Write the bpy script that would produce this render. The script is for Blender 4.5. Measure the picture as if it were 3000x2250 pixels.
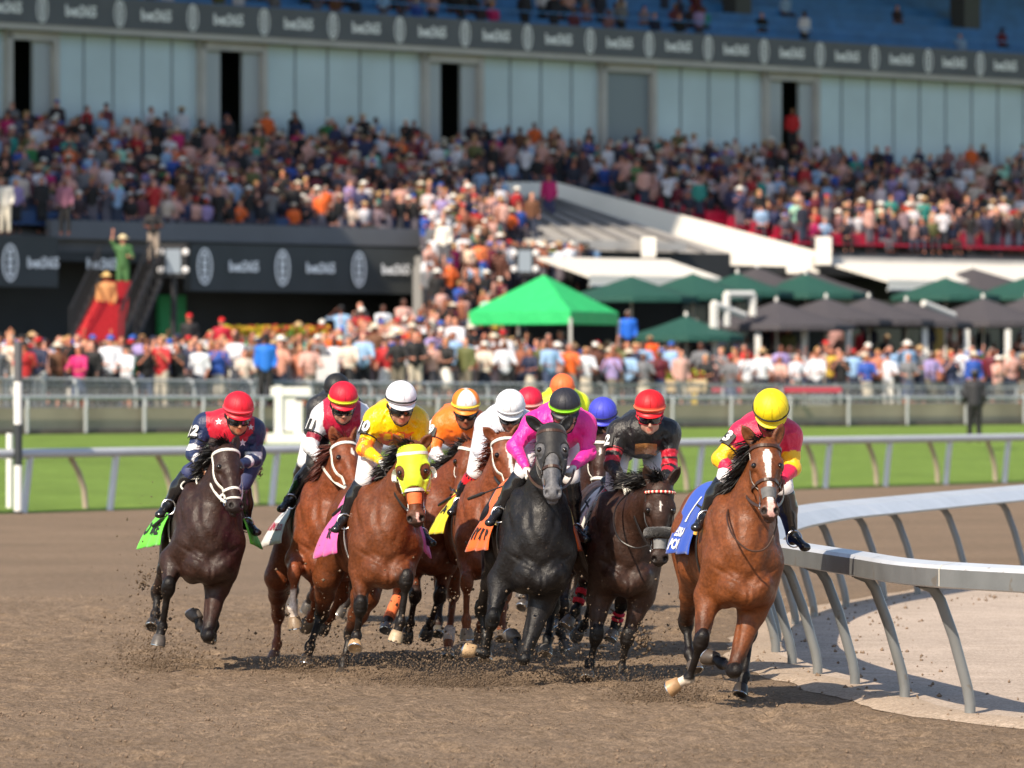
import bpy, bmesh, math, random
import numpy as np
from mathutils import Vector, Matrix, noise
for _o in list(bpy.data.objects): bpy.data.objects.remove(_o, do_unlink=True)
SC = bpy.context.scene
COL = SC.collection
# ---------------------------------------------------------------- camera, sky, sun
HC = 2.28; FPX = 16667.0; CU, CV = 1500.0, 1125.0
cam_d = bpy.data.cameras.new('camera'); cam = bpy.data.objects.new('camera', cam_d); COL.objects.link(cam)
cam.location = (0, 0, HC); cam.rotation_euler = (math.radians(90), 0, 0)
cam_d.lens = 200.0; cam_d.sensor_width = 36.0; cam_d.clip_start = 0.5; cam_d.clip_end = 2000
cam_d.dof.use_dof = True; cam_d.dof.focus_distance = 41.6; cam_d.dof.aperture_fstop = 3.5
SC.camera = cam
SUN = Vector((-0.50, -0.84, 0.86)).normalized()
world = bpy.data.worlds.new("World"); SC.world = world; world.use_nodes = True
_nt = world.node_tree
_sky = _nt.nodes.new('ShaderNodeTexSky'); _sky.sky_type = 'NISHITA'; _sky.sun_disc = False
_sky.sun_elevation = math.asin(SUN.z); _sky.sun_rotation = math.atan2(SUN.x, SUN.y)
_nt.links.new(_sky.outputs[0], _nt.nodes['Background'].inputs[0]); _nt.nodes['Background'].inputs[1].default_value = 0.12
sun_d = bpy.data.lights.new('sun', 'SUN'); sun_d.energy = 4.6; sun_d.angle = math.radians(0.6); sun_d.color = (1.0, 0.86, 0.68)
sun = bpy.data.objects.new('sun', sun_d); COL.objects.link(sun); sun.location = (-20, -20, 40)
sun.rotation_euler = SUN.to_track_quat('Z', 'Y').to_euler()
SC.view_settings.view_transform = 'Standard'; SC.view_settings.look = 'None'
SC.view_settings.exposure = 0.56; SC.view_settings.gamma = 1.0
SC.render.engine = 'CYCLES'
SC.cycles.use_denoising = True
SC.cycles.max_bounces = 5; SC.cycles.diffuse_bounces = 2; SC.cycles.glossy_bounces = 2; SC.cycles.transmission_bounces = 3
SC.cycles.caustics_reflective = False; SC.cycles.caustics_refractive = False
RND = random.Random(7)

# ---------------------------------------------------------------- helpers
def PX(u, v, Y): return np.array([(u - CU) * Y / FPX, Y, HC - (v - CV) * Y / FPX])
def nrm(a):
    a = np.asarray(a, float); return a / (np.linalg.norm(a) + 1e-12)
def lin(c):
    if isinstance(c, str):
        c = c.lstrip('#'); c = [int(c[i:i+2], 16) / 255 for i in (0, 2, 4)]
        return tuple(x / 12.92 if x <= .04045 else ((x + .055) / 1.055) ** 2.4 for x in c)
    return tuple(c)
_M = {}
def mat(name, color=(.5, .5, .5), rough=.7, metal=0., spec=.5, bump=0., bscale=40., var=0., vscale=6., attr=False, objcol=False, coat=0., sheen=0., trans=0., emis=None, stretch=None, bdist=.01, var2=None, rvar=None, speck=None):
    if name in _M: return _M[name]
    m = bpy.data.materials.new(name); m.use_nodes = True; _M[name] = m
    nt = m.node_tree; N = nt.nodes; Lk = nt.links; b = N['Principled BSDF']
    b.inputs['Roughness'].default_value = rough; b.inputs['Metallic'].default_value = metal
    b.inputs['Specular IOR Level'].default_value = spec; b.inputs['Coat Weight'].default_value = coat
    b.inputs['Sheen Weight'].default_value = sheen; b.inputs['Transmission Weight'].default_value = trans
    c = lin(color)
    if attr:
        src = N.new('ShaderNodeAttribute'); src.attribute_name = 'Col'; out = src.outputs['Color']
    elif objcol:
        src = N.new('ShaderNodeObjectInfo'); out = src.outputs['Color']
    else:
        src = N.new('ShaderNodeRGB'); src.outputs[0].default_value = (*c, 1); out = src.outputs[0]
    tc = N.new('ShaderNodeTexCoord'); vec = tc.outputs['Object']
    if stretch:
        mp = N.new('ShaderNodeMapping'); mp.inputs['Scale'].default_value = stretch; Lk.new(vec, mp.inputs['Vector']); vec = mp.outputs[0]
    if var > 0:
        nz = N.new('ShaderNodeTexNoise'); nz.inputs['Scale'].default_value = vscale; nz.inputs['Detail'].default_value = 5
        Lk.new(vec, nz.inputs['Vector'])
        mr = N.new('ShaderNodeMapRange'); mr.inputs['From Min'].default_value = .3; mr.inputs['From Max'].default_value = .7
        mr.inputs['To Min'].default_value = 1 - var; mr.inputs['To Max'].default_value = 1 + var
        Lk.new(nz.outputs['Fac'], mr.inputs['Value'])
        vm = N.new('ShaderNodeVectorMath'); vm.operation = 'SCALE'; Lk.new(out, vm.inputs[0]); Lk.new(mr.outputs[0], vm.inputs['Scale'])
        out = vm.outputs[0]
        if var2:
            nz2 = N.new('ShaderNodeTexNoise'); nz2.inputs['Scale'].default_value = var2[1]; nz2.inputs['Detail'].default_value = 3
            Lk.new(vec, nz2.inputs['Vector'])
            mr2 = N.new('ShaderNodeMapRange'); mr2.inputs['From Min'].default_value = .35; mr2.inputs['From Max'].default_value = .65
            mr2.inputs['To Min'].default_value = 1 - var2[0]; mr2.inputs['To Max'].default_value = 1 + var2[0]
            Lk.new(nz2.outputs['Fac'], mr2.inputs['Value'])
            vm2 = N.new('ShaderNodeVectorMath'); vm2.operation = 'SCALE'; Lk.new(out, vm2.inputs[0]); Lk.new(mr2.outputs[0], vm2.inputs['Scale'])
            out = vm2.outputs[0]
    if speck:
        ns = N.new('ShaderNodeTexNoise'); ns.inputs['Scale'].default_value = speck[1]; ns.inputs['Detail'].default_value = 3; Lk.new(vec, ns.inputs['Vector'])
        ms = N.new('ShaderNodeMapRange'); ms.inputs['From Min'].default_value = speck[0]; ms.inputs['From Max'].default_value = speck[0] + .05; ms.inputs['To Max'].default_value = speck[3]; Lk.new(ns.outputs['Fac'], ms.inputs['Value'])
        mx = N.new('ShaderNodeMix'); mx.data_type = 'RGBA'; Lk.new(ms.outputs[0], mx.inputs['Factor']); Lk.new(out, mx.inputs[6]); mx.inputs[7].default_value = (*speck[2], 1); out = mx.outputs[2]
    Lk.new(out, b.inputs['Base Color'])
    if bump > 0:
        nb = N.new('ShaderNodeTexNoise'); nb.inputs['Scale'].default_value = bscale; nb.inputs['Detail'].default_value = 6; nb.inputs['Roughness'].default_value = .6
        Lk.new(vec, nb.inputs['Vector'])
        bp = N.new('ShaderNodeBump'); bp.inputs['Strength'].default_value = bump; bp.inputs['Distance'].default_value = bdist
        Lk.new(nb.outputs['Fac'], bp.inputs['Height']); Lk.new(bp.outputs[0], b.inputs['Normal'])
    if rvar:
        nr = N.new('ShaderNodeTexNoise'); nr.inputs['Scale'].default_value = rvar[1]; nr.inputs['Detail'].default_value = 6; Lk.new(vec, nr.inputs['Vector'])
        mq = N.new('ShaderNodeMapRange'); mq.inputs['From Min'].default_value = .35; mq.inputs['From Max'].default_value = .65; mq.inputs['To Min'].default_value = rough - rvar[0]; mq.inputs['To Max'].default_value = rough + rvar[0]
        Lk.new(nr.outputs['Fac'], mq.inputs['Value']); Lk.new(mq.outputs[0], b.inputs['Roughness'])
    if emis:
        b.inputs['Emission Color'].default_value = (*c, 1); b.inputs['Emission Strength'].default_value = emis
    return m

def tag(o, label=None, cat=None, group=None, kind=None):
    if label: o['label'] = label
    if cat: o['category'] = cat
    if group: o['group'] = group
    if kind: o['kind'] = kind
    return o
def empty(name, loc=(0, 0, 0)):
    o = bpy.data.objects.new(name, None); COL.objects.link(o); o.location = Vector([float(x) for x in loc]); o.empty_display_size = .2
    return o
def thing(name, loc, label, cat, group=None): return tag(empty(name, loc), label, cat, group)
def mesh_data(name, V, F, smooth=False, mats=(), fm=None, col=None):
    me = bpy.data.meshes.new(name)
    V = np.asarray(V, dtype=np.float64)
    if isinstance(F, np.ndarray) and F.ndim == 2:
        n, k = F.shape
        me.vertices.add(len(V)); me.vertices.foreach_set('co', V.astype(np.float32).ravel())
        me.loops.add(n * k); me.loops.foreach_set('vertex_index', F.astype(np.int32).ravel())
        me.polygons.add(n); me.polygons.foreach_set('loop_start', (np.arange(n) * k).astype(np.int32))
        me.polygons.foreach_set('loop_total', np.full(n, k, np.int32))
        me.update(calc_edges=True)
    else:
        me.from_pydata([tuple(v) for v in V.tolist()], [], [tuple(int(i) for i in f) for f in F])
    for m in mats: me.materials.append(m)
    if fm is not None: me.polygons.foreach_set('material_index', np.asarray(fm, dtype=np.int32))
    if smooth: me.polygons.foreach_set('use_smooth', np.ones(len(me.polygons), dtype=bool))
    if col is not None:
        at = me.color_attributes.new('Col', 'FLOAT_COLOR', 'POINT')
        c4 = np.ones((len(V), 4), np.float32); c4[:, :3] = col
        at.data.foreach_set('color', c4.ravel())
    me.validate(); me.update()
    return me
def link(name, me, parent=None, loc=None):
    o = bpy.data.objects.new(name, me); COL.objects.link(o)
    if parent is not None: o.parent = parent
    if loc is not None: o.location = Vector([float(x) for x in loc])
    return o

class MB:
    """collects faces for one mesh"""
    def __init__(s): s.V = []; s.F = []; s.fm = []; s.n = 0; s.m = 0; s.mats = []
    def add(s, V, F, m=None):
        o = s.n; V = [tuple(float(x) for x in v) for v in V]
        s.V += V; s.F += [tuple(i + o for i in f) for f in F]; s.fm += [s.mi(m)] * len(F); s.n += len(V)
    def mi(s, m):
        if m is None: m = s.mats[0] if s.mats else mat('default_grey', (.5, .5, .5))
        if m not in s.mats: s.mats.append(m)
        return s.mats.index(m)
    def box(s, c, size, m=None, ax=None, bev=0.):
        c = np.asarray(c, float); h = np.asarray(size, float) / 2
        A = np.eye(3) if ax is None else np.asarray(ax, float)
        P = [c + (A[0] * h[0] * i + A[1] * h[1] * j + A[2] * h[2] * k) for k in (-1, 1) for j in (-1, 1) for i in (-1, 1)]
        s.add(P, [(0, 2, 3, 1), (4, 5, 7, 6), (0, 1, 5, 4), (2, 6, 7, 3), (0, 4, 6, 2), (1, 3, 7, 5)], m)
    def tube(s, pts, r, m=None, n=10, cap=True, sq=None, ref=(0, 0, 1)):
        pts = [np.asarray(p, float) for p in pts]; L = len(pts)
        rs = r if isinstance(r, (list, tuple, np.ndarray)) else [r] * L
        V = []; prev = None
        for i, p in enumerate(pts):
            d = nrm(pts[min(i + 1, L - 1)] - pts[max(i - 1, 0)])
            if prev is None:
                a = np.asarray(ref, float)
                if abs(np.dot(a, d)) > .95: a = np.array([1., 0, 0])
                x = nrm(np.cross(a, d))
            else: x = nrm(prev - d * np.dot(prev, d))
            prev = x; y = np.cross(d, x)
            for k in range(n):
                t = 2 * math.pi * k / n
                V.append(p + rs[i] * (x * math.cos(t) + y * math.sin(t) * (sq or 1)))
        F = [(i * n + k, i * n + (k + 1) % n, (i + 1) * n + (k + 1) % n, (i + 1) * n + k) for i in range(L - 1) for k in range(n)]
        if cap: F += [tuple(range(n))[::-1], tuple((L - 1) * n + k for k in range(n))]
        s.add(V, F, m)
    def sweep(s, pts, prof, nrmls, m=None, up=(0, 0, 1)):
        """profile [(a,b)] swept: a along given normal, b along up"""
        n = len(prof); V = []
        for p, q in zip(pts, nrmls):
            for a, b in prof: V.append(np.asarray(p) + np.asarray(q) * a + np.asarray(up) * b)
        L = len(pts)
        F = [(i * n + k, i * n + (k + 1) % n, (i + 1) * n + (k + 1) % n, (i + 1) * n + k) for i in range(L - 1) for k in range(n)]
        F += [tuple(range(n))[::-1], tuple((L - 1) * n + k for k in range(n))]
        s.add(V, F, m)
    def lathe(s, c, axis, prof, m=None, n=16, ref=(0, 0, 1), sx=1., sy=1.):
        d = nrm(axis); a = np.asarray(ref, float)
        if abs(np.dot(a, d)) > .95: a = np.array([1., 0, 0])
        x = nrm(np.cross(a, d)); y = np.cross(d, x); V = []
        for z, r in prof:
            for k in range(n):
                t = 2 * math.pi * k / n
                V.append(np.asarray(c) + d * z + r * (x * math.cos(t) * sx + y * math.sin(t) * sy))
        L = len(prof)
        F = [(i * n + k, i * n + (k + 1) % n, (i + 1) * n + (k + 1) % n, (i + 1) * n + k) for i in range(L - 1) for k in range(n)]
        F += [tuple(range(n))[::-1], tuple((L - 1) * n + k for k in range(n))]
        s.add(V, F, m)
    def build(s, name, parent=None, m=None, smooth=False, loc=None, org=None):
        V = np.array(s.V); 
        if org is not None: V = V - np.asarray(org)
        if m is not None: s.mats = [m]; s.fm = [0] * len(s.F)
        me = mesh_data(name, V, s.F, smooth, s.mats, s.fm)
        if smooth:
            try: me.set_sharp_from_angle(angle=math.radians(50))
            except Exception: pass
        return link(name, me, parent, loc)

_TXT = {}
def text_geo(txt, size=1., bold=True):
    """flat outline of a word: verts (x,y), faces; x centred"""
    key = (txt,)
    if key not in _TXT:
        cu = bpy.data.curves.new('lettering', 'FONT'); cu.body = txt; cu.size = 1.; cu.align_x = 'CENTER'; cu.align_y = 'CENTER'
        cu.offset = .04; cu.resolution_u = 2
        o = bpy.data.objects.new('lettering', cu); COL.objects.link(o)
        bpy.context.view_layer.update()
        me = bpy.data.meshes.new_from_object(o)
        bmm = bmesh.new(); bmm.from_mesh(me); bmesh.ops.triangulate(bmm, faces=bmm.faces)
        bmesh.ops.subdivide_edges(bmm, edges=[e for e in bmm.edges if e.calc_length() > .25], cuts=2)
        bmesh.ops.triangulate(bmm, faces=bmm.faces)
        V = np.array([v.co[:] for v in bmm.verts]); F = [[v.index for v in f.verts] for f in bmm.faces]; bmm.free()
        bpy.data.objects.remove(o, do_unlink=True); bpy.data.curves.remove(cu); bpy.data.meshes.remove(me)
        _TXT[key] = (V[:, :2], F)
    V, F = _TXT[key]
    return V * size, F

# ---------------------------------------------------------------- distance-field modelling
class Field:
    def __init__(s): s.p = []
    def ell(s, c, r, k=.03, tag=0, ax=None, neg=False):
        A = np.eye(3) if ax is None else np.asarray(ax, float)
        s.p.append(('e', np.asarray(c, float), np.asarray(r, float) * np.ones(3), A, k, tag, neg)); return s
    def cone(s, a, b, r1, r2=None, k=.03, tag=0, n=None, q=1., neg=False):
        r2 = r1 if r2 is None else r2
        s.p.append(('c', np.asarray(a, float), np.asarray(b, float), (r1, r2, None if n is None else nrm(n), q), k, tag, neg)); return s
    def gro(s, a, b, w, amp):
        """shallow groove (amp>0) or ridge (amp<0) along a-b"""
        s.p.append(('g', np.asarray(a, float), np.asarray(b, float), (w, amp, None, 1.), 0., -1, True)); return s
    @staticmethod
    def dist(pr, P):
        if pr[0] == 'e':
            q = (P - pr[1]) @ pr[3].T; r = pr[2]
            k0 = np.sqrt((q * q / (r * r)).sum(-1)); k1 = np.sqrt((q * q / (r ** 4)).sum(-1))
            return k0 * (k0 - 1) / np.maximum(k1, 1e-9)
        a, b = pr[1], pr[2]; r1, r2, n, q = pr[3]
        if pr[0] == 'g': r1 = r2 = 0.
        ba = b - a; pa = P - a
        t = np.clip((pa @ ba) / max(ba @ ba, 1e-12), 0, 1)
        d = pa - t[..., None] * ba
        if n is not None and q != 1.: d = d + n * ((d @ n) * (1 / q - 1))[..., None]
        return np.sqrt((d * d).sum(-1)) - (r1 + (r2 - r1) * t)
    def bb(s, pr):
        if pr[0] == 'e': e = np.max(pr[2]) * np.ones(3); return pr[1] - e, pr[1] + e
        r = pr[3][0] * 2.4 if pr[0] == 'g' else max(pr[3][0], pr[3][1]) * max(1, pr[3][3]); return np.minimum(pr[1], pr[2]) - r, np.maximum(pr[1], pr[2]) + r
    @staticmethod
    def comb(A, d, k, neg):
        if neg:
            h = np.clip(k - np.abs(A + d), 0, None) / k
            return np.maximum(A, -d) + h * h * k * .25
        h = np.clip(k - np.abs(A - d), 0, None) / k
        return np.minimum(A, d) - h * h * k * .25
    def ev(s, P, prims=None):
        P = np.asarray(P, float); A = np.full(P.shape[:-1], 9.)
        for pr in (prims or s.p):
            if pr[0] == 'g': A = A + pr[3][1] * np.exp(-(s.dist(pr, P) / pr[3][0]) ** 2); continue
            A = s.comb(A, s.dist(pr, P), max(pr[4], 1e-4), pr[6])
        return A
    def near(s, P):
        best = np.full(len(P), 9.); idx = np.zeros(len(P), int)
        for i, pr in enumerate(s.p):
            if pr[6]: continue
            d = s.dist(pr, P); m = d < best; best[m] = d[m]; idx[m] = i
        return idx
    def grid(s, h, off=0., clip=None):
        bbs = [s.bb(p) for p in s.p if not p[6]]
        lo = np.min([b[0] for b in bbs], 0) - 3 * h - off; hi = np.max([b[1] for b in bbs], 0) + 3 * h + off
        n = np.ceil((hi - lo) / h).astype(int) + 1
        ax = [lo[i] + np.arange(n[i]) * h for i in range(3)]
        G = np.full(n, 1., np.float32)
        for pr in s.p:
            b0, b1 = s.bb(pr); mg = pr[4] + 2.5 * h + abs(off)
            i0 = np.clip(np.floor((b0 - mg - lo) / h).astype(int), 0, n); i1 = np.clip(np.ceil((b1 + mg - lo) / h).astype(int) + 1, 0, n)
            if (i1 <= i0).any(): continue
            X, Y, Z = np.meshgrid(ax[0][i0[0]:i1[0]], ax[1][i0[1]:i1[1]], ax[2][i0[2]:i1[2]], indexing='ij')
            P = np.stack([X, Y, Z], -1)
            sl = tuple(slice(i0[j], i1[j]) for j in range(3))
            if pr[0] == 'g': G[sl] += pr[3][1] * np.exp(-(s.dist(pr, P) / pr[3][0]) ** 2); continue
            G[sl] = s.comb(G[sl], s.dist(pr, P), max(pr[4], 1e-4), pr[6])
        G = G - off
        if clip is not None:
            X, Y, Z = np.meshgrid(*ax, indexing='ij')
            G = np.maximum(G, clip(np.stack([X, Y, Z], -1).reshape(-1, 3)).reshape(G.shape))
        return G, lo
    def mesh(s, h, off=0., clip=None, relax=1):
        G, lo = s.grid(h, off, clip)
        V, F = surface_nets(G); V = V * h + lo
        if relax: V = smooth_mesh(V, F, relax)
        return V, F
def surface_nets(G):
    S = G < 0
    c = S[:-1, :-1, :-1].astype(np.int8)
    tot = np.zeros(c.shape, np.int8)
    for i in (0, 1):
        for j in (0, 1):
            for k in (0, 1): tot += S[i:S.shape[0] - 1 + i, j:S.shape[1] - 1 + j, k:S.shape[2] - 1 + k]
    act = (tot > 0) & (tot < 8)
    idx = np.full(act.shape, -1, np.int64); I = np.argwhere(act); idx[act] = np.arange(len(I))
    acc = np.zeros((len(I), 3)); cnt = np.zeros(len(I))
    cor = [(i, j, k) for i in (0, 1) for j in (0, 1) for k in (0, 1)]
    val = {q: G[I[:, 0] + q[0], I[:, 1] + q[1], I[:, 2] + q[2]].astype(float) for q in cor}
    for a in cor:
        for d in range(3):
            if a[d]: continue
            b = list(a); b[d] = 1; b = tuple(b)
            va, vb = val[a], val[b]; m = (va < 0) != (vb < 0)
            t = np.where(m, va / np.where(m, va - vb, 1), 0)
            p = np.zeros((len(I), 3)) + np.array(a); p[:, d] = t
            acc[m] += p[m]; cnt[m] += 1
    V = I + acc / np.maximum(cnt, 1)[:, None]
    Fs = []
    for d in range(3):
        e, f = [(1, 2), (2, 0), (0, 1)][d]
        sl0 = [slice(None)] * 3; sl1 = [slice(None)] * 3; sl0[d] = slice(0, -1); sl1[d] = slice(1, None)
        A = S[tuple(sl0)]; B = S[tuple(sl1)]; E = np.argwhere(A != B)
        E = E[(E[:, e] > 0) & (E[:, f] > 0) & (E[:, e] < S.shape[e] - 1) & (E[:, f] < S.shape[f] - 1)]
        fl = A[E[:, 0], E[:, 1], E[:, 2]]
        def at(de, df):
            Q = E.copy(); Q[:, e] -= de; Q[:, f] -= df; return idx[Q[:, 0], Q[:, 1], Q[:, 2]]
        q = np.stack([at(0, 0), at(1, 0), at(1, 1), at(0, 1)], 1)
        q[~fl] = q[~fl][:, ::-1]
        Fs.append(q)
    F = np.concatenate(Fs); F = F[(F >= 0).all(1)]
    return V, F
def smooth_mesh(V, F, it=1, lam=.5):
    E = np.concatenate([F[:, [0, 1]], F[:, [1, 2]], F[:, [2, 3]], F[:, [3, 0]]]); E = np.concatenate([E, E[:, ::-1]])
    n = len(V); cnt = np.maximum(np.bincount(E[:, 0], minlength=n), 1)[:, None]
    for _ in range(it):
        S = np.stack([np.bincount(E[:, 0], weights=V[E[:, 1], j], minlength=n) for j in range(3)], 1) / cnt
        V = V + lam * (S - V)
    return V
def shoot(ev, o, d, r0=0., r1=.8, n=60):
    """last surface crossing going outward from o along d (vectorised over rays)"""
    o = np.atleast_2d(o); d = np.atleast_2d(d); d = d / np.linalg.norm(d, axis=1)[:, None]
    T = np.linspace(r0, r1, n); P = o[:, None, :] + d[:, None, :] * T[None, :, None]
    D = ev(P.reshape(-1, 3)).reshape(len(o), n)
    ins = D < 0; last = np.where(ins.any(1), n - 1 - np.argmax(ins[:, ::-1], 1), 0); nx = np.minimum(last + 1, n - 1)
    a = D[np.arange(len(o)), last]; b = D[np.arange(len(o)), nx]
    t = T[last] + (T[nx] - T[last]) * np.clip(-a / np.where(b - a == 0, 1, b - a), 0, 1)
    return o + d * t[:, None], t
def arr(*a): return np.array(a, float)
M_leather = mat('black_leather', (.018, .016, .016), rough=.35, bump=.2, bscale=80, bdist=.003)
# ================================================================ setting
TT = arr_ = np.array([.72, .694]); NN = np.array([.694, -.72])
def SP(u, D, z=None, v=None):
    a = (u - CU) / FPX; k = (a * (210 + D * NN[1]) - D * NN[0]) / (TT[0] - a * TT[1])
    X = D * NN[0] + k * TT[0]; Y = 210 + D * NN[1] + k * TT[1]
    if z is None: z = HC - (v - CV) * Y / FPX
    return np.array([X, Y, z])
def line_uv(u, u0, Y0, u1, Y1):
    """point on the ground line through two image columns at given distances"""
    A = np.array([(u0 - CU) * Y0 / FPX, Y0]); B = np.array([(u1 - CU) * Y1 / FPX, Y1]); d = B - A; a = (u - CU) / FPX
    k = (a * A[1] - A[0]) / (d[0] - a * d[1]); return A + d * k
RAIL = lambda u: line_uv(u, 80, 100.5, 2426, 124.)
WALL = lambda u: line_uv(u, 0, 148., 3000, 185.)
def struct(name, mb, m=None, parent=None, smooth=False):
    o = mb.build(name, parent, m, smooth); o['kind'] = 'structure'; return o
# --- ground materials
def ground_mat(name, c1, c2, sc, bump, bs, dist=.03, rough=.95, patch=None):
    m = bpy.data.materials.new(name); m.use_nodes = True; nt = m.node_tree; N = nt.nodes; L = nt.links; b = N['Principled BSDF']
    b.inputs['Roughness'].default_value = rough; b.inputs['Specular IOR Level'].default_value = .15
    g = N.new('ShaderNodeNewGeometry'); 
    def noise_(s, det=6, ro=.6): n = N.new('ShaderNodeTexNoise'); n.inputs['Scale'].default_value = s; n.inputs['Detail'].default_value = det; n.inputs['Roughness'].default_value = ro; L.new(g.outputs['Position'], n.inputs['Vector']); return n
    n1 = noise_(sc, 8, .7); r = N.new('ShaderNodeValToRGB'); r.color_ramp.elements[0].position = .32; r.color_ramp.elements[1].position = .68
    r.color_ramp.elements[0].color = (*lin(c1), 1); r.color_ramp.elements[1].color = (*lin(c2), 1); L.new(n1.outputs['Fac'], r.inputs['Fac']); out = r.outputs[0]
    n2 = noise_(.35, 4); mr = N.new('ShaderNodeMapRange'); mr.inputs['From Min'].default_value = .3; mr.inputs['From Max'].default_value = .7; mr.inputs['To Min'].default_value = .88; mr.inputs['To Max'].default_value = 1.12; L.new(n2.outputs['Fac'], mr.inputs['Value'])
    vm = N.new('ShaderNodeVectorMath'); vm.operation = 'SCALE'; L.new(out, vm.inputs[0]); L.new(mr.outputs[0], vm.inputs['Scale']); out = vm.outputs[0]
    n4 = noise_(38, 5, .7); mr = N.new('ShaderNodeMapRange'); mr.inputs['From Min'].default_value = .35; mr.inputs['From Max'].default_value = .65; mr.inputs['To Min'].default_value = .62; mr.inputs['To Max'].default_value = 1.35; L.new(n4.outputs['Fac'], mr.inputs['Value'])
    vm = N.new('ShaderNodeVectorMath'); vm.operation = 'SCALE'; L.new(out, vm.inputs[0]); L.new(mr.outputs[0], vm.inputs['Scale']); L.new(vm.outputs[0], b.inputs['Base Color'])
    n3 = noise_(bs, 7, .7); bp = N.new('ShaderNodeBump'); bp.inputs['Strength'].default_value = bump; bp.inputs['Distance'].default_value = dist; L.new(n3.outputs['Fac'], bp.inputs['Height']); L.new(bp.outputs[0], b.inputs['Normal'])
    return m
M_dirt = ground_mat('track_dirt', (.172, .121, .079), (.298, .218, .150), 9., 1., 14., .05)
M_sand = ground_mat('infield_sand', (.38, .31, .25), (.50, .415, .345), 3., .5, 10., .015)
M_edge = ground_mat('pale_edge_dust', (.36, .28, .21), (.47, .38, .30), 12., .8, 20., .02)
M_turf = ground_mat('turf', (.125, .205, .038), (.185, .28, .058), 2.5, 1., 6., .05)
def sheet(name, pts, m, z=None):
    mb = MB(); V = [(p[0], p[1], p[2] if len(p) > 2 else z) for p in pts]; mb.add(V, [tuple(range(len(V)))], m); o = mb.build(name); o['kind'] = 'structure'; return o
# near field is a real relief so low light catches the clods; the rest a flat sheet round it
gx0, gx1, gy0, gy1 = -8., 9., 29., 62.
nx, ny = 420, 900
xs = np.linspace(gx0, gx1, nx); ys = np.linspace(gy0, gy1, ny); Xg, Yg = np.meshgrid(xs, ys)
rs = np.random.RandomState(3)
def vnoise(X, Y, s, seed):
    r = np.random.RandomState(seed); T = r.rand(256, 256); x = X * s; y = Y * s; xi = np.floor(x).astype(int); yi = np.floor(y).astype(int); fx = x - xi; fy = y - yi; fx = fx * fx * (3 - 2 * fx); fy = fy * fy * (3 - 2 * fy)
    g_ = lambda i, j: T[(xi + i) % 256, (yi + j) % 256]
    return (g_(0, 0) * (1 - fx) * (1 - fy) + g_(1, 0) * fx * (1 - fy) + g_(0, 1) * (1 - fx) * fy + g_(1, 1) * fx * fy) - .5
Zg = .05 * vnoise(Xg, Yg, .8, 1) + .032 * vnoise(Xg, Yg, 3., 2) + .020 * vnoise(Xg, Yg, 7., 4) + .015 * vnoise(Xg, Yg, 13., 5) + .010 * rs.rand(*Xg.shape)
for _i in range(800):     # hoof prints pressed into the dirt
    hx, hy = rs.uniform(-6.5, 3.5), rs.uniform(33, 58); r_ = rs.uniform(.07, .13); dp = rs.uniform(.012, .035)
    ix, iy = int((hx - gx0) / (gx1 - gx0) * (nx - 1)), int((hy - gy0) / (gy1 - gy0) * (ny - 1)); a0, a1, b0, b1 = max(iy - 8, 0), iy + 9, max(ix - 8, 0), ix + 9
    dd_ = np.hypot(Xg[a0:a1, b0:b1] - hx, (Yg[a0:a1, b0:b1] - hy) * .75) / r_
    Zg[a0:a1, b0:b1] += -dp * np.exp(-dd_ ** 2) + dp * .7 * np.exp(-((dd_ - 1.4) / .4) ** 2)
edge = np.minimum.reduce([Xg - gx0, gx1 - Xg, Yg - gy0, gy1 - Yg]); Zg *= np.clip(edge / 1.5, 0, 1)
infield = [(3.14, 39.0), (2.83, 41.0), (2.58, 42.8), (2.38, 44.3), (2.26, 45.9), (2.22, 47.9), (2.32, 49.8), (2.47, 51.6), (2.66, 53.4), (2.93, 55.2), (3.38, 57.6), (3.88, 59.4), (4.35, 61), (5.09, 63.6)]
pre = [(6.6, 32.6), (5.1, 35.1), (3.85, 37.5)]; post = [(6.0, 66.6), (6.95, 69.8), (8.0, 73.2), (9.1, 77.), (12.5, 87.), (16.5, 99.)]
EDGE = pre + infield + post
def inside_d(X, Y):     # signed distance to infield edge polyline (positive inside, to the right)
    best = np.full(X.shape, 1e9); sgn = np.ones(X.shape)
    for (a, b) in zip(EDGE[:-1], EDGE[1:]):
        ax_, ay = a; bx, by = b; dx, dy = bx - ax_, by - ay; t = np.clip(((X - ax_) * dx + (Y - ay) * dy) / (dx * dx + dy * dy), 0, 1)
        px, py = X - ax_ - t * dx, Y - ay - t * dy; d = np.hypot(px, py); m = d < best; best[m] = d[m]; sgn[m] = np.sign(px * dy - py * dx)[m]
    return best * sgn
Dg = inside_d(Xg, Yg); Zg = np.where(Dg > -.9, Zg * np.clip((-Dg - .4) / .5, 0, 1), Zg) + np.where(Dg > -.5, .0, 0)
Vn = np.stack([Xg.ravel(), Yg.ravel(), Zg.ravel()], 1); ii = np.arange(nx * ny).reshape(ny, nx)
Fn = np.stack([ii[:-1, :-1].ravel(), ii[:-1, 1:].ravel(), ii[1:, 1:].ravel(), ii[1:, :-1].ravel()], 1)
o = link('track', mesh_data('track', Vn, Fn, True, [M_dirt])); o['kind'] = 'structure'
mb = MB()
R0, R1 = RAIL(-1500), RAIL(6500)
mb.add([(-70, -20, 0), (gx0, -20, 0), (gx0, gy0, 0), (gx0, gy1, 0), (gx0, gy1, 0), (R0[0], R0[1], 0), (-70, R0[1], 0)], [(0, 1, 2, 3, 5, 6)], M_dirt)
mb.add([(gx0, -20, 0), (gx1, -20, 0), (gx1, gy0, 0), (gx0, gy0, 0)], [(0, 1, 2, 3)], M_dirt)
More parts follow.
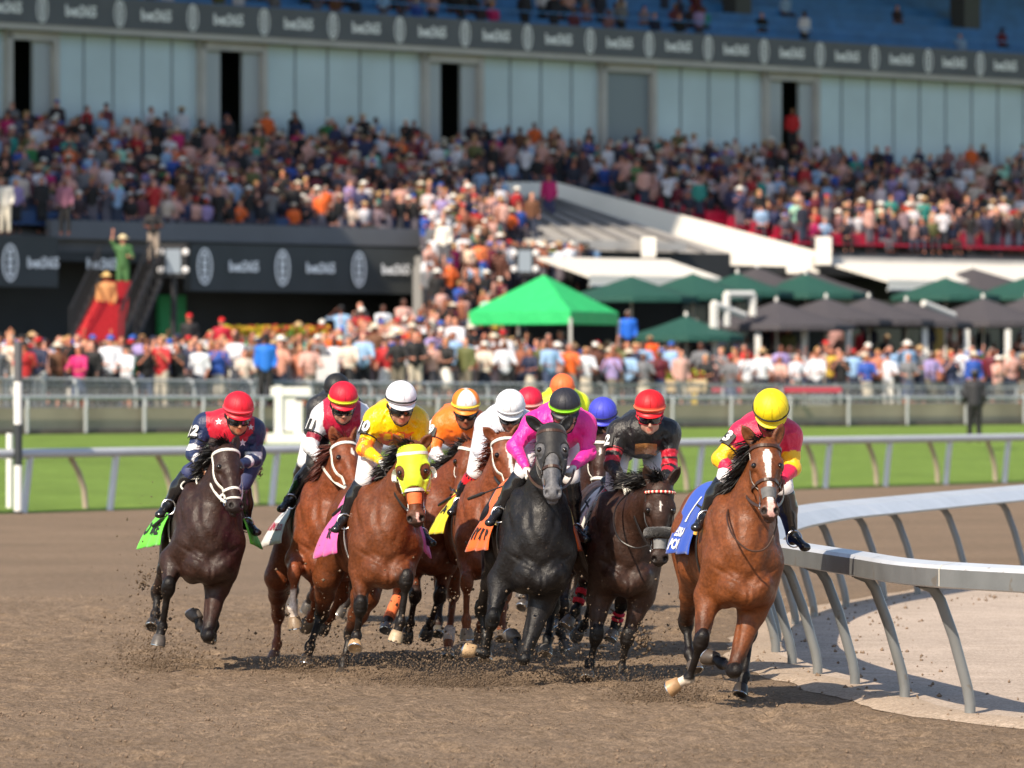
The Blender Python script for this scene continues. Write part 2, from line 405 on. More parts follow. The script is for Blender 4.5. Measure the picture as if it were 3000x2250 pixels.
mb.add([(gx1, -20, 0), (90, -20, 0), (R1[0] + 60, R1[1], 0), (R1[0], R1[1], 0), (gx1, gy1, 0), (gx1, gy0, 0)], [(0, 1, 2, 3, 4, 5)], M_dirt)
mb.add([(gx0, gy1, 0), (gx1, gy1, 0), (R1[0], R1[1], 0), (R0[0], R0[1], 0)], [(0, 1, 2, 3)], M_dirt)
o = mb.build('ground'); o['kind'] = 'structure'
mb = MB(); E3 = np.array(EDGE); tg_ = np.gradient(E3, axis=0); nr_ = np.stack([tg_[:, 1], -tg_[:, 0]], 1); nr_ /= np.linalg.norm(nr_, axis=1)[:, None]
rq = random.Random(5); sub = []
for i in range(len(EDGE) - 1):
    for t in np.linspace(0, 1, 8, endpoint=False): sub.append((E3[i] * (1 - t) + E3[i + 1] * t, nr_[i] * (1 - t) + nr_[i + 1] * t))
# sand inside the bend, pale dust along its edge
ins = [(x + .0, y) for x, y in EDGE]
sheet('infield', [(x, y, .022) for x, y in ins] + [(60, 100, .022), (60, 25, .022), (9, 25, .022)], M_sand)
mb = MB()
V = []
for i, (p, n_) in enumerate(sub):
    w = .10 + .07 * abs(noise.noise(Vector((i * .41, 0, 0)))) + .03 * rq.random(); o_ = -.30 + .07 * noise.noise(Vector((i * .2, 7, 0)))
    for a, z in ((o_ - w, .004), (o_, .034), (o_ + .34, .022)): V.append((p[0] + n_[0] * a, p[1] + n_[1] * a, z))
F = [(i * 3 + k, i * 3 + k + 1, i * 3 + k + 4, i * 3 + k + 3) for i in range(len(sub) - 1) for k in range(2)]
mb.add(V, F, M_edge); o = mb.build('dust_ridge', smooth=True); o['kind'] = 'structure'
sheet('terrain', [(-1200, -300, -.35), (1500, -300, -.35), (1500, 1600, -.35), (-1200, 1600, -.35)], M_turf)
# turf course rising to the wall, apron
us = np.linspace(-1500, 6500, 60); mb = MB(); V = []
for u in us:
    a, b = RAIL(u), WALL(u)
    for t, z in ((0, .0), (.004, .05), (.3, .30), (.7, .70), (.985, .96)): p = a * (1 - t) + b * t; V.append((p[0], p[1], z))
mb.add(V, [(i * 5 + k, i * 5 + k + 1, i * 5 + k + 6, i * 5 + k + 5) for i in range(59) for k in range(4)], M_turf); o = mb.build('turf', smooth=True); o['kind'] = 'structure'
M_conc = mat('weathered_concrete', (.40, .34, .25), rough=.9, var=.18, vscale=.6, bump=.3, bscale=6)
M_asph = mat('apron_asphalt', (.12, .115, .11), rough=.9, var=.15, vscale=.5)
mb = MB(); V = []
for u in us:
    b = WALL(u); c = SP(u, 9.0, 3.0)
    V += [(b[0], b[1], 1.62), (b[0] * .75 + c[0] * .25, b[1] * .75 + c[1] * .25, 1.7), (c[0], c[1], 3.0)]
mb.add(V, [(i * 3 + k, i * 3 + k + 1, i * 3 + k + 4, i * 3 + k + 3) for i in range(59) for k in range(2)], M_asph); struct('apron', mb)
# --- retaining wall
mb = MB(); nw = nrm(np.cross([0, 0, 1], list(WALL(3000) - WALL(0)) + [0]))
for i in range(59):
    a, b = WALL(us[i]), WALL(us[i + 1]); c = (a + b) / 2; L_ = np.linalg.norm(b - a); d = nrm(list(b - a) + [0])
    mb.box((c[0], c[1], 1.25), (L_, .3, .80), M_conc, (d, np.cross([0, 0, 1], d), (0, 0, 1)))
    mb.box((c[0] - nw[0] * 0, c[1] - .02, 1.0), (L_, .6, .16), mat('dark_kerb', (.15, .12, .09), rough=.9, var=.3, vscale=2), (d, np.cross([0, 0, 1], d), (0, 0, 1)))
w_ = mb.build('retaining_wall'); tag(w_, 'long low concrete retaining wall between the grass and the crowd apron', 'wall')
# --- crowd-control fence of bowed steel posts with two rails and mesh
M_galv = mat('galvanised_steel', (.30, .33, .35), rough=.45, metal=.4); M_galvl = mat('pale_galvanised', (.42, .45, .47), rough=.5, metal=.2)
def fz(u): return 2.42 - .27 * np.clip(u, 0, 3000) / 3000
fn_ = thing('fence', (*WALL(1500), 1.6), 'grey steel crowd fence with bowed posts and mesh on top of the concrete wall', 'fence')
forg = np.array([*WALL(1500), 1.6]); wd = nrm(list(WALL(3000) - WALL(0)) + [0]); wn = np.cross(wd, [0, 0, 1]); wn = wn if wn[1] < 0 else -wn
def WP(u, off=0, z=0): p = WALL(u); return np.array([p[0], p[1], z]) + wn * off
mb = MB(); mb.tube([WP(u, -.10, fz(u)) - forg for u in us], .035, M_galvl, 8); mb.build('top_rail', fn_, smooth=True)
mb = MB(); mb.tube([WP(u, .30, 1.93 - .1 * np.clip(u, 0, 3000) / 3000) - forg for u in us], .055, M_galvl, 8); mb.build('lower_rail', fn_, smooth=True)
mb = MB(); nb = 700; u_ = np.linspace(-300, 4600, nb)
for u in u_: p = WP(u, .02, 1.66) - forg; mb.box((p[0], p[1], p[2] + .32), (.016, .016, .62), M_galv)
for z_ in (1.68, 2.28): mb.tube([WP(u, .02, z_) - forg for u in us], .02, M_galv, 6)
mb.build('mesh_panel', fn_)
pp = None
for i, u in enumerate(np.arange(-120, 3200, 172.)):
    mb = MB(); z1 = fz(u); b = WP(u, 0, 0) 
    pts = [(.30, 1.62 - .45), (.30, 1.95), (.27, 2.1)] ; pts = [(0.02, 1.65), (.02, 2.05), (-.02, 2.25), (-.10, z1), (-.22, z1 + .03)]
    mb.tube([WP(u, a, z) - forg for a, z in pts], .045, M_galvl, 8)
    mb.tube([WP(u, a, z) - forg for a, z in [(.34, 1.0), (.34, 1.6), (.36, 1.8), (.30, 1.92)]], .05, M_galvl, 8)
    mb.build('post', fn_, smooth=True)
# --- turf rail (white, straight posts and tan gooseneck stays)
M_white = mat('white_rail_paint', (.62, .63, .65), rough=.4, var=.06, vscale=2); M_tan = mat('tan_stay_paint', (.40, .33, .25), rough=.6, var=.1)
M_rail = mat('silver_white_rail', (.50, .52, .55), rough=.35, var=.05, vscale=1.5)
rorg = np.array([*RAIL(1500), 0.]); tr = thing('running_rail', rorg, 'white running rail with straight posts along the near edge of the grass', 'rail')
rd = nrm(list(RAIL(3000) - RAIL(0)) + [0]); rn = np.cross(rd, [0, 0, 1]); rn = rn if rn[1] < 0 else -rn
def RP(u, off=0, z=0): p = RAIL(u); return np.array([p[0], p[1], z]) + rn * off
mb = MB(); mb.tube([RP(u, .05, 1.05) - rorg for u in us], .085, M_rail, 12); mb.build('rail', tr, smooth=True)
for u in [-190, 82, 334, 574, 806, 1030, 1250, 1462, 1664, 1862, 2052, 2240, 2426, 2602, 2778, 2950, 3120]:
    mb = MB(); mb.tube([RP(u, .0, 0) - rorg + rd * -.12, RP(u, .0, .55) - rorg + rd * -.02, RP(u, .05, 1.0) - rorg], .065, M_white, 10); mb.build('post', tr, smooth=True)
for u in [-60, 215, 470, 720, 945, 1165, 1385, 1590, 1800, 1990, 2170, 2370, 2550, 2730, 2900, 3070]:
    mb = MB(); mb.tube([RP(u, -.15, 0.02) - rorg + rd * .55, RP(u, -.15, .40) - rorg + rd * .5, RP(u, -.12, .7) - rorg + rd * .3, RP(u, -.05, 1.0) - rorg - rd * .05], .055, M_tan, 8); mb.build('stay', tr, smooth=True)
# --- inner rail round the bend
M_al = mat('brushed_metal_shaded', (.20, .21, .215), rough=.35, metal=.2, var=.12, vscale=3, bump=.15, bscale=30, speck=(.64, 9., (.16, .12, .08), .5)); M_cap = mat('rail_cover', (.52, .54, .57), rough=.30, var=.10, vscale=2, bump=.1, bscale=8, speck=(.66, 12., (.16, .12, .08), .6))
ir = thing('inside_rail', (2.3, 47.9, 0), 'curved inside rail with wide grey cover and gooseneck posts round the sand infield', 'rail'); io = np.array([2.3, 47.9, 0])
def smoothcurve(P, m=10):
    P = np.array(P, float); out = []
    for i in range(len(P) - 1):
        a, b, c, d = P[max(i - 1, 0)], P[i], P[i + 1], P[min(i + 2, len(P) - 1)]
        for t in np.linspace(0, 1, m, endpoint=False): out.append(.5 * (2 * b + (c - a) * t + (2 * a - 5 * b + 4 * c - d) * t * t + (3 * b - a - 3 * c + d) * t ** 3))
    return np.array(out + [P[-1]])
SCv = smoothcurve(EDGE, 8); tgv = np.gradient(SCv, axis=0); nv_ = np.stack([-tgv[:, 1], tgv[:, 0]], 1); nv_ /= np.linalg.norm(nv_, axis=1)[:, None]   # towards the track
nv3 = np.concatenate([nv_, np.zeros((len(nv_), 1))], 1)
cpts = np.concatenate([SCv, np.full((len(SCv), 1), 0.)], 1) - io
prof = [(.40, .90), (.42, .91), (.42, 1.03), (.40, 1.055), (.30, 1.075), (.10, 1.03), (-.06, .93), (-.06, .91), (.10, .99), (.36, .99)]
mb = MB(); mb.sweep(cpts, prof, nv3, M_cap); rl_ = mb.build('rail_cover', ir, smooth=False); 
rl_.data.materials.append(M_al)
for p_ in rl_.data.polygons:
    n_ = p_.normal
    if abs(n_.z) < .30: p_.material_index = 1  # upright faces get the darker metal; their shade is put into the colour
mb = MB()
for i in range(0, len(cpts), 22):
    p = cpts[i]; q = nv3[i]; t_ = nrm(list(tgv[i]) + [0]); 
    V = [];
    for s_ in (-.006, .006):
        for a, b in prof[:7]: V.append(p + q * (a + .003) + np.array([0, 0, b + .002]) + t_ * s_)
    mb.add(V, [(k, k + 1, k + 8, k + 7) for k in range(6)], mat('pale_joint_tape', (.75, .7, .6), rough=.5))
mb.build('joint', ir)
for (x, y) in [(3.85, 37.5)] + infield + post[:2]:
    i = int(np.argmin(np.hypot(SCv[:, 0] - x, SCv[:, 1] - y))); q = nv3[i]; b = np.array([x, y, 0.]) - io; mb = MB()
    mb.tube([b, b + [0, 0, .09] + q * .0, b + q * .02 + [0, 0, .2], b + q * .12 + [0, 0, .55], b + q * .215 + [0, 0, .80], b + q * .27 + [0, 0, .88], b + q * .36 + [0, 0, .915]], [.038, .038, .038, .038, .038, .037, .034], M_al, 12)
    po = mb.build('post', ir, smooth=True); mb = MB(); t_ = nrm(list(tgv[i]) + [0])
    mb.box(b + q * .30 + [0, 0, .905], (.16, .10, .03), M_leather, (q, t_, (0, 0, 1))); mb.build('bracket', po)
# --- striped marker pole on the left, low white stub beside it
def bandpole(u, Y, z0, hts, r, lab, cat, name='marker_pole'):
    p = PX(u, CV, Y); t = thing(name, (p[0], p[1], z0), lab, cat); z = 0
    for i, (h_, c) in enumerate(hts):
        mb = MB(); mb.lathe((0, 0, z), (0, 0, 1), [(0, r), (h_, r), (h_ + .002, r * .6)], mat('pole_' + c, {'white': (.75, .75, .73), 'black': (.03, .035, .04), 'grey': (.1, .1, .11)}[c], rough=.5), 14); mb.build('band', t, smooth=True); z += h_
    return t
bandpole(53, 100., 0., [(.05, 'black'), (1.25 - .55 + .1, 'white'), (.75 - .03, 'black'), (.75, 'white'), (.70, 'grey')], .075, 'tall black and white striped marker pole at the left edge', 'marker pole')
bandpole(28, 101.5, 0., [(.8, 'white'), (.6, 'white')], .06, 'short white marker post just left of the striped pole', 'marker post')

# ================================================================ grandstand
n3 = np.array([*NN, 0]); t3_ = np.array([*TT, 0])
def sbox(mb, u0, u1, D0, D1, z0, z1, m=None, steps=1):
    """box between image columns u0..u1 at depth D0..D1 in the stand's own axes"""
    for i in range(steps):
        a = u0 + (u1 - u0) * i / steps; b = u0 + (u1 - u0) * (i + 1) / steps
        P0 = SP(a, D1); P1 = SP(b, D1); d = np.array([TT[0], TT[1], 0]); n = np.array([NN[0], NN[1], 0])
        ka = (P0[:2] - [0, 210]) @ TT; kb = (P1[:2] - [0, 210]) @ TT
        c = np.array([0, 210, 0]) + d * (ka + kb) / 2 + n * (D0 + D1) / 2; c[2] = (z0 + z1) / 2
        mb.box(c, (abs(kb - ka), abs(D1 - D0), abs(z1 - z0)), m, (d, n, (0, 0, 1)))
def SPv(*a, **k): return SP(*a, **k)
_SP = SP
def SP(u, D, z=0., v=None): return _SP(u, D, None if v is not None else z, v)
M_glass = mat('pale_blue_glass_wall', (.55, .68, .74), rough=.3, spec=.5, var=.10, vscale=.35)
M_frame = mat('frame_concrete', (.52, .50, .48), rough=.8, var=.1, vscale=1.)
M_banner = mat('slate_banner', (.125, .135, .155), rough=.7, var=.08, vscale=.8); M_bannerdk = mat('dark_banner', (.05, .058, .062), rough=.7, var=.1, vscale=.8)
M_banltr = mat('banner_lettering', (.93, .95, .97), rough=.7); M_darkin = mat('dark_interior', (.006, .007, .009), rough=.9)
M_seatb = mat('blue_seat_plastic', (.03, .16, .42), rough=.5, var=.2, vscale=1.2); M_seatd = mat('navy_seat_plastic', (.015, .05, .15), rough=.5, var=.2, vscale=1.2); M_seatr = mat('red_seat_plastic', (.5, .01, .05), rough=.5, var=.2, vscale=1.2)
M_step = mat('terrace_concrete', (.13, .13, .14), rough=.9, var=.15, vscale=.6); M_par = mat('parapet_cream', (.80, .77, .72), rough=.8, var=.08, vscale=.5); M_dk = mat('dark_cladding', (.03, .033, .036), rough=.7, var=.15, vscale=.7)
gs = thing('grandstand', SP(1500, 5, 3.), 'huge multi-tier racecourse grandstand with glass wall, banners and open seating', 'grandstand'); go_ = np.array(gs.location)
def gpart(name, mb, smooth=False): return mb.build(name, gs, smooth=smooth, org=go_)
# glass wall with its panes and mullions (door bays left open)
doors = [(62, 24, 150), (680, 635, 770), (1320, 1245, 1400), (2318, 2245, 2400)]; closed = (1790, 1745, 1912)
bays = [(24, 160), (590, 770), (1245, 1405), (1765, 1912), (2243, 2390)]
segs = []; prev = -420
for a, b in bays: segs.append((prev, a)); prev = b
segs.append((prev, 4600)); zt, zb = 14.32, 8.9
for a, b in segs:
    mb = MB(); sbox(mb, a, b, -.15, 0, zb, zt, M_glass); gpart('glass_wall', mb)
    mb = MB(); n = max(1, int(round((b - a) / (92 - 14 * (a + b) / 6000)))); 
    for i in range(n + 1):
        u = a + (b - a) * i / n; p = SP(u, .03, (zb + zt) / 2); mb.box(p, (.045, .05, zt - zb), mat('mullion', (.30, .36, .39), rough=.5), (list(TT) + [0], list(NN) + [0], (0, 0, 1)))
    gpart('mullion', mb)
for (a, b), dk in zip(bays, (((18, 98)), ((645, 712)), ((1290, 1352)), None, ((2290, 2342)))):
    mb = MB(); sbox(mb, a, b, .02, .30, 14.0, 14.30, M_frame); 
    for u in (a, b): p = SP(u, .15, 11.9); mb.box(p, (.22, .3, 5.0), M_frame, (list(TT) + [0], list(NN) + [0], (0, 0, 1)))
    gpart('door_surround', mb)
    if dk:
        mb = MB(); sbox(mb, a, dk[0], -.1, .05, zb, 14.0, mat('door_leaf', (.42, .46, .49), rough=.4)); gpart('door_leaf', mb)
        mb = MB(); sbox(mb, dk[1], b, -.1, .05, zb, 14.0, mat('door_leaf', (.3, .34, .37))); gpart('door_leaf', mb)
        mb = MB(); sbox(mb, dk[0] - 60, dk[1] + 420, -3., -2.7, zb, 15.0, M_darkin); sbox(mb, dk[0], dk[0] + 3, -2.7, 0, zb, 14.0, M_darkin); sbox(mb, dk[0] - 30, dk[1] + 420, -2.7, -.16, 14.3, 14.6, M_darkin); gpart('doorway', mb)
    else: mb = MB(); sbox(mb, a, b, -.1, .05, zb, 14.0, mat('door_leaf_grey', (.22, .26, .29), rough=.4)); gpart('door_leaf', mb)
mb = MB(); sbox(mb, -420, 4600, -.1, .7, 14.32, 14.52, M_frame); gpart('sill_band', mb)
# fascia banner with its word and oval crest
mb = MB(); sbox(mb, -420, 4600, .55, .75, 14.52, 15.56, M_banner); gpart('fascia_banner', mb)
def ltr(txt, u, D, z, size, m, name='lettering', sx=1.):
    V, F = text_geo(txt, size); p = SP(u, D, z); t3 = np.array([*TT, 0]); W3 = p + t3 * (V[:, :1] * sx) + np.array([0, 0, 1]) * V[:, 1:2]
    return link(name, mesh_data(name, W3 - go_, F, False, [m]), gs)
def oval(u, D, z, h_, m):
    mb = MB(); t3 = np.array([*TT, 0]); n3 = np.array([*NN, 0]); p = SP(u, D, z); n = 24
    for (r1, r2) in ((1., .74),):
        V = [p + t3 * math.cos(a) * h_ * .27 * r + np.array([0, 0, 1]) * math.sin(a) * h_ * .5 * (r if r == 1 else .87) for r in (r1, r2) for a in np.linspace(0, 2 * math.pi, n, endpoint=False)]
        mb.add(V, [(k, (k + 1) % n, n + (k + 1) % n, n + k) for k in range(n)], m)
    for i in range(4):
        z_ = (1.5 - i) * h_ * .19; mb.add([p + t3 * (x * h_ * (.10 - .015 * abs(1.5 - i))) + np.array([0, 0, 1]) * (z_ + y * h_ * .075) for x, y in ((-1, -1), (1, -1), (1, 1), (-1, 1))], [(0, 1, 2, 3)], m)
    return mb.build('crest', gs, org=go_)
ov = [124, 351, 565, 774, 976, 1171, 1363, 1546, 1729, 1902, 2075, 2239, 2403, 2563, 2720, 2872, 3020]
for i, u in enumerate(ov):
    oval(u, .77, 15.04, .95, M_banltr)
for i in range(-1, len(ov) - 1):
    u = (ov[i] + ov[i + 1]) / 2 if i >= 0 else 18
    ltr('bet365', u, .77, 15.02, .52, M_banltr, sx=.95)
# upper deck: soffit and blue rows above the banner
mb = MB(); rowsD = 9
for r in range(rowsD):
    D = .4 - r * .85; z = 15.0 + r * .42; sbox(mb, -420, 4600, D - .85, D, z - .5, z, M_step)
gpart('upper_terrace', mb)
for r in range(rowsD):
    D = .1 - r * .85; z = 15.0 + r * .42; mb = MB(); sbox(mb, -420, 4600, D - .5, D - .05, z + .36, z + .44, M_seatb); sbox(mb, -420, 4600, D - .55, D - .47, z + .40, z + .86, M_seatb); sbox(mb, -420, 4600, D - .3, D - .25, z, z + .38, M_dk)
    o = gpart('seat_row', mb)
for u in (2180, 2850):
    mb = MB(); sbox(mb, u - 24, u + 22, -3.0, -2.2, 16.4, 22, mat('dark_column', (.07, .075, .08), rough=.7)); gpart('column', mb)
mb = MB(); sbox(mb, -420, 4600, .50, .56, 15.56, 15.60, M_seatb); sbox(mb, -420, 4600, .48, .53, 16.0, 16.05, M_seatb); gpart('deck_railing', mb)
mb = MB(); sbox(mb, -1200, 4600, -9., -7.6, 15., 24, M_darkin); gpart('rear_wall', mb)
# roof over the upper tiers, reaches out beyond the top of the picture and shades the stand
mb = MB(); 
for k0, k1, D1 in ((-110, -38, 17.2), (-38, 90, 13.0)):
    c = np.array([0, 210, 24.8]) + t3_ * (k0 + k1) / 2 + n3 * (D1 - 12) / 2; mb.box(c, (k1 - k0, D1 + 12, .7), M_frame, (t3_, n3, (0, 0, 1))); gpart('roof', mb)
# lower tier terrace
NR = 17
def trow(r): return 1.0 + r * .615, 10.05 - r * .191          # D, z of row r
mb = MB()
def gap(D): t = (D - 4.6) / 6.9; return (1400 + 190 * t, 1640 + 755 * t) if t > 0 else None
for r in range(NR):
    D, z = trow(r); gp = gap(D)
    if gp is None: sbox(mb, -420, 4600, D - .615, D, z - .6, z, M_step)
    else: sbox(mb, -420, gp[0], D - .615, D, z - .6, z, M_step); sbox(mb, gp[1], 4600, D - .615, D, z - .6, z, M_step)
gpart('lower_terrace', mb)
for r in range(NR):
    D, z = trow(r)
    if r % 1 == 0:
        for (a, b) in ((-420, 1470 if gap(D) else 1600), ((gap(D)[1] + 15) if gap(D) else 1615, 4600)):
            red = r >= 9 and a > 1400
            mb = MB(); sbox(mb, a, b, D - .38, D - .08, z + .34, z + .42, M_seatr if red else M_seatd); sbox(mb, a, b, D - .42, D - .37, z + .38, z + .78, M_seatr if red else M_seatd); gpart('seat_row', mb)
Df, zf = trow(NR - 1)
# parapet wall between the stair well and the right-hand seats
def prism(mb, P, th, m):    # polygon in the picture's order, given thickness along the stand's outward axis
    k = len(P); V = [np.asarray(q, float) for q in P] + [np.asarray(q, float) - n3 * th for q in P]
    mb.add(V, [tuple(range(k))[::-1], tuple(range(k, 2 * k))] + [(i, (i + 1) % k, k + (i + 1) % k, k + i) for i in range(k)], m)
mb = MB(); prism(mb, [SP(1350, 4.9, v=532), SP(1632, 4.9, v=534), SP(1632, 4.9, v=582), SP(1350, 4.9, v=578)], .3, M_par)
Dp = lambda u: 4.9 + (u - 1632) / (2400 - 1632) * 6.9
prism(mb, [SP(1632, Dp(1632), v=534), SP(1975, Dp(1975), v=624), SP(2400, Dp(2400), v=738), SP(2400, Dp(2400), v=800), SP(2148, Dp(2148), v=802), SP(2135, Dp(2135), v=742), SP(1975, Dp(1975), v=690), SP(1632, Dp(1632), v=582)], .35, M_par)
gpart('parapet', mb)
M_ramp = mat('grey_ramp', (.34, .33, .32), rough=.9, var=.12, vscale=.5); mb = MB()
A_, B_, C_, D_ = SP(1400, 4.9, v=575), SP(1650, 5.2, v=585), SP(2140, 10.6, v=742), SP(1590, 11.0, v=748)
mb.add([A_, B_, C_, D_, A_ - [0, 0, .3], B_ - [0, 0, .3], C_ - [0, 0, .3], D_ - [0, 0, .3]], [(0, 3, 2, 1), (4, 5, 6, 7), (3, 7, 6, 2), (0, 4, 7, 3)], M_ramp)
for i in range(1, 7):
    t = i / 7; p, q = A_ * (1 - t) + B_ * t, D_ * (1 - t) + C_ * t; mb.tube([p + [0, 0, .06], q + [0, 0, .06]], .07, mat('ramp_joint', (.16, .16, .17), rough=.9), 4)
gpart('ramp', mb)
mb = MB(); sbox(mb, 1760, 2140, 11.0, 11.3, 6.0, 6.9, M_dk); gpart('ramp_underside', mb)
# front fascia of the lower deck, lettering
mb = MB(); sbox(mb, -420, 170, Df + .1, Df + .5, 5.35, 6.95, M_bannerdk); gpart('lower_banner', mb); mb = MB(); sbox(mb, 560, 1235, Df + .1, Df + .45, 5.30, 6.82, M_bannerdk); gpart('lower_banner', mb)
mb = MB(); sbox(mb, 150, 1330, Df + .05, Df + .3, 6.9, 7.5, M_banner); gpart('deck_front', mb)
for u in (30, 600, 828, 1052): oval(u, Df + .52, 6.1, 1.2, M_banltr)
for u in (127, 715, 940, 1160, 300): ltr('bet365', u, Df + .53, 6.1, .46, M_banltr)
# ground floor under the deck
mb = MB(); sbox(mb, -420, 4600, 8.0, 8.4, 2.4, 6.6, M_dk); gpart('ground_floor_wall', mb)
mb = MB(); sbox(mb, -420, 4600, 8.4, Df + .1, 6.2, 6.5, M_dk); gpart('deck_soffit', mb)
M_win = mat('shop_glass', (.05, .09, .11), rough=.08, spec=.7)
for a, b in ((2000, 2070), (2110, 2190), (2430, 2520), (2535, 2640), (2655, 2700), (2850, 2930), (2940, 3030)):
    mb = MB(); sbox(mb, a, b, 8.41, 8.47, 3.3, 5.4, M_win); gpart('window', mb)
mb = MB(); sbox(mb, 2725, 2775, 8.42, 8.5, 2.8, 4.6, mat('yellow_board', (.55, .36, .08), rough=.6)); gpart('yellow_panel', mb)
# green board under the stairs
mb = MB(); sbox(mb, 470, 545, 8.6, 8.8, 3.4, 5.2, mat('green_panel', (.03, .3, .1), rough=.6)); gpart('green_panel', mb)
# awnings
M_awn = mat('cream_awning', (.72, .70, .66), rough=.8, var=.04)
def awning(u0, u1, D0, D1, va, vb, lab):
    p = SP((u0 + u1) / 2, D0, v=va); t = thing('awning', p, lab, 'awning'); mb = MB(); a0, a1 = SP(u0, D0, v=va), SP(u1, D0, v=va + 6); z_ = a0[2]
    t3 = np.array([*TT, 0]); n3 = np.array([*NN, 0]); b0, b1 = a0 + n3 * (D1 - D0), SP(u1, D0, z=z_) + n3 * (D1 - D0); a1 = SP(u1, D0, z=z_)
    dz_ = SP(u0, D1, v=vb)[2] - z_; b0[2] += dz_; b1[2] += dz_; org = np.array(p)
    V = [a0 - org, a1 - org, b1 - org, b0 - org]; V += [q - [0, 0, .10] for q in V]; V += [V[3] - [0, 0, .35], V[2] - [0, 0, .35]]
    mb.add(V, [(0, 1, 2, 3), (7, 6, 5, 4), (0, 3, 7, 4), (1, 5, 6, 2), (0, 4, 5, 1), (3, 2, 9, 8)], M_awn); mb.build('canopy', t)
    mb = MB(); mb.tube([V[8], V[9]], .06, M_galvl, 8); mb.build('front_bar', t); return t
awning(1575, 1960, 12.7, 15.2, 752, 803, 'cream awning over the terrace left of the diagonal parapet, above the green tent')
awning(2420, 3200, 12.0, 15.0, 766, 816, 'long cream awning under the red seats at far right')
mb = MB(); sbox(mb, 1560, 2010, 11.2, 11.6, 6.95, 7.25, M_frame); sbox(mb, 2400, 4600, 11.6, 12.0, 6.5, 6.85, M_frame); gpart('deck_edge', mb)
mb = MB()
p = SP(1900, 12, v=725); mb.box(p, (.5, .5, .7), M_par); gpart('pier_cap', mb); mb = MB(); p = SP(2412, 12.2, v=735); mb.box(p, (.55, .55, 1.0), M_par); gpart('pier_cap', mb)
# red stairs with dark stringers
M_redst = mat('red_carpet_steps', (.55, .03, .04), rough=.8, var=.1); M_blkst = mat('black_steel', (.02, .02, .024), rough=.5)
st = thing('staircase', SP(290, 15, 2.3), 'flight of bright red steps with black handrails at the left of the stand', 'staircase'); so = np.array(st.location)
mb = MB(); ns = 18
for i in range(ns):
    t = i / (ns - 1); v_ = 1000 - 170 * t - 0; uL = 218 + (300 - 218) * t; uR = 345 + (372 - 345) * t; D = 21 - 5.5 * t
    a, b = SP(uL, D, v=v_), SP(uR, D, v=v_); c = (a + b) / 2; mb.box(c, (np.linalg.norm(b[:2] - a[:2]), .42, .14), M_redst, (list(TT) + [0], list(NN) + [0], (0, 0, 1)))
    mb.box(c + [0, .2, -.16], (np.linalg.norm(b[:2] - a[:2]), .04, .2), mat('dark_red_riser', (.22, .01, .015), rough=.8), (list(TT) + [0], list(NN) + [0], (0, 0, 1)))
mb.build('steps', st, org=so)
for uu_, nm in ((((205, 1005), (292, 820)), 'L'), (((352, 1010), (440, 800)), 'R'), (((395, 1005), (470, 825)), 'R2')):
    mb = MB(); a, b = SP(uu_[0][0], 21, v=uu_[0][1]), SP(uu_[1][0], 15.5, v=uu_[1][1])
    mb.tube([a, b], .09, M_blkst, 6); mb.tube([a + [0, 0, 1.0], b + [0, 0, 1.0]], .045, M_blkst, 6)
    for t in np.linspace(0, 1, 8): q = a * (1 - t) + b * t; mb.tube([q, q + [0, 0, 1.0]], .025, M_blkst, 6)
    mb.build('handrail', st, org=so)
mb = MB()
for i in range(12):
    D = 11.2 + i * .42; sbox(mb, 1235, 1490 - i * 4, D - .42, D, 2.4, 6.9 - i * .34, mat('grey_step', (.25, .25, .25)))
gpart('corner_steps', mb)
mb = MB(); sbox(mb, 1480, 1750, 11.0, 12.6, 5.0, 5.35, M_frame); gpart('landing', mb)
# signboard with lamps in front of the lower banner
def signboard(u, v, D, w, h_, lab):
    p = SP(u, D, v=v); t = thing('signboard', (p[0], p[1], 2.4), lab, 'signboard'); zc = p[2] - 2.4
    mb = MB(); mb.box((0, 0, zc), (w, .15, h_), M_blkst); mb.build('frame', t)
    mb = MB(); mb.box((0, -.09, zc), (w * .62, .04, h_ * .75), mat('grey_screen', (.25, .3, .36), rough=.4)); mb.build('panel', t)
    mb = MB(); mb.tube([(0, .15, 0), (0, .15, zc)], .10, M_blkst, 8); mb.tube([(-w * .6, .1, zc + h_ * .5), (w * .6, .1, zc + h_ * .5)], .03, M_blkst, 6); mb.build('stand', t)
    for sx in (-1, 1):
        for z_ in (.28, -.28): mb = MB(); mb.lathe((sx * w * .52, -.1, zc + z_ * h_), (0, -1, 0), [(0, .08), (.08, .11), (.1, .09)], mat('lamp_white', (.7, .7, .72), rough=.3), 12); mb.build('lamp', t, smooth=True)
signboard(508, 765, 15.5, .75, 1.0, 'grey panel sign on a black mast between the red stairs and the dark banner')
signboard(1538, 765, 14.5, .70, .95, 'grey panel sign on a black mast just above the green tent')
# --- green pop-up tent
M_tent = mat('bright_green_canvas', (.03, .50, .15), rough=.6, bump=.8, bscale=1.6, bdist=.12, var=.05, trans=0.); M_leg = mat('tent_leg_grey', (.45, .45, .44), rough=.4)
Yt = 172.; tp = lambda u, v, dY=0: PX(u, v, Yt + dY)
c_ = [tp(1373, 915, .9), tp(1671, 915, -2.), tp(1812, 915, 1.6), tp(1520, 915, 4.)]; zc_ = c_[0][2]
for q in c_: q[2] = zc_
cen = sum(c_) / 4; tn = thing('tent', (cen[0], cen[1], 1.9), 'bright green pop-up tent standing among the crowd on the apron', 'tent'); to = np.array(tn.location)
apex = cen.copy(); apex[2] = PX(1597, 803, Yt)[2]; mb = MB(); V = [apex - to] + [q - to for q in c_] + [q - to - [0, 0, .38] for q in c_]
mid_ = [((V[1 + i] + V[1 + (i + 1) % 4]) / 2) for i in range(4)]
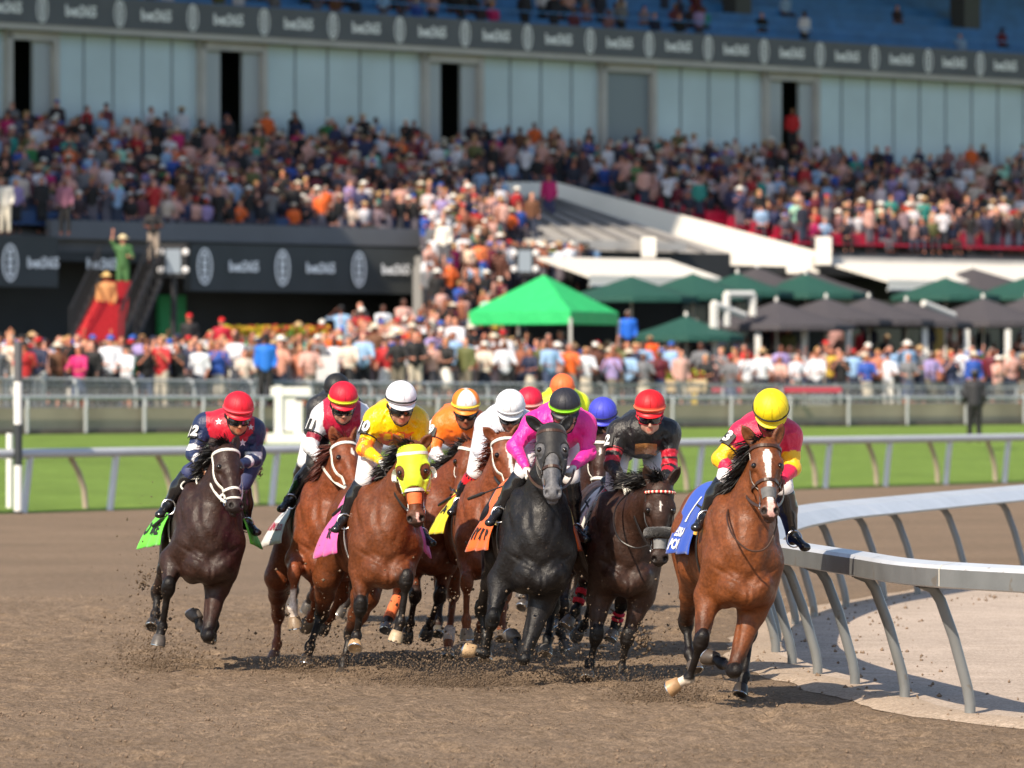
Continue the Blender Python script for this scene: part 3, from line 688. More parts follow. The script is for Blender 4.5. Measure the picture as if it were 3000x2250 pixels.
mb.add(V, [(0, 1, 2), (0, 2, 3), (0, 3, 4), (0, 4, 1)] + [(1 + i, 5 + i, 5 + (i + 1) % 4, 1 + (i + 1) % 4) for i in range(4)], M_tent); cn = mb.build('canopy', tn)
sm_ = cn.modifiers.new('t', 'SOLIDIFY'); sm_.thickness = .02
for q in c_: mb = MB(); mb.box((q[0] - to[0], q[1] - to[1], (zc_ - to[2]) / 2 - .1), (.09, .09, zc_ - to[2] - .2), M_leg); mb.box((q[0] - to[0], q[1] - to[1], .03), (.2, .2, .05), M_leg); mb.build('leg', tn)
# --- umbrellas
M_gumb = mat('bottle_green_canvas', (.012, .075, .06), rough=.8, var=.08); M_dumb = mat('charcoal_canvas', (.065, .06, .07), rough=.8, var=.08); M_wpost = mat('white_post', (.68, .68, .66), rough=.5)
def umbrella(proto, u, v_ap, D, r=2.0, hgt=.95, m=None, lab=''):
    p = SP(u, D, v=v_ap); base = 2.3; t = thing('parasol', (p[0], p[1], base), lab, 'parasol', 'parasols on the terrace'); z = p[2] - base; n = 8; V = [(0, 0, z)]; 
    for rr_, zz in ((.12, -.05), (r * .5, -hgt * .55), (r, -hgt), (r, -hgt - .18)):
        for k in range(n * 2):
            a = math.pi * k / n; f_ = rr_ * (1 if k % 2 == 0 else .955); V.append((f_ * math.cos(a), f_ * math.sin(a), z + zz))
    F = [(0, 1 + k, 1 + (k + 1) % 16) for k in range(16)] + [(1 + i * 16 + k, 1 + (i + 1) * 16 + k, 1 + (i + 1) * 16 + (k + 1) % 16, 1 + i * 16 + (k + 1) % 16) for i in range(3) for k in range(16)]
    mb = MB(); mb.add(V, F, m); mb.build('canopy', t)
    mb = MB(); mb.tube([(0, 0, 0), (0, 0, z + .1)], .045, M_wpost, 8); mb.lathe((0, 0, 0), (0, 0, 1), [(0, .3), (.08, .3), (.1, .1)], M_dk, 12); mb.build('pole', t, smooth=True)
    mb = MB(); mb.lathe((0, 0, z), (0, 0, 1), [(0, .06), (.1, .05), (.14, .02)], M_wpost, 8); mb.build('finial', t, smooth=True)
UM = [(1850, 808, 17, 2.0, .75, 'g', 'leftmost dark green parasol of the upper row'), (2030, 800, 17, 2.0, .8, 'g', 'dark green parasol under the left end of the parapet foot'), (2160, 800, 16, 1.7, .7, 'g', 'dark green parasol in front of the cream parapet foot'), (2218, 783, 14, 1.9, .8, 'd', 'charcoal parasol behind green ones below the parapet'), (2365, 790, 14, 2.0, .85, 'd', 'second charcoal parasol behind green ones below the parapet'), (2360, 802, 16, 1.9, .75, 'g', 'dark green parasol right of the parapet foot'),
      (2850, 785, 14, 2.7, .9, 'd', 'large charcoal parasol under the long awning'), (2770, 812, 17, 1.7, .7, 'g', 'dark green parasol left of the large charcoal one under the long awning'), (3000, 812, 17, 1.8, .7, 'g', 'dark green parasol at the right edge of the picture'),
      (2010, 925, 21, 1.7, .7, 'g', 'dark green parasol lowest and nearest the green tent'), (2275, 882, 21, 2.3, .85, 'd', 'leftmost charcoal parasol of the front row'), (2420, 872, 20, 2.1, .8, 'd', 'second charcoal parasol from the left in the front row'), (2545, 870, 20, 2.1, .85, 'd', 'middle charcoal parasol of the front row'), (2655, 880, 20, 2.0, .8, 'd', 'charcoal parasol in front of the blue windows'), (2880, 872, 20, 2.2, .9, 'd', 'charcoal parasol right of the white slanting rail'), (3010, 868, 20, 2.0, .9, 'd', 'charcoal parasol cut by the right edge')]
for (u, v, D, r, hg, c, lb) in UM: umbrella(None, u, v, D, r * 1.14, hg * .95, M_gumb if c == 'g' else M_dumb, lb)
# terrace posts with globe lamps
for i, (u, v0, v1) in enumerate([(2095, 890, 1045), (2220, 975, 1060), (2356, 965, 1040), (2486, 965, 1080), (2710, 960, 1045), (2832, 965, 1050), (2952, 965, 1060), (2265, 860, 900), (2360, 880, 900)][:7]):
    D = 22; p0, p1 = SP(u, D, v=v1), SP(u, D, v=v0); t = thing('lamp_post', (p0[0], p0[1], 1.9), ['white post at the left end of the terrace beside the low green parasol', 'thick white post under the leftmost front parasol', 'white post between the first two front parasols', 'white post under the middle front parasol', 'white post beside the yellow panel', 'white post right of the slanting rail', 'white post nearest the right edge'][i], 'post', 'white terrace posts')
    z = p1[2] - 1.9; mb = MB(); mb.box((0, 0, z / 2), (.19, .19, z), M_wpost); mb.build('post', t)
    continue
    mb = MB(); mb.lathe((0, -.1, z + .08), (0, 0, 1), [(0, .08), (.06, .2), (.2, .24), (.34, .2), (.42, .06)], mat('lamp_globe', (.75, .75, .72), rough=.3), 14); mb.build('globe', t, smooth=True)
fr = thing('handrail', SP(2130, 22, 2.), 'white timber frame with slanting handrail left of the front parasols', 'handrail'); fo = np.array(fr.location)
mb = MB()
for a, b in (((2090, 890), (2090, 960)), ((2090, 890), (2180, 925)), ((2128, 862), (2128, 955)), ((2128, 862), (2205, 862)), ((2205, 862), (2205, 925))): mb.tube([SP(a[0], 22, v=a[1]), SP(b[0], 22, v=b[1])], .13, M_wpost, 6)
mb.build('timbers', fr, org=fo)
fr = thing('handrail', SP(2750, 20.5, 2.), 'slanting white handrail above the yellow panel', 'handrail'); mb = MB(); mb.tube([SP(2705, 20.5, v=888), SP(2795, 20.5, v=925)], .12, M_wpost, 6); mb.tube([SP(2795, 20.5, v=925), SP(2795, 20.5, v=1000)], .1, M_wpost, 6); mb.build('timbers', fr, org=np.array(fr.location))
# --- flower beds
def flowerbed(name, u0, u1, v0, v1, Y, cols, lab, n=900):
    a, b = PX(u0, v1, Y), PX(u1, v1, Y); c = (a + b) / 2; t = thing(name, c, lab, 'flower bed'); rr = random.Random(u0); w = (b - a)[0]; h_ = (v1 - v0) * Y / FPX
    mb = MB(); mb.box((0, 0, -h_ * .25), (w, 1.0, h_ * .5), mat('planter_' + name, (.10, .08, .05), rough=.9)); mb.build('planter', t)
    ms_ = [mat('petal_' + str(c_), c_, rough=.8) for c_ in cols]; mb = MB()
    for i in range(n):
        x, y, z = rr.uniform(-w / 2, w / 2), rr.uniform(-.6, .5), rr.uniform(0, h_ * .8) * (1 - rr.random() * .3); s_ = rr.uniform(.04, .09)
        q = np.array([x, y, z]); a1 = nrm([rr.uniform(-1, 1) for _ in range(3)]); a2 = nrm(np.cross(a1, [rr.uniform(-1, 1) for _ in range(3)]))
        mb.add([q - a1 * s_, q - a2 * s_, q + a1 * s_, q + a2 * s_], [(0, 1, 2, 3)], ms_[min(int((x / w + .5) * len(ms_) * .999) if rr.random() < .5 else rr.randrange(len(ms_)), len(ms_) - 1)])
    mb.build('flowers', t)
flowerbed('flower_bed', 655, 965, 945, 985, 170., [(.5, .42, .02), (.5, .42, .02), (.45, .05, .03), (.1, .2, .03), (.5, .1, .03)], 'long bed of yellow and red flowers behind the apron crowd at left', 1500)
flowerbed('flower_bed', 1925, 2060, 1075, 1112, 172.5, [(.15, .3, .03), (.5, .42, .02), (.4, .04, .04)], 'bed of yellow and red flowers beside the fence right of centre', 700)
pl = thing('planter_box', PX(1985, 1130, 172.), 'pale wooden planter box on yellow legs by the fence right of centre', 'planter'); mb = MB(); mb.box((0, 0, 0), (1.75, .6, .38), mat('pale_wood', (.55, .42, .25), rough=.7)); mb.build('box', pl)
for sx in (-.5, .5): mb = MB(); mb.box((sx, -.2, -.4), (.16, .1, .55), mat('yellow_leg', (.6, .42, .02), rough=.6)); mb.build('leg', pl)
# --- white barrier boards in the crowd, jump-like white frame, red sponsor board
bd = thing('hoarding', PX(870, 1085, 159.), 'plain white hoarding among the crowd left of centre', 'hoarding'); mb = MB(); mb.box((0, 0, 0), (2.3, .08, .8), mat('white_hoarding', (.62, .62, .64), rough=.6)); mb.build('board', bd); mb = MB(); mb.box((-.8, 0, -.5), (.08, .08, .4), M_galv); mb.box((.8, 0, -.5), (.08, .08, .4), M_galv); mb.build('feet', bd)
wf = thing('white_stand', PX(845, 1298, 143.), 'white frame stand with thick legs and maroon base on the turf edge', 'stand'); mb = MB()
for x, z0, z1 in ((-.25, 0, 1.45), (.25, 0, 1.05)): mb.box((x, 0, (z0 + z1) / 2), (.2, .2, z1 - z0), M_wpost)
mb.box((0, 0, .12), (1.1, .5, .25), M_wpost); mb.box((.05, 0, 1.30), (1.0, .16, .22), M_wpost); mb.box((0, .05, .75), (.35, .1, .9), M_wpost); mb.build('frame', wf); mb = MB(); mb.box((-.75, .0, .2), (.45, .4, .3), mat('maroon_base', (.2, .01, .03), rough=.7)); mb.build('base', wf)
rb = thing('barrier', PX(2260, 1142, 174.8), 'maroon-topped barrier with white pickets on the fence at right', 'barrier'); mb = MB(); mb.box((0, 0, 0), (4.3, .12, .15), mat('maroon_bar', (.38, .03, .06), rough=.5)); mb.build('bar', rb)
mb = MB()
for i in range(34): mb.box((-1.9 + i * .112, .05, -.28), (.02, .02, .45), M_galvl)
mb.build('pickets', rb)
# ================================================================ horses
def arr(*a): return np.array(a, float)
M_coat = mat('horse_coat', rough=.5, spec=.34, attr=True, var=.18, vscale=9, bump=.7, bscale=15, bdist=.016, var2=(.2, 45), rvar=(.13, 14), speck=(.70, 48., (.20, .145, .10), .5))
M_hair = mat('horse_hair', rough=.5, spec=.4, attr=True, var=.3, vscale=60)
M_leather = mat('black_leather', (.018, .016, .016), rough=.35, bump=.2, bscale=80, bdist=.003)
M_brownleather = mat('brown_leather', (.05, .022, .012), rough=.4, bump=.2, bscale=80, bdist=.003)
M_whitestrap = mat('white_strap', (.72, .70, .64), rough=.45, var=.08)
M_steel = mat('polished_steel', (.6, .6, .6), rough=.25, metal=1.)
M_hoof = mat('hoof_horn', attr=True, rough=.45, var=.2, vscale=25, bump=.3, bscale=60, bdist=.003)
M_eye = mat('eye_gloss', (.008, .005, .004), rough=.08, spec=.8)
M_dark_in = mat('nostril_dark', (.01, .007, .006), rough=.8)
HORSES = {}

def leg_prims(f, pts, rad, tg, back):
    """pts: elbow/stifle, knee/hock, fetlock, coronet"""
    e, k, t, c = pts; r0, r1, r2, r3 = rad
    f.cone(e, k, r0, r1, .05, tg)
    m = e + (k - e) * .28
    f.cone(e + (k - e) * .08 - back * .01, e + (k - e) * .5 - back * .015, r0 * .85, r1 * 1.05, .04, tg)
    dk = nrm(t - k)
    f.cone(k - dk * .045, k + dk * .035, r1 * 1.12, r1 * 1.02, .02, tg + 1)
    f.ell(k - back * .010, (r1 * 1.06, r1 * 1.03, r1 * 1.2), .02, tg + 1)
    f.ell(k + dk * .05 + back * r1 * .7, r1 * .45, .03, tg + 1)
    f.cone(k + dk * .03, t, r2 * 1.05, r2 * .92, .02, tg + 2)
    f.cone(k + dk * .05 + back * .022, t + back * .018, r2 * .6, r2 * .65, .012, tg + 2)
    sdv = nrm(np.cross(dk, back))
    for q_ in (-1, 1):
        f.gro(k + dk * .06 + sdv * q_ * r2 * 1.0 + back * .012, t - dk * .04 + sdv * q_ * r2 + back * .012, .009, .009)
        f.gro(e + (k - e) * .15 + sdv * q_ * r0 * .75 + back * .02, k - dk * .06 + sdv * q_ * r1 + back * .0, .016, .012)
    f.gro(e + (k - e) * .1 - back * r0 * .9 + sdv * r0 * .3, e + (k - e) * .75 - back * r1, .016, .009)
    f.gro(k - sdv * .03 - back * r1 * 1.1, k + sdv * .03 - back * r1 * 1.1, .010, .008)
    f.gro(e + (k - e) * .3 + sdv * r0 * .9 - back * .02, k + sdv * r1, .006, -.004)
    f.ell(t, (r3 * 1.05,) * 3, .02, tg + 2)
    f.ell(t + back * .02, (r3 * .72,) * 3, .015, tg + 2)
    f.cone(t, c, r3 * .82, r3 * .95, .02, tg + 3)

def make_hoof(parent, org, cor, d, fwd, col, shoe=True):
    d = nrm(d); mb = MB()
    f = fwd - d * np.dot(fwd, d); f = nrm(f) if np.linalg.norm(f) > .05 else nrm(np.cross(d, [1, 0, 0]))
    s = np.cross(d, f); V = []; n = 20
    prof = [(-.016, .036, 0), (-.006, .046, 0), (.008, .050, .004), (.03, .054, .012), (.06, .058, .02), (.072, .057, .023), (.074, .052, .023), (.068, .042, .02), (.06, .018, .018)]
    for z, r, sh in prof:
        for k in range(n):
            t = 2 * math.pi * k / n
            V.append(cor - org + d * z + f * (math.cos(t) * r * 1.08 + sh) + s * math.sin(t) * r)
    L = len(prof)
    F = [(i * n + k, i * n + (k + 1) % n, (i + 1) * n + (k + 1) % n, (i + 1) * n + k) for i in range(L - 1) for k in range(n)]
    F += [tuple(range(n))[::-1], tuple((L - 1) * n + k for k in range(n))]
    V = np.array(V)
    c1 = np.array(lin(col)); C = np.tile(c1, (len(V), 1))
    zz = np.repeat([p[0] for p in prof], n)
    C *= (1 - .25 * np.sin(zz * 260)[:, None] ** 2 * .5)
    me = mesh_data('hoof', V, F, True, [M_hoof], None, C); me.set_sharp_from_angle(angle=.8)
    h = link('hoof', me, parent)
    if shoe:
        mb = MB(); n = 18; pts = []
        for k in range(n):
            t = math.radians(-140 + 280 * k / (n - 1))
            pts.append(cor - org + d * .077 + f * (math.cos(t) * .056 + .023) + s * math.sin(t) * .051)
        mb.tube(pts, .0065, M_steel, 6); mb.build('horseshoe', h, smooth=True)
    return h

def strap(mb, pts, nr, w, m, th=.004, closed=False):
    """flat band along pts; nr outward normals"""
    pts = [np.asarray(p, float) for p in pts]; n = len(pts); V = []
    for i in range(n):
        a = pts[(i - 1) % n] if closed else pts[max(i - 1, 0)]; b = pts[(i + 1) % n] if closed else pts[min(i + 1, n - 1)]
        t = nrm(b - a); N_ = nrm(nr[i] - t * np.dot(nr[i], t)); s = np.cross(t, N_) * w / 2
        V += [pts[i] - s, pts[i] - s * .8 + N_ * th, pts[i] + s * .8 + N_ * th, pts[i] + s]
    F = []
    for i in range(n if closed else n - 1):
        j = (i + 1) % n
        for q in range(3): F.append((i * 4 + q, j * 4 + q, j * 4 + q + 1, i * 4 + q + 1))
        F.append((i * 4 + 3, j * 4 + 3, j * 4, i * 4))
    mb.add(V, F, m)

def ring(ev, c, axis, ref, n=40, off=.004):
    axis = nrm(axis); x = nrm(ref - axis * np.dot(ref, axis)); y = np.cross(axis, x)
    th = np.linspace(0, 2 * math.pi, n, endpoint=False)
    D = np.cos(th)[:, None] * x + np.sin(th)[:, None] * y
    P, t = shoot(ev, np.tile(c, (n, 1)), D, 0, .3, 50)
    t = (np.roll(t, 1) + t + np.roll(t, -1)) / 3
    return c + D * (t + off)[:, None], D

def horse(key, s):
    rr = random.Random(key); Y0 = s['Y']; psi = math.radians(s.get('yaw', 11) - 4.5); h_ = arr(math.sin(psi), -math.cos(psi), 0); l_ = arr(math.cos(psi), math.sin(psi), 0); up = arr(0, 0, 1)
    X0 = (s['u'] - CU) / FPX * Y0; B = arr(X0, Y0, 0); dz = s.get('dz', 0.); bend = s.get('bend', .03)
    def W(x, y, z):
        bb = bend * min(0, x) * abs(min(0, x)) * 1.0
        return h_ * (x - .2) + l_ * (y + bb) + up * (z + dz)        # relative to B
    def J(q): return PX(q[0], q[1], Y0 + q[2]) - B
    T = np.stack([h_, l_, up])
    f = Field()
    # torso
    f.ell(W(-.38, 0, 1.12), (.80, .288, .385), .05, 1, T)
    f.ell(W(.08, 0, 1.12), (.42, .25, .39), .10, 1, T)
    f.ell(W(-.82, 0, 1.14), (.42, .235, .32), .10, 1, T)
    f.ell(W(-1.0, 0, 1.27), (.36, .225, .27), .10, 1, T)
    f.cone(W(.05, 0, 1.47), W(-.35, 0, 1.45), .075, .08, .12, 1)
    f.cone(W(-.45, 0, 1.40), W(-1.1, 0, 1.43), .09, .11, .12, 1)
    for sd in (-1, 1):
        f.ell(W(.12, sd * .145, 1.17), (.22, .115, .33), .05, 1, T)
        f.ell(W(.24, sd * .16, 1.02), (.13, .085, .15), .08, 1, T)
        f.ell(W(.345, sd * .085, .86), (.13, .105, .13), .03, 1, T)
        f.ell(W(.20, sd * .13, .84), (.20, .10, .14), .04, 1, T)
        f.ell(W(-1.12, sd * .11, 1.17), (.27, .135, .30), .06, 1, T)
        f.ell(W(-.80, sd * .17, 1.05), (.22, .095, .26), .06, 1, T)
    f.ell(W(.30, 0, .80), (.19, .10, .105), .04, 1, T)
    f.cone(W(.22, -.1, .80), W(.22, .1, .80), .07, .07, .05, 1)
    torso = Field(); torso.p = list(f.p)
    for sd in (-1, 1):
        f.gro(W(.30, sd * .25, 1.03), W(.44, sd * .13, .93), .016, .018); f.gro(W(.44, sd * .13, .93), W(.50, sd * .01, .86), .016, .018)
        f.gro(W(.46, sd * .16, .80), W(.34, sd * .24, .86), .018, .016); f.gro(W(.46, sd * .16, .80), W(.44, sd * .10, .72), .018, .014)
        f.gro(W(.50, sd * .02, 1.02), W(.42, sd * .10, 1.26), .03, .012); f.gro(W(.46, sd * .08, .98), W(.42, sd * .16, 1.12), .007, -.004)
        f.gro(W(.02, sd * .2, 1.50), W(.34, sd * .23, 1.17), .03, .016); f.gro(W(.10, sd * .28, 1.38), W(.0, sd * .30, 1.05), .03, .014)
        f.gro(W(.44, sd * .11, 1.22), W(.36, sd * .07, 1.40), .03, .014); f.gro(W(-.2, sd * .3, 1.28), W(-.15, sd * .29, .98), .03, .010)
        f.gro(W(-.62, sd * .29, 1.22), W(-.60, sd * .27, .95), .04, .016); f.gro(W(-.88, sd * .26, 1.38), W(-1.0, sd * .29, 1.05), .035, .012)
        for i in range(6): f.gro(W(-.2 - i * .075, sd * .31, 1.05), W(-.3 - i * .075, sd * .26, .86), .016, .004)
        f.gro(W(.49, sd * .10, 1.02), W(.50, sd * .07, .86), .007, -.004); f.gro(W(.40, sd * .2, 1.16), W(.47, sd * .13, .96), .006, -.004)
        f.gro(W(.30, sd * .28, 1.02), W(.33, sd * .22, .86), .006, -.004)
    f.gro(W(.50, 0, .90), W(.46, 0, .72), .013, .016)
    # legs
    fr, fl, hr, hl = s['FR'], s['FL'], s['HR'], s['HL']
    HC_ = s.get('hoofc', ['#4a443e'] * 4); hoofs = []
    for sd, q, tg, isf in ((-1, fr, 20, 1), (1, fl, 30, 1), (-1, hr, 40, 0), (1, hl, 50, 0)):
        k, t, hf = J(q[-3]), J(q[-2]), J(q[-1])
        if isf:
            e = J(q[0]) if len(q) == 4 else W(.12, sd * .165, .93)
            f.cone(W(.22, sd * .15, 1.02), e, .13, .098, .07, 1)
            rad = (.088, .047, .029, .040)
        else:
            e = J(q[0]) if len(q) == 4 else W(-.72, sd * .19, .97)
            f.cone(W(-.95, sd * .14, 1.2), e, .175, .112, .09, 1)
            f.cone(W(-1.2, sd * .13, 1.12), (e + k) / 2, .14, .07, .09, 1)
            rad = (.098, .050, .032, .042)
        L1 = nrm(t - k)
        if isf:   # tendons lie on the back of the cannon: away from the direction the knee points
            bk = nrm(-(k - (e + t) / 2) + -h_ * .08 * 1.0)
            if np.linalg.norm(k - (e + t) / 2) < .05: bk = -h_
        else:
            bk = -h_ * .7 + up * -.1; bk = nrm(bk - L1 * np.dot(bk, L1))
            f.ell(k - L1 * .04 - h_ * .03, .036, .03, tg + 1)
        bk = nrm(bk - L1 * np.dot(bk, L1) * .9)
        d = nrm(hf - t); cor = t + d * .085
        leg_prims(f, (e, k, t, cor), rad, tg, bk)
        hoofs.append((cor, d, -bk))
    # head frame
    P, Mz = J(s['poll']), J(s['muz']); A = nrm(Mz - P); Ln = np.linalg.norm(Mz - P)
    ph = math.radians(s.get('hyaw', 0)); rl = math.radians(s.get('hroll', 0))
    R = arr(math.cos(ph), math.sin(ph), math.sin(rl)); R = nrm(R - A * np.dot(R, A)); N = np.cross(A, R)
    if np.dot(N, arr(0, -1, .3)) < 0: N = -N
    HA = np.stack([R, N, A]); sc = s.get('hs', 1.) 
    def Hd(x, n, t): return P + R * x * sc + N * n * sc + A * (t * Ln)
    hd = Field()
    hd.ell(Hd(0, -.085, .12), (.098 * sc, .085 * sc, .12 * sc), .03, 10, HA)
    hd.cone(Hd(0, -.075, .10), Hd(0, -.062, .40), .094 * sc, .08 * sc, .04, 10, N, 1.)
    for sd in (-1, 1):
        hd.ell(Hd(sd * .085, -.052, .30), (.038 * sc, .032 * sc, .06 * sc), .03, 10, HA)
        hd.ell(Hd(sd * .103, -.065, .335), (.018 * sc, .024 * sc, .026 * sc), .008, 10, HA)
        hd.ell(Hd(sd * .066, -.155, .36), (.042 * sc, .085 * sc, .12 * sc), .035, 10, HA)
        hd.cone(Hd(sd * .074, -.075, .42), Hd(sd * .05, -.065, .68), .022 * sc, .014 * sc, .02, 10)
        hd.cone(Hd(sd * .055, -.20, .42), Hd(sd * .022, -.125, .86), .035 * sc, .03 * sc, .03, 10)
        hd.ell(Hd(sd * .040, -.045, .895), (.029 * sc, .034 * sc, .045 * sc), .018, 11, HA)
    hd.cone(Hd(0, -.055, .34), Hd(0, -.045, .84), .062 * sc, .040 * sc, .03, 10)
    hd.cone(Hd(0, -.11, .55), Hd(0, -.085, .86), .050 * sc, .044 * sc, .03, 10)
    hd.ell(Hd(0, -.06, .93), (.052 * sc, .047 * sc, .042 * sc), .03, 11, HA)
    hd.ell(Hd(0, -.10, .955), (.042 * sc, .035 * sc, .035 * sc), .015, 11, HA)
    for sd in (-1, 1):
        hd.ell(Hd(sd * .043, -.022, .925), (.016 * sc, .024 * sc, .021 * sc), .012, 12, HA, True)
        hd.ell(Hd(sd * .088, -.045, .53), (.02 * sc, .03 * sc, .08 * sc), .03, 12, HA, True)
    hd.cone(Hd(-.05, -.083, .985), Hd(.05, -.083, .985), .006, .006, .012, 12, neg=True)
    # ears
    ears = s.get('ears'); earf = []
    for i, sd in enumerate((-1, 1)):
        base = Hd(sd * .062, -.085, .02)
        tip = J(ears[i]) if ears else base + R * sd * .03 + up * .10 - A * .07 - N * .05
        ed = nrm(tip - base); tip = base + ed * min(max(np.linalg.norm(tip - base), .13), .19)
        fn = nrm(N * .8 + R * sd * .55); fn = nrm(fn - ed * np.dot(fn, ed)); sw = np.cross(ed, fn)
        hd.ell(base + ed * .015, (.032, .03, .035), .02, 14)
        el = np.linalg.norm(tip - base)
        hd.ell(base + ed * el * .42, (.046, .024, el * .48), .012, 14, np.stack([sw, fn, ed]))
        hd.cone(base + ed * el * .6, tip, .027, .004, .01, 14, fn, .7)
        hd.ell(base + ed * el * .50 + fn * .021, (.028, .017, el * .36), .008, 15, np.stack([sw, fn, ed]), True)
    # neck
    n0 = W(.16, 0, 1.24); n1 = Hd(0, -.12, .10)
    nb = s.get('neckmid'); mid = J(nb) if nb else (n0 * .5 + n1 * .5) + up * -.03
    side = nrm(np.cross(up, n1 - n0)) if np.linalg.norm(np.cross(up, nrm(n1 - n0))) > .2 else l_
    f.cone(n0, mid, .215, .152, .08, 1, side, .80)
    f.cone(mid, n1, .152, .098, .06, 1, side, .78)
    f.cone(W(.05, 0, 1.42), mid + up * .10, .09, .07, .06, 1)
    f.cone(mid + up * .09, Hd(0, -.12, .02), .07, .06, .05, 1)
    f.cone(W(.30, 0, 1.10), mid - up * .06, .15, .11, .06, 1)
    n_body = len(f.p); f.p += hd.p
    headev = lambda Q: Field.ev(hd, Q)
    V, F = f.mesh(s.get('res', .012), relax=1)
    # colours
    near = f.near(V); tg = np.array([p[5] for p in f.p])[near]
    c = np.array(lin(s['coat'])) * .85; C = np.tile(c, (len(V), 1))
    z = V[:, 2]
    pt = np.array(lin(s.get('points', s['coat']))); belly = np.array(lin(s.get('belly', s['coat'])))
    def mixc(C, w, col): return C * (1 - w[:, None]) + np.asarray(col) * w[:, None]
    nzv = np.sin(V[:, 0] * 23 + V[:, 1] * 17) * np.sin(V[:, 2] * 19 + V[:, 1] * 11)
    C = mixc(C, np.clip((1.0 - z) / .5 + nzv * .15, 0, 1) * .35, belly)
    for li, t0 in enumerate((20, 30, 40, 50)):
        q = (fr, fl, hr, hl)[li]; e, k, t, hf = (J(q[0]) if len(q) == 4 else W(.12 if li < 2 else -.72, (-1, 1)[li % 2] * .17, .95)), J(q[-3]), J(q[-2]), J(q[-1])
        on = (tg >= t0) & (tg < t0 + 4)
        dk = ((V - k) @ nrm(t - k)) / max(np.linalg.norm(t - k), .01)
        dup = ((V - k) @ nrm(e - k)) / max(np.linalg.norm(e - k), .01)
        w = np.where(on, np.clip(1 - dup * 1.7 + nzv * .25, 0, 1) ** 1.5, 0); w = np.where(on & (tg > t0), 1, w)
        C = mixc(C, w * s.get('ptw', 1.), pt)
        sk = s.get('socks', {}).get(li)
        if sk is not None:
            w = np.where(on & (tg >= t0 + 2), np.clip((dk - sk[0]) * 14 + nzv, 0, 1), 0); w = np.where(on & (tg == t0 + 3), 1, w)
            C = mixc(C, w, lin(sk[1]))
    hm = tg == 11; Q = V - P; hx = Q @ R / sc; hn = Q @ N / sc; ht = Q @ A / Ln
    ishead = (tg >= 10) & (tg < 16)
    C = mixc(C, np.where(ishead, np.clip((ht - .80) / .12, 0, 1), 0) * s.get('muzw', .8), lin(s.get('muzc', '#2a2422')))
    C = mixc(C, np.where((tg == 14), .25, 0.), lin(s.get('points', s['coat'])))
    for sd in (-1, 1): C = mixc(C, np.where(ishead, np.exp(-(np.linalg.norm(V - shoot(headev, Hd(sd * .045, -.06, .335)[None], nrm(R * sd * .82 + N * .55 - A * .05)[None], 0, .2, 60)[0][0], axis=1) / .032) ** 2), 0) * .8, np.array(lin(s['coat'])) * .25)
    bl = s.get('blaze')
    if bl:   # list of (t, halfwidth, xoff)
        bt = np.array(bl); wv = np.interp(ht, bt[:, 0], bt[:, 1]); xo = np.interp(ht, bt[:, 0], bt[:, 2])
        m = ishead & (hn > -.06) & (ht > bt[0, 0]) & (ht < bt[-1, 0]) & (np.abs(hx - xo + nzv * .003) < wv)
        w = np.where(m, 1., 0.); C = mixc(C, w, (.72, .66, .62))
        C = mixc(C, w * np.clip((ht - .80) / .05, 0, 1), (.62, .36, .32))
    for (x_, n_, t_) in ((.043, -.022, .925), (-.043, -.022, .925)):
        C = mixc(C, np.where(np.linalg.norm(V - Hd(x_, n_, t_), axis=1) < .026, .9, 0.), (.01, .007, .006))
    if s.get('muzcol2') is not None: C = mixc(C, np.where(ishead, np.clip((ht - .12) / .1, 0, 1) * np.where(ht < .42, .75, 1), 0) * .9, lin(s['muzcol2']))
    root = thing('horse', B, s['label'], 'horse', 'racehorses galloping round the bend')
    body = link('body', mesh_data('body', V, F, True, [M_coat], None, np.clip(C, 0, 1)), root)
    for i, (cor, d, fw) in enumerate(hoofs): make_hoof(root, np.zeros(3), cor, d, fw, HC_[i], True)
    # eyes
    for sd in (-1, 1):
        ed_ = nrm(R * sd * .82 + N * .55 - A * .05); ec_, _t = shoot(headev, Hd(sd * .045, -.06, .335)[None], ed_[None], 0, .2, 60)
        mb = MB(); mb.lathe(ec_[0] - ed_ * .008, ed_, [(-.019, .004), (-.014, .014), (-.006, .0200), (0, .0212), (.006, .0200), (.013, .015), (.0175, .008), (.0188, .002)], M_eye, 14)
        mb.build('eye', root, smooth=True)
    # mane + forelock + tail
    hc = np.array(lin(s.get('mane', '#0c0a0a'))); Vs, Fs, Cs = [], [], []
    def strand(p, v0, wdir, L, w, g, n=6):
        v = np.array(v0, float); o = len(Vs); q = np.array(p, float); cc = hc * rr.uniform(.6, 1.5)
        for i in range(n + 1):
            ww = w * (1 - (i / n) ** 1.5) + .0012
            Vs.append(q - wdir * ww); Vs.append(q + wdir * ww); Cs.append(cc); Cs.append(cc)
            q = q + v * L / n; v = nrm(v + np.array(g) / n + np.array([rr.uniform(-.18, .18) for _ in range(3)]))
        for i in range(n): Fs.append((o + 2 * i, o + 2 * i + 1, o + 2 * i + 3, o + 2 * i + 2))
    md = nrm(arr(*s.get('manedir', (-.6, .5, .35)))); ML = s.get('manelen', .17)
    c0 = W(.02, 0, 1.50); c2 = Hd(0, -.09, -.02); c1 = mid + up * .17
    for i in range(s.get('nmane', 760)):
        t = rr.random() ** .8; p = c0 * (1 - t) ** 2 + c1 * 2 * t * (1 - t) + c2 * t * t
        p = p + side * rr.uniform(-.03, .03) + up * rr.uniform(-.04, .015)
        strand(p, nrm(md + arr(rr.uniform(-.35, .35), rr.uniform(-.3, .3), rr.uniform(-.3, .45))), nrm(arr(rr.uniform(-1, 1), rr.uniform(-1, 1), rr.uniform(-1, 1))), ML * rr.uniform(.5, 1.25), rr.uniform(.004, .009), (-.5, .2, -1.3))
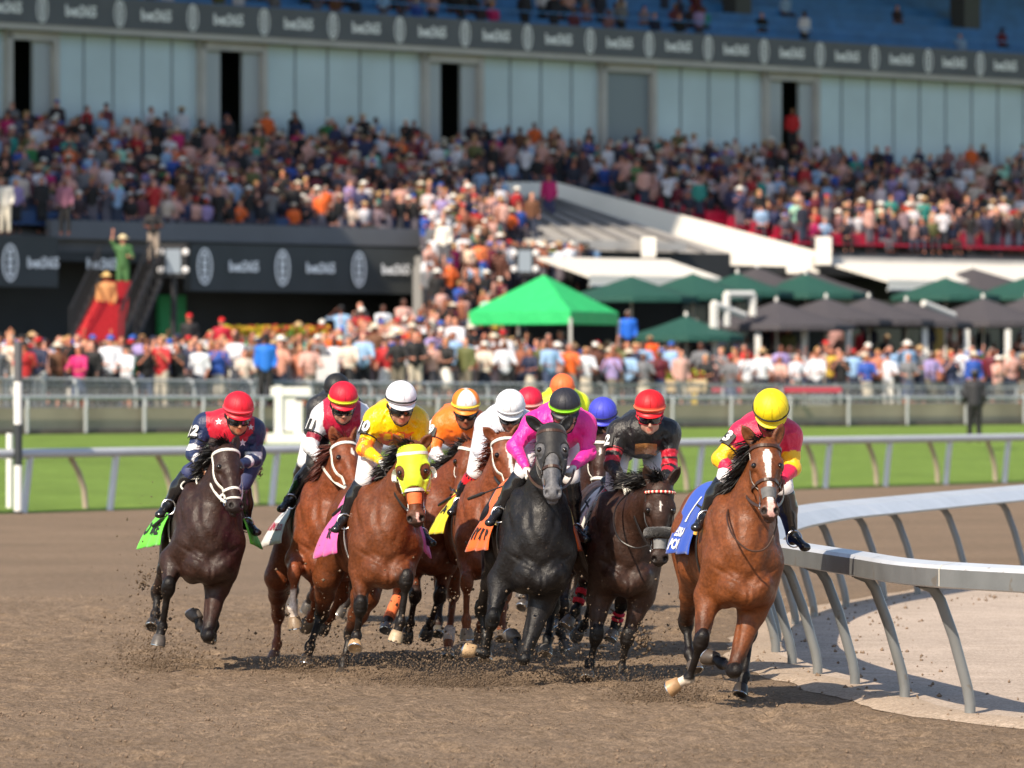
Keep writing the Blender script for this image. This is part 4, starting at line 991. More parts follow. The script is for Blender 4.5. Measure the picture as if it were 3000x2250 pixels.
    for i in range(s.get('nfore', 110)):
        p = Hd(rr.uniform(-.035, .035), -.03 + rr.uniform(-.03, 0), rr.uniform(-.01, .05))
        strand(p, nrm(N * .5 + md * .9 + up * rr.uniform(-.1, .8) + R * rr.uniform(-.5, .5)), nrm(arr(rr.uniform(-1, 1), rr.uniform(-1, 1), rr.uniform(-1, 1))), s.get('forelen', .11) * rr.uniform(.6, 1.2), rr.uniform(.003, .007), A * .9 - R * .2)
    link('mane', mesh_data('mane', np.array(Vs), Fs, True, [M_hair], None, np.array(Cs)), root)
    Vs, Fs, Cs = [], [], []
    for i in range(260):
        p = W(-1.30, rr.uniform(-.03, .03), 1.35 + rr.uniform(-.05, .03))
        strand(p, nrm(-h_ + l_ * rr.uniform(-.1, .1) + up * rr.uniform(-.5, -.1)), nrm(arr(rr.uniform(-1, 1), rr.uniform(-1, 1), rr.uniform(-1, 1))), .7 * rr.uniform(.7, 1.1), .006, (0, .3, -3.4), 8)
    link('tail', mesh_data('tail', np.array(Vs), Fs, True, [M_hair], None, np.array(Cs)), root)
    # bridle
    bm_ = s.get('bridle', M_leather); mb = MB()
    nbc = s.get('noseband', (.60, .022))
    if nbc:
        rp, rn = ring(headev, Hd(0, -.09, nbc[0]), A - N * .12, N); strap(mb, rp, rn, nbc[1], s.get('nosem', bm_), .006, True)
        if len(nbc) > 2:
            rp, rn = ring(headev, Hd(0, -.09, nbc[2]), A - N * .45, N); strap(mb, rp, rn, .018, s.get('nosem', bm_), .006, True)
    bit = []
    for sd in (-1, 1):
        ts = np.linspace(.07, .80, 14); ns = np.interp(ts, [.07, .3, .8], [-.10, -.125, -.10])
        o = np.array([Hd(0, ns[i], ts[i]) for i in range(14)]); P_, _t = shoot(headev, o, np.tile(R * sd, (14, 1)), 0, .25, 40)
        P_ = P_ + R * sd * .004; strap(mb, P_, [R * sd] * 14, .024 if bm_ is M_whitestrap else .018, bm_, .006); bit.append(P_[-1])
    tt = np.linspace(-1, 1, 17); o = np.array([Hd(0, -.09, .09 + .02 * (1 - abs(x))) for x in tt])
    dd = np.array([R * math.sin(x * 1.5) + N * math.cos(x * 1.5) for x in tt]); P_, _t = shoot(headev, o, dd, 0, .25, 40)
    strap(mb, P_ + dd * .004, dd, .028, s.get('browm', bm_), .006)
    br = mb.build('bridle', root, smooth=False)
    if s.get('nosem'): pass
    mb = MB()
    for b_ in bit:
        sd = 1 if np.dot(b_ - P, R) > 0 else -1; n = 14
        pts = [b_ + R * sd * .008 + (N * math.cos(t) + A * math.sin(t)) * .028 for t in np.linspace(0, 2 * math.pi, n)]
        mb.tube(pts, .0045, M_steel, 6, False)
    mb.tube([bit[0], bit[1]], .006, M_steel, 6)
    mb.build('bit', br, smooth=True)
    if s.get('fluff'):  # sheepskin noseband
        mb = MB(); rp, rn = ring(headev, Hd(0, -.08, .60), A, N, 40, .018); g = Field()
        for i in range(40):
            if np.dot(rn[i], N) > -.55: g.ell(rp[i], .030 + .004 * rr.random(), .02, 1)
        V2, F2 = g.mesh(.008); V2 = V2 + np.array([[rr.uniform(-.003, .003) for _ in range(3)] for _ in range(len(V2))])
        link('sheepskin_noseband', mesh_data('sheepskin_noseband', V2, F2, True, [mat('black_fleece', (.015, .014, .014), rough=1., bump=.9, bscale=120, sheen=.4)]), root)
    if s.get('beads'):
        mb = MB(); o = np.array([Hd(0, -.09, .11) for x in range(19)]); xs = np.linspace(-1.25, 1.25, 19)
        dd = np.array([R * math.sin(x) + N * math.cos(x) for x in xs]); P_, _t = shoot(headev, o, dd, 0, .25, 40)
        for i in range(19):
            mb.lathe(P_[i] + dd[i] * .008, dd[i], [(-.006, .008), (0, .0125), (.008, .008), (.011, .002)], (mat('red_bead', (.6, .02, .02), rough=.3), mat('pale_bead', (.75, .7, .55), rough=.3))[(i // 1) % 2], 8)
        mb.build('beaded_browband', root, smooth=True)
    if s.get('patch'):
        t_, hw, col, nm = s['patch']; g = []; n = 12
        rows = np.linspace(t_[0], t_[1], 7); V2 = []
        for a in rows:
            xs = np.linspace(-hw, hw, n); dd = np.array([R * math.sin(x) + N * math.cos(x) for x in xs])
            P_, _t = shoot(headev, np.tile(Hd(0, -.075, a), (n, 1)), dd, 0, .25, 40); V2 += list(P_ + dd * .004)
        F2 = [(i * n + j, i * n + j + 1, (i + 1) * n + j + 1, (i + 1) * n + j) for i in range(6) for j in range(n - 1)]
        link(nm, mesh_data(nm, V2, F2, True, [mat(nm + '_fabric', col, rough=.7, var=.15, vscale=30, bump=.3, bscale=50)]), root)
    hood = s.get('hood')
    if hood:
        hp = Field(); hp.p = [q for q in hd.p if q[5] == 10] 
        e1, e2 = Hd(.098, -.03, .345), Hd(-.098, -.03, .345); tmax = hood['t']; ea = [Hd(sd * .064, -.085, 0.0) for sd in (-1, 1)]
        cut = hood.get('arch', 0)
        def clip(Q):
            t = (Q - P) @ A / Ln; x = (Q - P) @ R / sc; n_ = (Q - P) @ N / sc
            lim = tmax + (cut * (1 - np.sqrt(np.clip(1 - (x / .075) ** 2, 0, 1))) if cut else 0) + (hood.get('back', 0) * np.clip(-n_ - .06, 0, .1) * 10)
            c_ = np.maximum((t - lim) * .5, (-.015 - t) * .5)
            c_ = np.maximum(c_, .052 * sc - np.linalg.norm((Q - e1) / np.array([1, 1, 1.15]), axis=1)); c_ = np.maximum(c_, .052 * sc - np.linalg.norm((Q - e2) / np.array([1, 1, 1.15]), axis=1))
            for e in ea: c_ = np.maximum(c_, .036 - np.linalg.norm(Q - e, axis=1))
            return c_
        V2, F2 = hp.mesh(.009, .007, clip, 1)
        link('blinker_hood', mesh_data('blinker_hood', V2, F2, True, [mat(hood['m'][0], hood['m'][1], rough=.6, bump=.5, bscale=26, bdist=.008, sheen=.2)]), root)
        for sd in (-1, 1):
            if hood.get('cups') is None: break
            mb = MB(); c_ = Hd(sd * .122, -.085, .345); ax_ = nrm(R * sd * .9 + N * .35 - A * .1)
            n = 16; x_ = nrm(A - ax_ * np.dot(A, ax_)); y_ = np.cross(ax_, x_)
            V3 = []; bkd = -N
            for ri, (z_, r_) in enumerate([(-.01, .046), (.012, .050), (.028, .044), (.030, .040), (.012, .045), (-.008, .042)]):
                for k in range(n + 1):
                    t = math.pi * (-.12 + 1.24 * k / n) 
                    dirv = x_ * math.cos(t) + np.cross(ax_, x_) * math.sin(t) * (1 if np.dot(np.cross(ax_, x_), bkd) > 0 else -1)
                    V3.append(c_ + ax_ * z_ + dirv * r_ * 1.05)
            F3 = [(i * (n + 1) + k, i * (n + 1) + k + 1, (i + 1) * (n + 1) + k + 1, (i + 1) * (n + 1) + k) for i in range(5) for k in range(n)]
            mb.add(V3, F3, mat(*hood['cups'], rough=.3)); mb.build('eye_cup', root, smooth=True)
    # saddle cloth, on the barrel
    tev = lambda Q: Field.ev(torso, Q)
    xs0, xs1 = s.get('cx', (-.12, -.92)); nu, nv = 26, 60; am = math.radians(s.get('cang', 103))
    uu = np.linspace(xs0, xs1, nu); vv = np.linspace(-am, am, nv)
    O = np.array([[W(x, 0, 1.15) for a in vv] for x in uu]).reshape(-1, 3)
    Dd = np.array([[l_ * math.sin(a) + up * math.cos(a) for a in vv] for x in uu]).reshape(-1, 3)
    P_, t_ = shoot(tev, O, Dd, 0, .6, 50)
    AA = np.array([[abs(a) / am for a in vv] for x in uu]).ravel(); UU = np.array([[i / (nu - 1) for a in vv] for i, x in enumerate(uu)]).ravel(); VV = np.array([[a for a in vv] for x in uu]).ravel()
    fl_ = .014 + s.get('flare', .13) * np.clip(AA - .55, 0, 1) ** 1.5 * 3 * (.4 + .9 * UU) + .014 * np.clip(AA - .35, 0, 1) * np.sin(UU * 17 + VV * 3) * 1.6
    G = (O + Dd * (t_ + fl_)[:, None]).reshape(nu, nv, 3)
    G[:, :, 2] -= 0
    def cl(i, j, off=0.):
        i = np.clip(i, 0, nu - 1.001); j = np.clip(j, 0, nv - 1.001); a = i.astype(int); b = j.astype(int); fa = (i - a)[:, None]; fb = (j - b)[:, None]
        Pq = G[a, b] * (1 - fa) * (1 - fb) + G[a + 1, b] * fa * (1 - fb) + G[a, b + 1] * (1 - fa) * fb + G[a + 1, b + 1] * fa * fb
        if off:
            du = G[a + 1, b] - G[a, b]; dv = G[a, b + 1] - G[a, b]; nn = np.cross(dv, du); nn /= np.linalg.norm(nn, axis=1)[:, None] + 1e-9
            rad_ = Pq - W(-.5, 0, 1.15); sg = np.sign((nn * rad_).sum(1))[:, None]; Pq = Pq + nn * sg * off
        return Pq
    clm = mat('saddlecloth_' + s['cloth'][0], s['cloth'][1], rough=.75, bump=.25, bscale=14, bdist=.02, var=.06, vscale=10, sheen=.2)
    Vc = G.reshape(-1, 3); Fc = [(i * nv + j, i * nv + j + 1, (i + 1) * nv + j + 1, (i + 1) * nv + j) for i in range(nu - 1) for j in range(nv - 1)]
    cloth = link('saddle_cloth', mesh_data('saddle_cloth', Vc, Fc, True, [clm]), root)
    md_ = cloth.modifiers.new('thickness', 'SOLIDIFY'); md_.thickness = .006; md_.offset = 1
    # writing on both sides: x of text runs along the horse, y up the side
    lm = mat('lettering_' + s.get('lett', ('black', (.02, .02, .02)))[0], s.get('lett', ('black', (.02, .02, .02)))[1], rough=.7)
    arc = np.linalg.norm(G[nu // 2, 1:] - G[nu // 2, :-1], axis=1).sum(); xl = abs(xs0 - xs1)
    for (txt, sz, cx_, dn, sides) in s.get('text', []):
        for sd in sides:
            tv, tf = text_geo(txt, sz)
            # right side of the horse (image left, sd -1): readable with head to the right
            uf = cx_ * (nu - 1) + (tv[:, 0] / xl * (nu - 1)) * (-1 if sd < 0 else 1)
            dist = dn * arc / 2 - tv[:, 1]      # metres up from the lower edge inverted
            jf = dist / arc * (nv - 1)
            jf = (nv - 1) / 2 + sd * jf
            link('lettering', mesh_data('lettering', cl(uf, jf, .012), tf, False, [lm]), cloth)
    # saddle (small racing saddle), pad edge, girth
    g = Field()
    g.cone(W(-.10, 0, 1.56), W(-.45, 0, 1.53), .05, .06, .05, 1, l_, 1.6); g.ell(W(-.48, 0, 1.575), (.06, .11, .045), .04, 1, T)
    for sd in (-1, 1): g.cone(W(-.2, sd * .13, 1.50), W(-.16, sd * .255, 1.28), .045, .035, .04, 1, l_, .5)
    V2, F2 = g.mesh(.014); sdl = link('saddle', mesh_data('saddle', V2, F2, True, [M_leather]), root)
    mb = MB(); pm = mat('saddle_pad_' + s.get('pad', ('cream', (.75, .6, .3)))[0], s.get('pad', ('cream', (.75, .6, .3)))[1], rough=.6, bump=.2, bscale=40)
    aa = np.linspace(-1.35, 1.35, 30); O2 = np.array([W(-.02 - .06 * abs(a), 0, 1.15) for a in aa]); D2 = np.array([l_ * math.sin(a) + up * math.cos(a) for a in aa]); P2, _ = shoot(tev, O2, D2, 0, .6, 50)
    mb.tube(list(P2 + D2 * .018), .019, pm, 8); mb.build('saddle_pad', root, smooth=True)
    mb = MB(); aa = np.linspace(0, 2 * math.pi, 60, endpoint=False)
    for xo, gm in s.get('girth', [(-.10, M_leather)]):
        O2 = np.array([W(xo, 0, 1.12) for a in aa]); D2 = np.array([l_ * math.sin(a) + up * math.cos(a) for a in aa]); P2, _ = shoot(tev, O2, D2, 0, .6, 50)
        strap(mb, P2 + D2 * .006, D2, .055, gm, .006, True)
    mb.build('girth', root)
    for (li, a0, a1, bm2, nm) in s.get('bandage', []):
        q = (fr, fl, hr, hl)[li]; k, t = J(q[-3]), J(q[-2]); mb = MB(); n = 9
        pts = [k + (t - k) * (a0 + (a1 - a0) * i / (n - 1)) for i in range(n)]
        mb.tube(pts, [.047 + .003 * (i % 2) for i in range(n)], bm2, 14); mb.build('leg_bandage', root, smooth=True)
    HORSES[key] = dict(B=B, W=W, J=J, bit=bit, root=root, Hd=Hd, mid=mid, R=R, N=N, A=A, T=T, Y0=Y0, h=h_, l=l_)
    return root
ORANGE_B = mat('orange_bandage', (.75, .16, .05), rough=.8, bump=.4, bscale=30); WR_B = mat('white_bandage', (.6, .5, .46), rough=.8, var=.3, vscale=30)
RED_B = mat('red_band', (.6, .02, .05), rough=.7)
W_TAN = '#b08a5c'
H = {}
H['bay'] = dict(Y=40.0, flare=.085, u=2176, yaw=11, res=.0105, poll=(2244, 1285, -.30), muz=(2258, 1508, -.62), ears=[(2170, 1240, -.25), (2297, 1232, -.2)],
    FR=[(2075, 1745, .05), (2054, 1880, -.10), (2018, 1988, .02), (1975, 2008, .05)], FL=[(2205, 1790, .05), (2150, 1962, -.12), (2115, 1945, .16), (2088, 1925, .24)],
    HR=[(2010, 1825, 1.50), (2020, 1915, 1.40), (2042, 1982, 1.30)], HL=[(2196, 1855, .95), (2180, 1980, .75), (2166, 2035, .68)],
    coat='#75401f', belly='#68381b', points='#120c0a', mane='#0d0a09', muzc='#4a3a36', muzw=.8, hyaw=4, hs=1.0,
    blaze=[(.16, .012, .0), (.22, .034, 0), (.30, .028, 0), (.45, .017, .004), (.66, .018, .006), (.75, .022, .006), (.95, .028, .008), (.99, .02, .01)],
    patch=((.63, .76), .95, (.12, .12, .12), 'nasal_strip'), noseband=(.52, .026), bridle=M_brownleather,
    cloth=('blue', (.01, .07, .45)), lett=('white', (.8, .8, .8)), text=[('ESSA', .10, .62, .76, (-1, 1)), ('POINT', .10, .58, .91, (-1,)), ('ER', .1, .5, .91, (1,)), ('1', .30, .62, .45, (-1, 1))],
    pad=('amber', (.8, .45, .08)), hoofc=['#a98660', '#4a4038', '#5a5048', '#35302c'], socks={0: (.97, '#cdbfae')}, manedir=(-.9, .2, .1), manelen=.2,
    label='bright bay horse with a wide white blaze and blue saddle cloth, nearest the inside rail')
H['black'] = dict(Y=42.8, flare=.15, cang=110, u=1578, yaw=10, res=.0105, poll=(1617, 1242, -.30), muz=(1620, 1455, -.62), ears=[(1534, 1212, -.25), (1680, 1212, -.2)],
    FR=[(1467, 1700, .05), (1442, 1818, -.10), (1422, 1915, .02), (1380, 1905, .05)], FL=[(1588, 1765, .05), (1535, 1925, -.12), (1522, 1895, .16), (1508, 1868, .22)],
    HR=[(1412, 1790, 1.50), (1425, 1885, 1.40), (1420, 1950, 1.30)], HL=[(1618, 1780, .95), (1606, 1870, .8), (1594, 1930, .7)],
    coat='#191718', belly='#141213', points='#0d0d0e', mane='#0c0c0d', muzc='#5a5a5e', muzw=.9, muzcol2='#626266', hyaw=2, hs=1.03,
    hood=dict(t=.42, arch=.25, m=('charcoal_hood', (.007, .006, .0065)), back=.0), noseband=(.56, .026), bridle=M_brownleather,
    cloth=('orange', (.9, .13, .01)), text=[('MY BOY P', .115, .52, .85, (-1, 1)), ('4', .30, .6, .45, (-1, 1))], pad=('straw', (.75, .55, .2)),
    hoofc=['#b89a76', '#57504a', '#8a8680', '#6a655e'], nmane=160, nfore=0, manelen=.12,
    label='black grey-nosed horse in a charcoal hood with an orange saddle cloth')
H['ten'] = dict(Y=43.9, u=1130, yaw=12, res=.0105, poll=(1203, 1305, -.42), muz=(1218, 1535, -.55), ears=[(1150, 1268, -.4), (1266, 1268, -.38)], hroll=2,
    FR=[(1060, 1665, .0), (1056, 1778, -.10), (1045, 1862, -.02), (1037, 1898, -.12)], FL=[(1165, 1655, -.02), (1190, 1702, -.34), (1174, 1822, -.30), (1155, 1880, -.30)],
    HR=[(958, 1690, 1.25), (942, 1800, 1.70), (908, 1893, 1.55), (895, 1945, 1.50)], HL=[(1070, 1745, .75), (1028, 1855, 1.15), (1008, 1935, 1.05), (1002, 1980, 1.0)],
    coat='#6c3a1e', belly='#5a2e16', points='#15100e', mane='#100c0b', muzc='#3a302c', muzw=.8, hyaw=-5, hs=1.08,
    blaze=[(.86, .008, .015), (.92, .013, .02), (.97, .01, .02)], patch=((.60, .74), .9, (.75, .16, .04), 'orange_nasal_strip'),
    hood=dict(t=.52, arch=.06, m=('lime_hood', (.62, .82, .02)), cups=('white_cup', (.8, .8, .78))), noseband=(.545, .026), bridle=M_whitestrap,
    cloth=('pink', (.85, .12, .42)), text=[('TOR', .10, .5, .82, (-1, 1))], pad=('sky_blue', (.02, .25, .7)), cx=(-.12, -.72), flare=.18, cang=118,
    hoofc=['#b99870', '#b5a184', '#2a2624', '#3a332c'], girth=[(-.12, M_whitestrap)], manedir=(-.8, .3, .5), manelen=.17,
    label='bay horse in a bright lime blinker hood with white eye cups and pink cloth')
H['twelve'] = dict(Y=44.9, flare=.21, cang=112, u=612, yaw=11, res=.0105, poll=(668, 1302, -.28), muz=(698, 1490, -.62), ears=[(612, 1275, -.1), (700, 1272, -.1)], hyaw=24,
    FR=[(505, 1640, .05), (493, 1724, -.12), (476, 1835, .0), (463, 1885, -.02)], FL=[(638, 1715, .05), (608, 1858, -.12), (588, 1838, .14), (573, 1800, .2)],
    HR=[(462, 1735, 1.5), (456, 1800, 1.40), (444, 1838, 1.3)], HL=[(636, 1750, .95), (627, 1832, .8), (609, 1893, .7)],
    coat='#33201a', belly='#3f261b', points='#110d0d', mane='#0b0909', muzc='#221c1c', muzw=.8,
    noseband=(.66, .024, .76), bridle=M_whitestrap, cloth=('lime_green', (.13, .75, .04)), text=[('NO MORE', .12, .58, .85, (-1, 1)), ('12', .28, .58, .45, (-1, 1))], pad=('dark', (.03, .03, .03)),
    hoofc=['#55504c', '#5a5450', '#2d2a28', '#4c4540'], manedir=(-.8, .2, .45), manelen=.2, nfore=160, forelen=.12, girth=[(-.22, M_whitestrap)],
    label='dark brown horse with white bridle and lime green cloth, leftmost of the field')
H['eleven'] = dict(Y=45.5, flare=.22, cang=112, u=962, yaw=8, res=.012, poll=(1015, 1285, -.30), muz=(1052, 1440, -.62), ears=[(970, 1242, -.3), (1045, 1245, -.25)], hyaw=28,
    FR=[(872, 1640, .0), (862, 1680, -.34), (857, 1780, -.30), (866, 1838, -.28)], FL=[(950, 1650, .05), (925, 1742, -.05), (915, 1800, .2), (898, 1830, .3)],
    HR=[(815, 1690, 1.2), (815, 1800, 1.75), (812, 1885, 1.7), (801, 1932, 1.65)], HL=[(1000, 1745, 1.2), (968, 1805, 1.3), (953, 1832, 1.35)],
    coat='#7a4024', belly='#733c22', points='#733c22', mane='#4a1d10', muzc='#4a2a20', muzw=.6, socks={0: (.45, '#c9bdb4')},
    blaze=[(.20, .004, .02), (.26, .018, .02), (.32, .012, .02), (.34, .003, .02)], noseband=None, bridle=M_whitestrap, cloth=('pale_grey', (.66, .66, .66)), lett=('maroon', (.4, .02, .06)),
    text=[('BEAR IN THE CLOUDS', .075, .5, .85, (-1,)), ('11', .28, .55, .45, (-1, 1))], pad=('dark', (.03, .03, .03)), hoofc=['#8a7660', '#6a5c4c', '#6a4a38', '#4c4038'],
    manedir=(-.9, .3, .0), manelen=.2, label='chestnut horse with a white bridle, grey cloth and one white front sock')
H['two'] = dict(Y=43.3, u=1832, yaw=10, res=.0105, poll=(1936, 1415, -.72), muz=(1934, 1655, -.80), ears=[(1888, 1358, -.7), (1996, 1362, -.68)], hyaw=4, neckmid=(1880, 1500, -.25),
    FR=[(1758, 1745, .0), (1747, 1862, -.08), (1728, 1945, -.05), (1719, 1978, -.12)], FL=[(1880, 1745, .0), (1838, 1870, -.05), (1820, 1958, .0), (1811, 1996, -.06)],
    HR=[(1716, 1695, 1.5), (1687, 1788, 1.4), (1658, 1832, 1.35)], HL=[(1822, 1765, 1.3), (1806, 1825, 1.35), (1790, 1862, 1.3)],
    coat='#38241c', belly='#40281e', points='#130f0e', mane='#0b0909', muzc='#2c2624', muzw=.9, dz=-.04,
    blaze=[(.22, .003, 0), (.26, .010, 0), (.32, .005, 0), (.34, .002, 0)], patch=((.68, .80), .9, (.2, .2, .2), 'grey_nasal_strip'), fluff=True, beads=True, noseband=None,
    cloth=('white', (.7, .7, .7)), text=[('2', .28, .55, .5, (-1,))], pad=('white', (.7, .7, .68)), cx=(-.12, -.6), hoofc=['#2c2826', '#2c2826', '#6a6058', '#7a7068'],
    bandage=[(2, .35, .5, RED_B, 'red'), (2, .65, .78, RED_B, 'red'), (3, .5, .62, RED_B, 'red'), (3, .75, .87, RED_B, 'red')], manedir=(-.5, .1, .8), manelen=.18, nfore=200, forelen=.13,
    label='dark bay horse with lowered head, beaded red browband and black fleece noseband')
H['blue'] = dict(Y=47.4, u=1722, yaw=10, res=.014, poll=(1762, 1278, -.3), muz=(1748, 1470, -.5), ears=[(1730, 1235, -.2), (1800, 1240, -.2)], hyaw=-8,
    FR=[(1650, 1780, -.05), (1640, 1850, 0), (1655, 1888, .0)], FL=[(1735, 1755, -.1), (1712, 1830, .1), (1700, 1845, .15)], HR=[(1640, 1745, 1.4), (1635, 1800, 1.3), (1640, 1850, 1.2)], HL=[(1700, 1745, 1.), (1690, 1810, .9), (1686, 1850, .8)],
    coat='#38211a', belly='#38211a', points='#151010', mane='#0c0909', muzc='#2c2422', blaze=[(.19, .002, 0), (.23, .011, 0), (.28, .007, 0), (.31, .002, 0)],
    noseband=(.62, .028), bridle=M_whitestrap, cloth=('navy', (.02, .03, .12)), label='brown horse with a white noseband between the black horse and the one with fleece noseband')
H['white'] = dict(Y=45.8, u=1437, yaw=10, res=.012, poll=(1480, 1270, -.3), muz=(1512, 1440, -.6), ears=[(1412, 1248, -.3), (1520, 1240, -.25)], hyaw=10,
    FR=[(1378, 1640, .0), (1367, 1708, -.25), (1366, 1815, -.2), (1368, 1870, -.2)], FL=[(1440, 1760, -.1), (1410, 1830, .0), (1405, 1860, .1)], HR=[(1325, 1560, 1.1), (1328, 1740, 1.6), (1314, 1880, 1.3), (1310, 1935, 1.2)], HL=[(1480, 1740, 1.2), (1470, 1830, 1.1), (1468, 1880, 1.)],
    coat='#7e4327', belly='#744026', points='#744026', mane='#5a2613', muzc='#5a3a30', blaze=[(.2, .012, 0), (.26, .026, 0), (.45, .014, .0), (.8, .014, 0), (.99, .014, 0)], noseband=None, bridle=M_whitestrap,
    cloth=('yellow', (.8, .68, .02)), text=[('CAN', .12, .6, .7, (-1,))], bandage=[(2, .72, 1., WR_B, 'w')], cx=(-.12, -.6), hoofc=['#8a7a68', '#6a5a50', '#a09080', '#5a5048'], nfore=160, forelen=.06,
    label='chestnut horse with a white blaze, brown forelock and yellow saddle cloth')
H['nine'] = dict(Y=47.0, u=1262, yaw=10, res=.014, poll=(1378, 1300, -.4), muz=(1330, 1470, -.5), ears=[(1356, 1262, -.35), (1412, 1270, -.3)], hyaw=-15,
    FR=[(1216, 1745, -.1), (1202, 1825, .05), (1194, 1852, .1)], FL=[(1288, 1745, -.1), (1262, 1822, .1), (1248, 1858, .2)], HR=[(1170, 1740, 1.3), (1140, 1810, 1.1), (1128, 1850, 1.)], HL=[(1290, 1745, 1.4), (1285, 1820, 1.3), (1280, 1860, 1.2)],
    coat='#74391d', belly='#74391d', points='#2a1812', mane='#15100e', muzc='#2c2220', noseband=None, bridle=M_whitestrap, cloth=('turquoise', (.05, .5, .6)), pad=('turquoise', (.05, .5, .6)),
    bandage=[(2, -.2, 1.05, ORANGE_B, 'o')], hoofc=['#3a302a', '#3a302a', '#77706c', '#555'+'048'], label='brown horse with turquoise pad and an orange leg bandage, behind the lime hood')
GEN = dict(noseband=(.62, .02), res=.018, coat='#4a2a1c', belly='#4a2a1c', points='#1a1210', mane='#0c0a09', nmane=120, nfore=20)
def gen_legs(u, Y):
    def q(x, z, d): return (u + x * FPX / Y, CV + (HC - z) * FPX / (Y + d), d)
    return dict(FR=[q(-.2, .52, -.1), q(-.25, .3, .05), q(-.28, .22, .1)], FL=[q(.12, .5, -.2), q(.1, .26, -.1), q(.05, .2, -.1)],
                HR=[q(-.35, .6, 1.6), q(-.4, .3, 1.5), q(-.42, .2, 1.5)], HL=[q(.0, .6, 1.2), q(-.05, .35, 1.1), q(-.1, .25, 1.)])
H['back_black'] = dict(GEN, Y=53., u=985, coat='#3a2620', poll=(1015, 1240, -.4), muz=(1035, 1380, -.6), cloth=('dark_red', (.3, .02, .03)), **gen_legs(990, 53.), label='dark horse almost hidden behind the chestnut with the white sock, ridden in black cap')
H['back_red'] = dict(GEN, Y=50.5, u=1540, coat='#5a2e1c', poll=(1560, 1290, -.4), muz=(1575, 1430, -.6), cloth=('teal', (.02, .3, .3)), **gen_legs(1560, 50.5), label='brown horse hidden behind the pink-clad rider, ridden in a red cap')
H['back_orange'] = dict(GEN, Y=55.5, u=1630, coat='#4a2818', poll=(1655, 1260, -.4), muz=(1665, 1390, -.6), cloth=('olive', (.2, .25, .05)), **gen_legs(1655, 55.5), label='rearmost brown horse of the field, ridden in an orange cap')
import os
for _k in (H if 'ONLY' not in globals() else ONLY): horse(_k, H[_k])
# ================================================================ riders
M_skin = mat('skin', attr=True, rough=.5, spec=.4, bump=.15, bscale=60, bdist=.003)
M_gloss_boot = mat('polished_boot', (.012, .012, .014), rough=.16, spec=.7, bump=.35, bscale=16, bdist=.006)
M_breech = mat('white_breeches', (.74, .72, .74), rough=.65, bump=.35, bscale=18, bdist=.01)
M_glove = mat('glove', attr=True, rough=.7, bump=.3, bscale=50)
M_lens = mat('goggle_lens', (.01, .01, .012), rough=.06, spec=.9)
M_lensred = mat('goggle_lens_tint', (.18, .05, .03), rough=.08, spec=.9)
M_blk = mat('black_elastic', (.015, .015, .015), rough=.6)
M_wht = mat('white_vinyl', (.78, .78, .78), rough=.5)
def silkmat(n, rough=.42): return mat('silk_' + n, attr=True, rough=rough, spec=.5, bump=.9, bscale=9, bdist=.035, sheen=.1, stretch=(1, 1, .55))

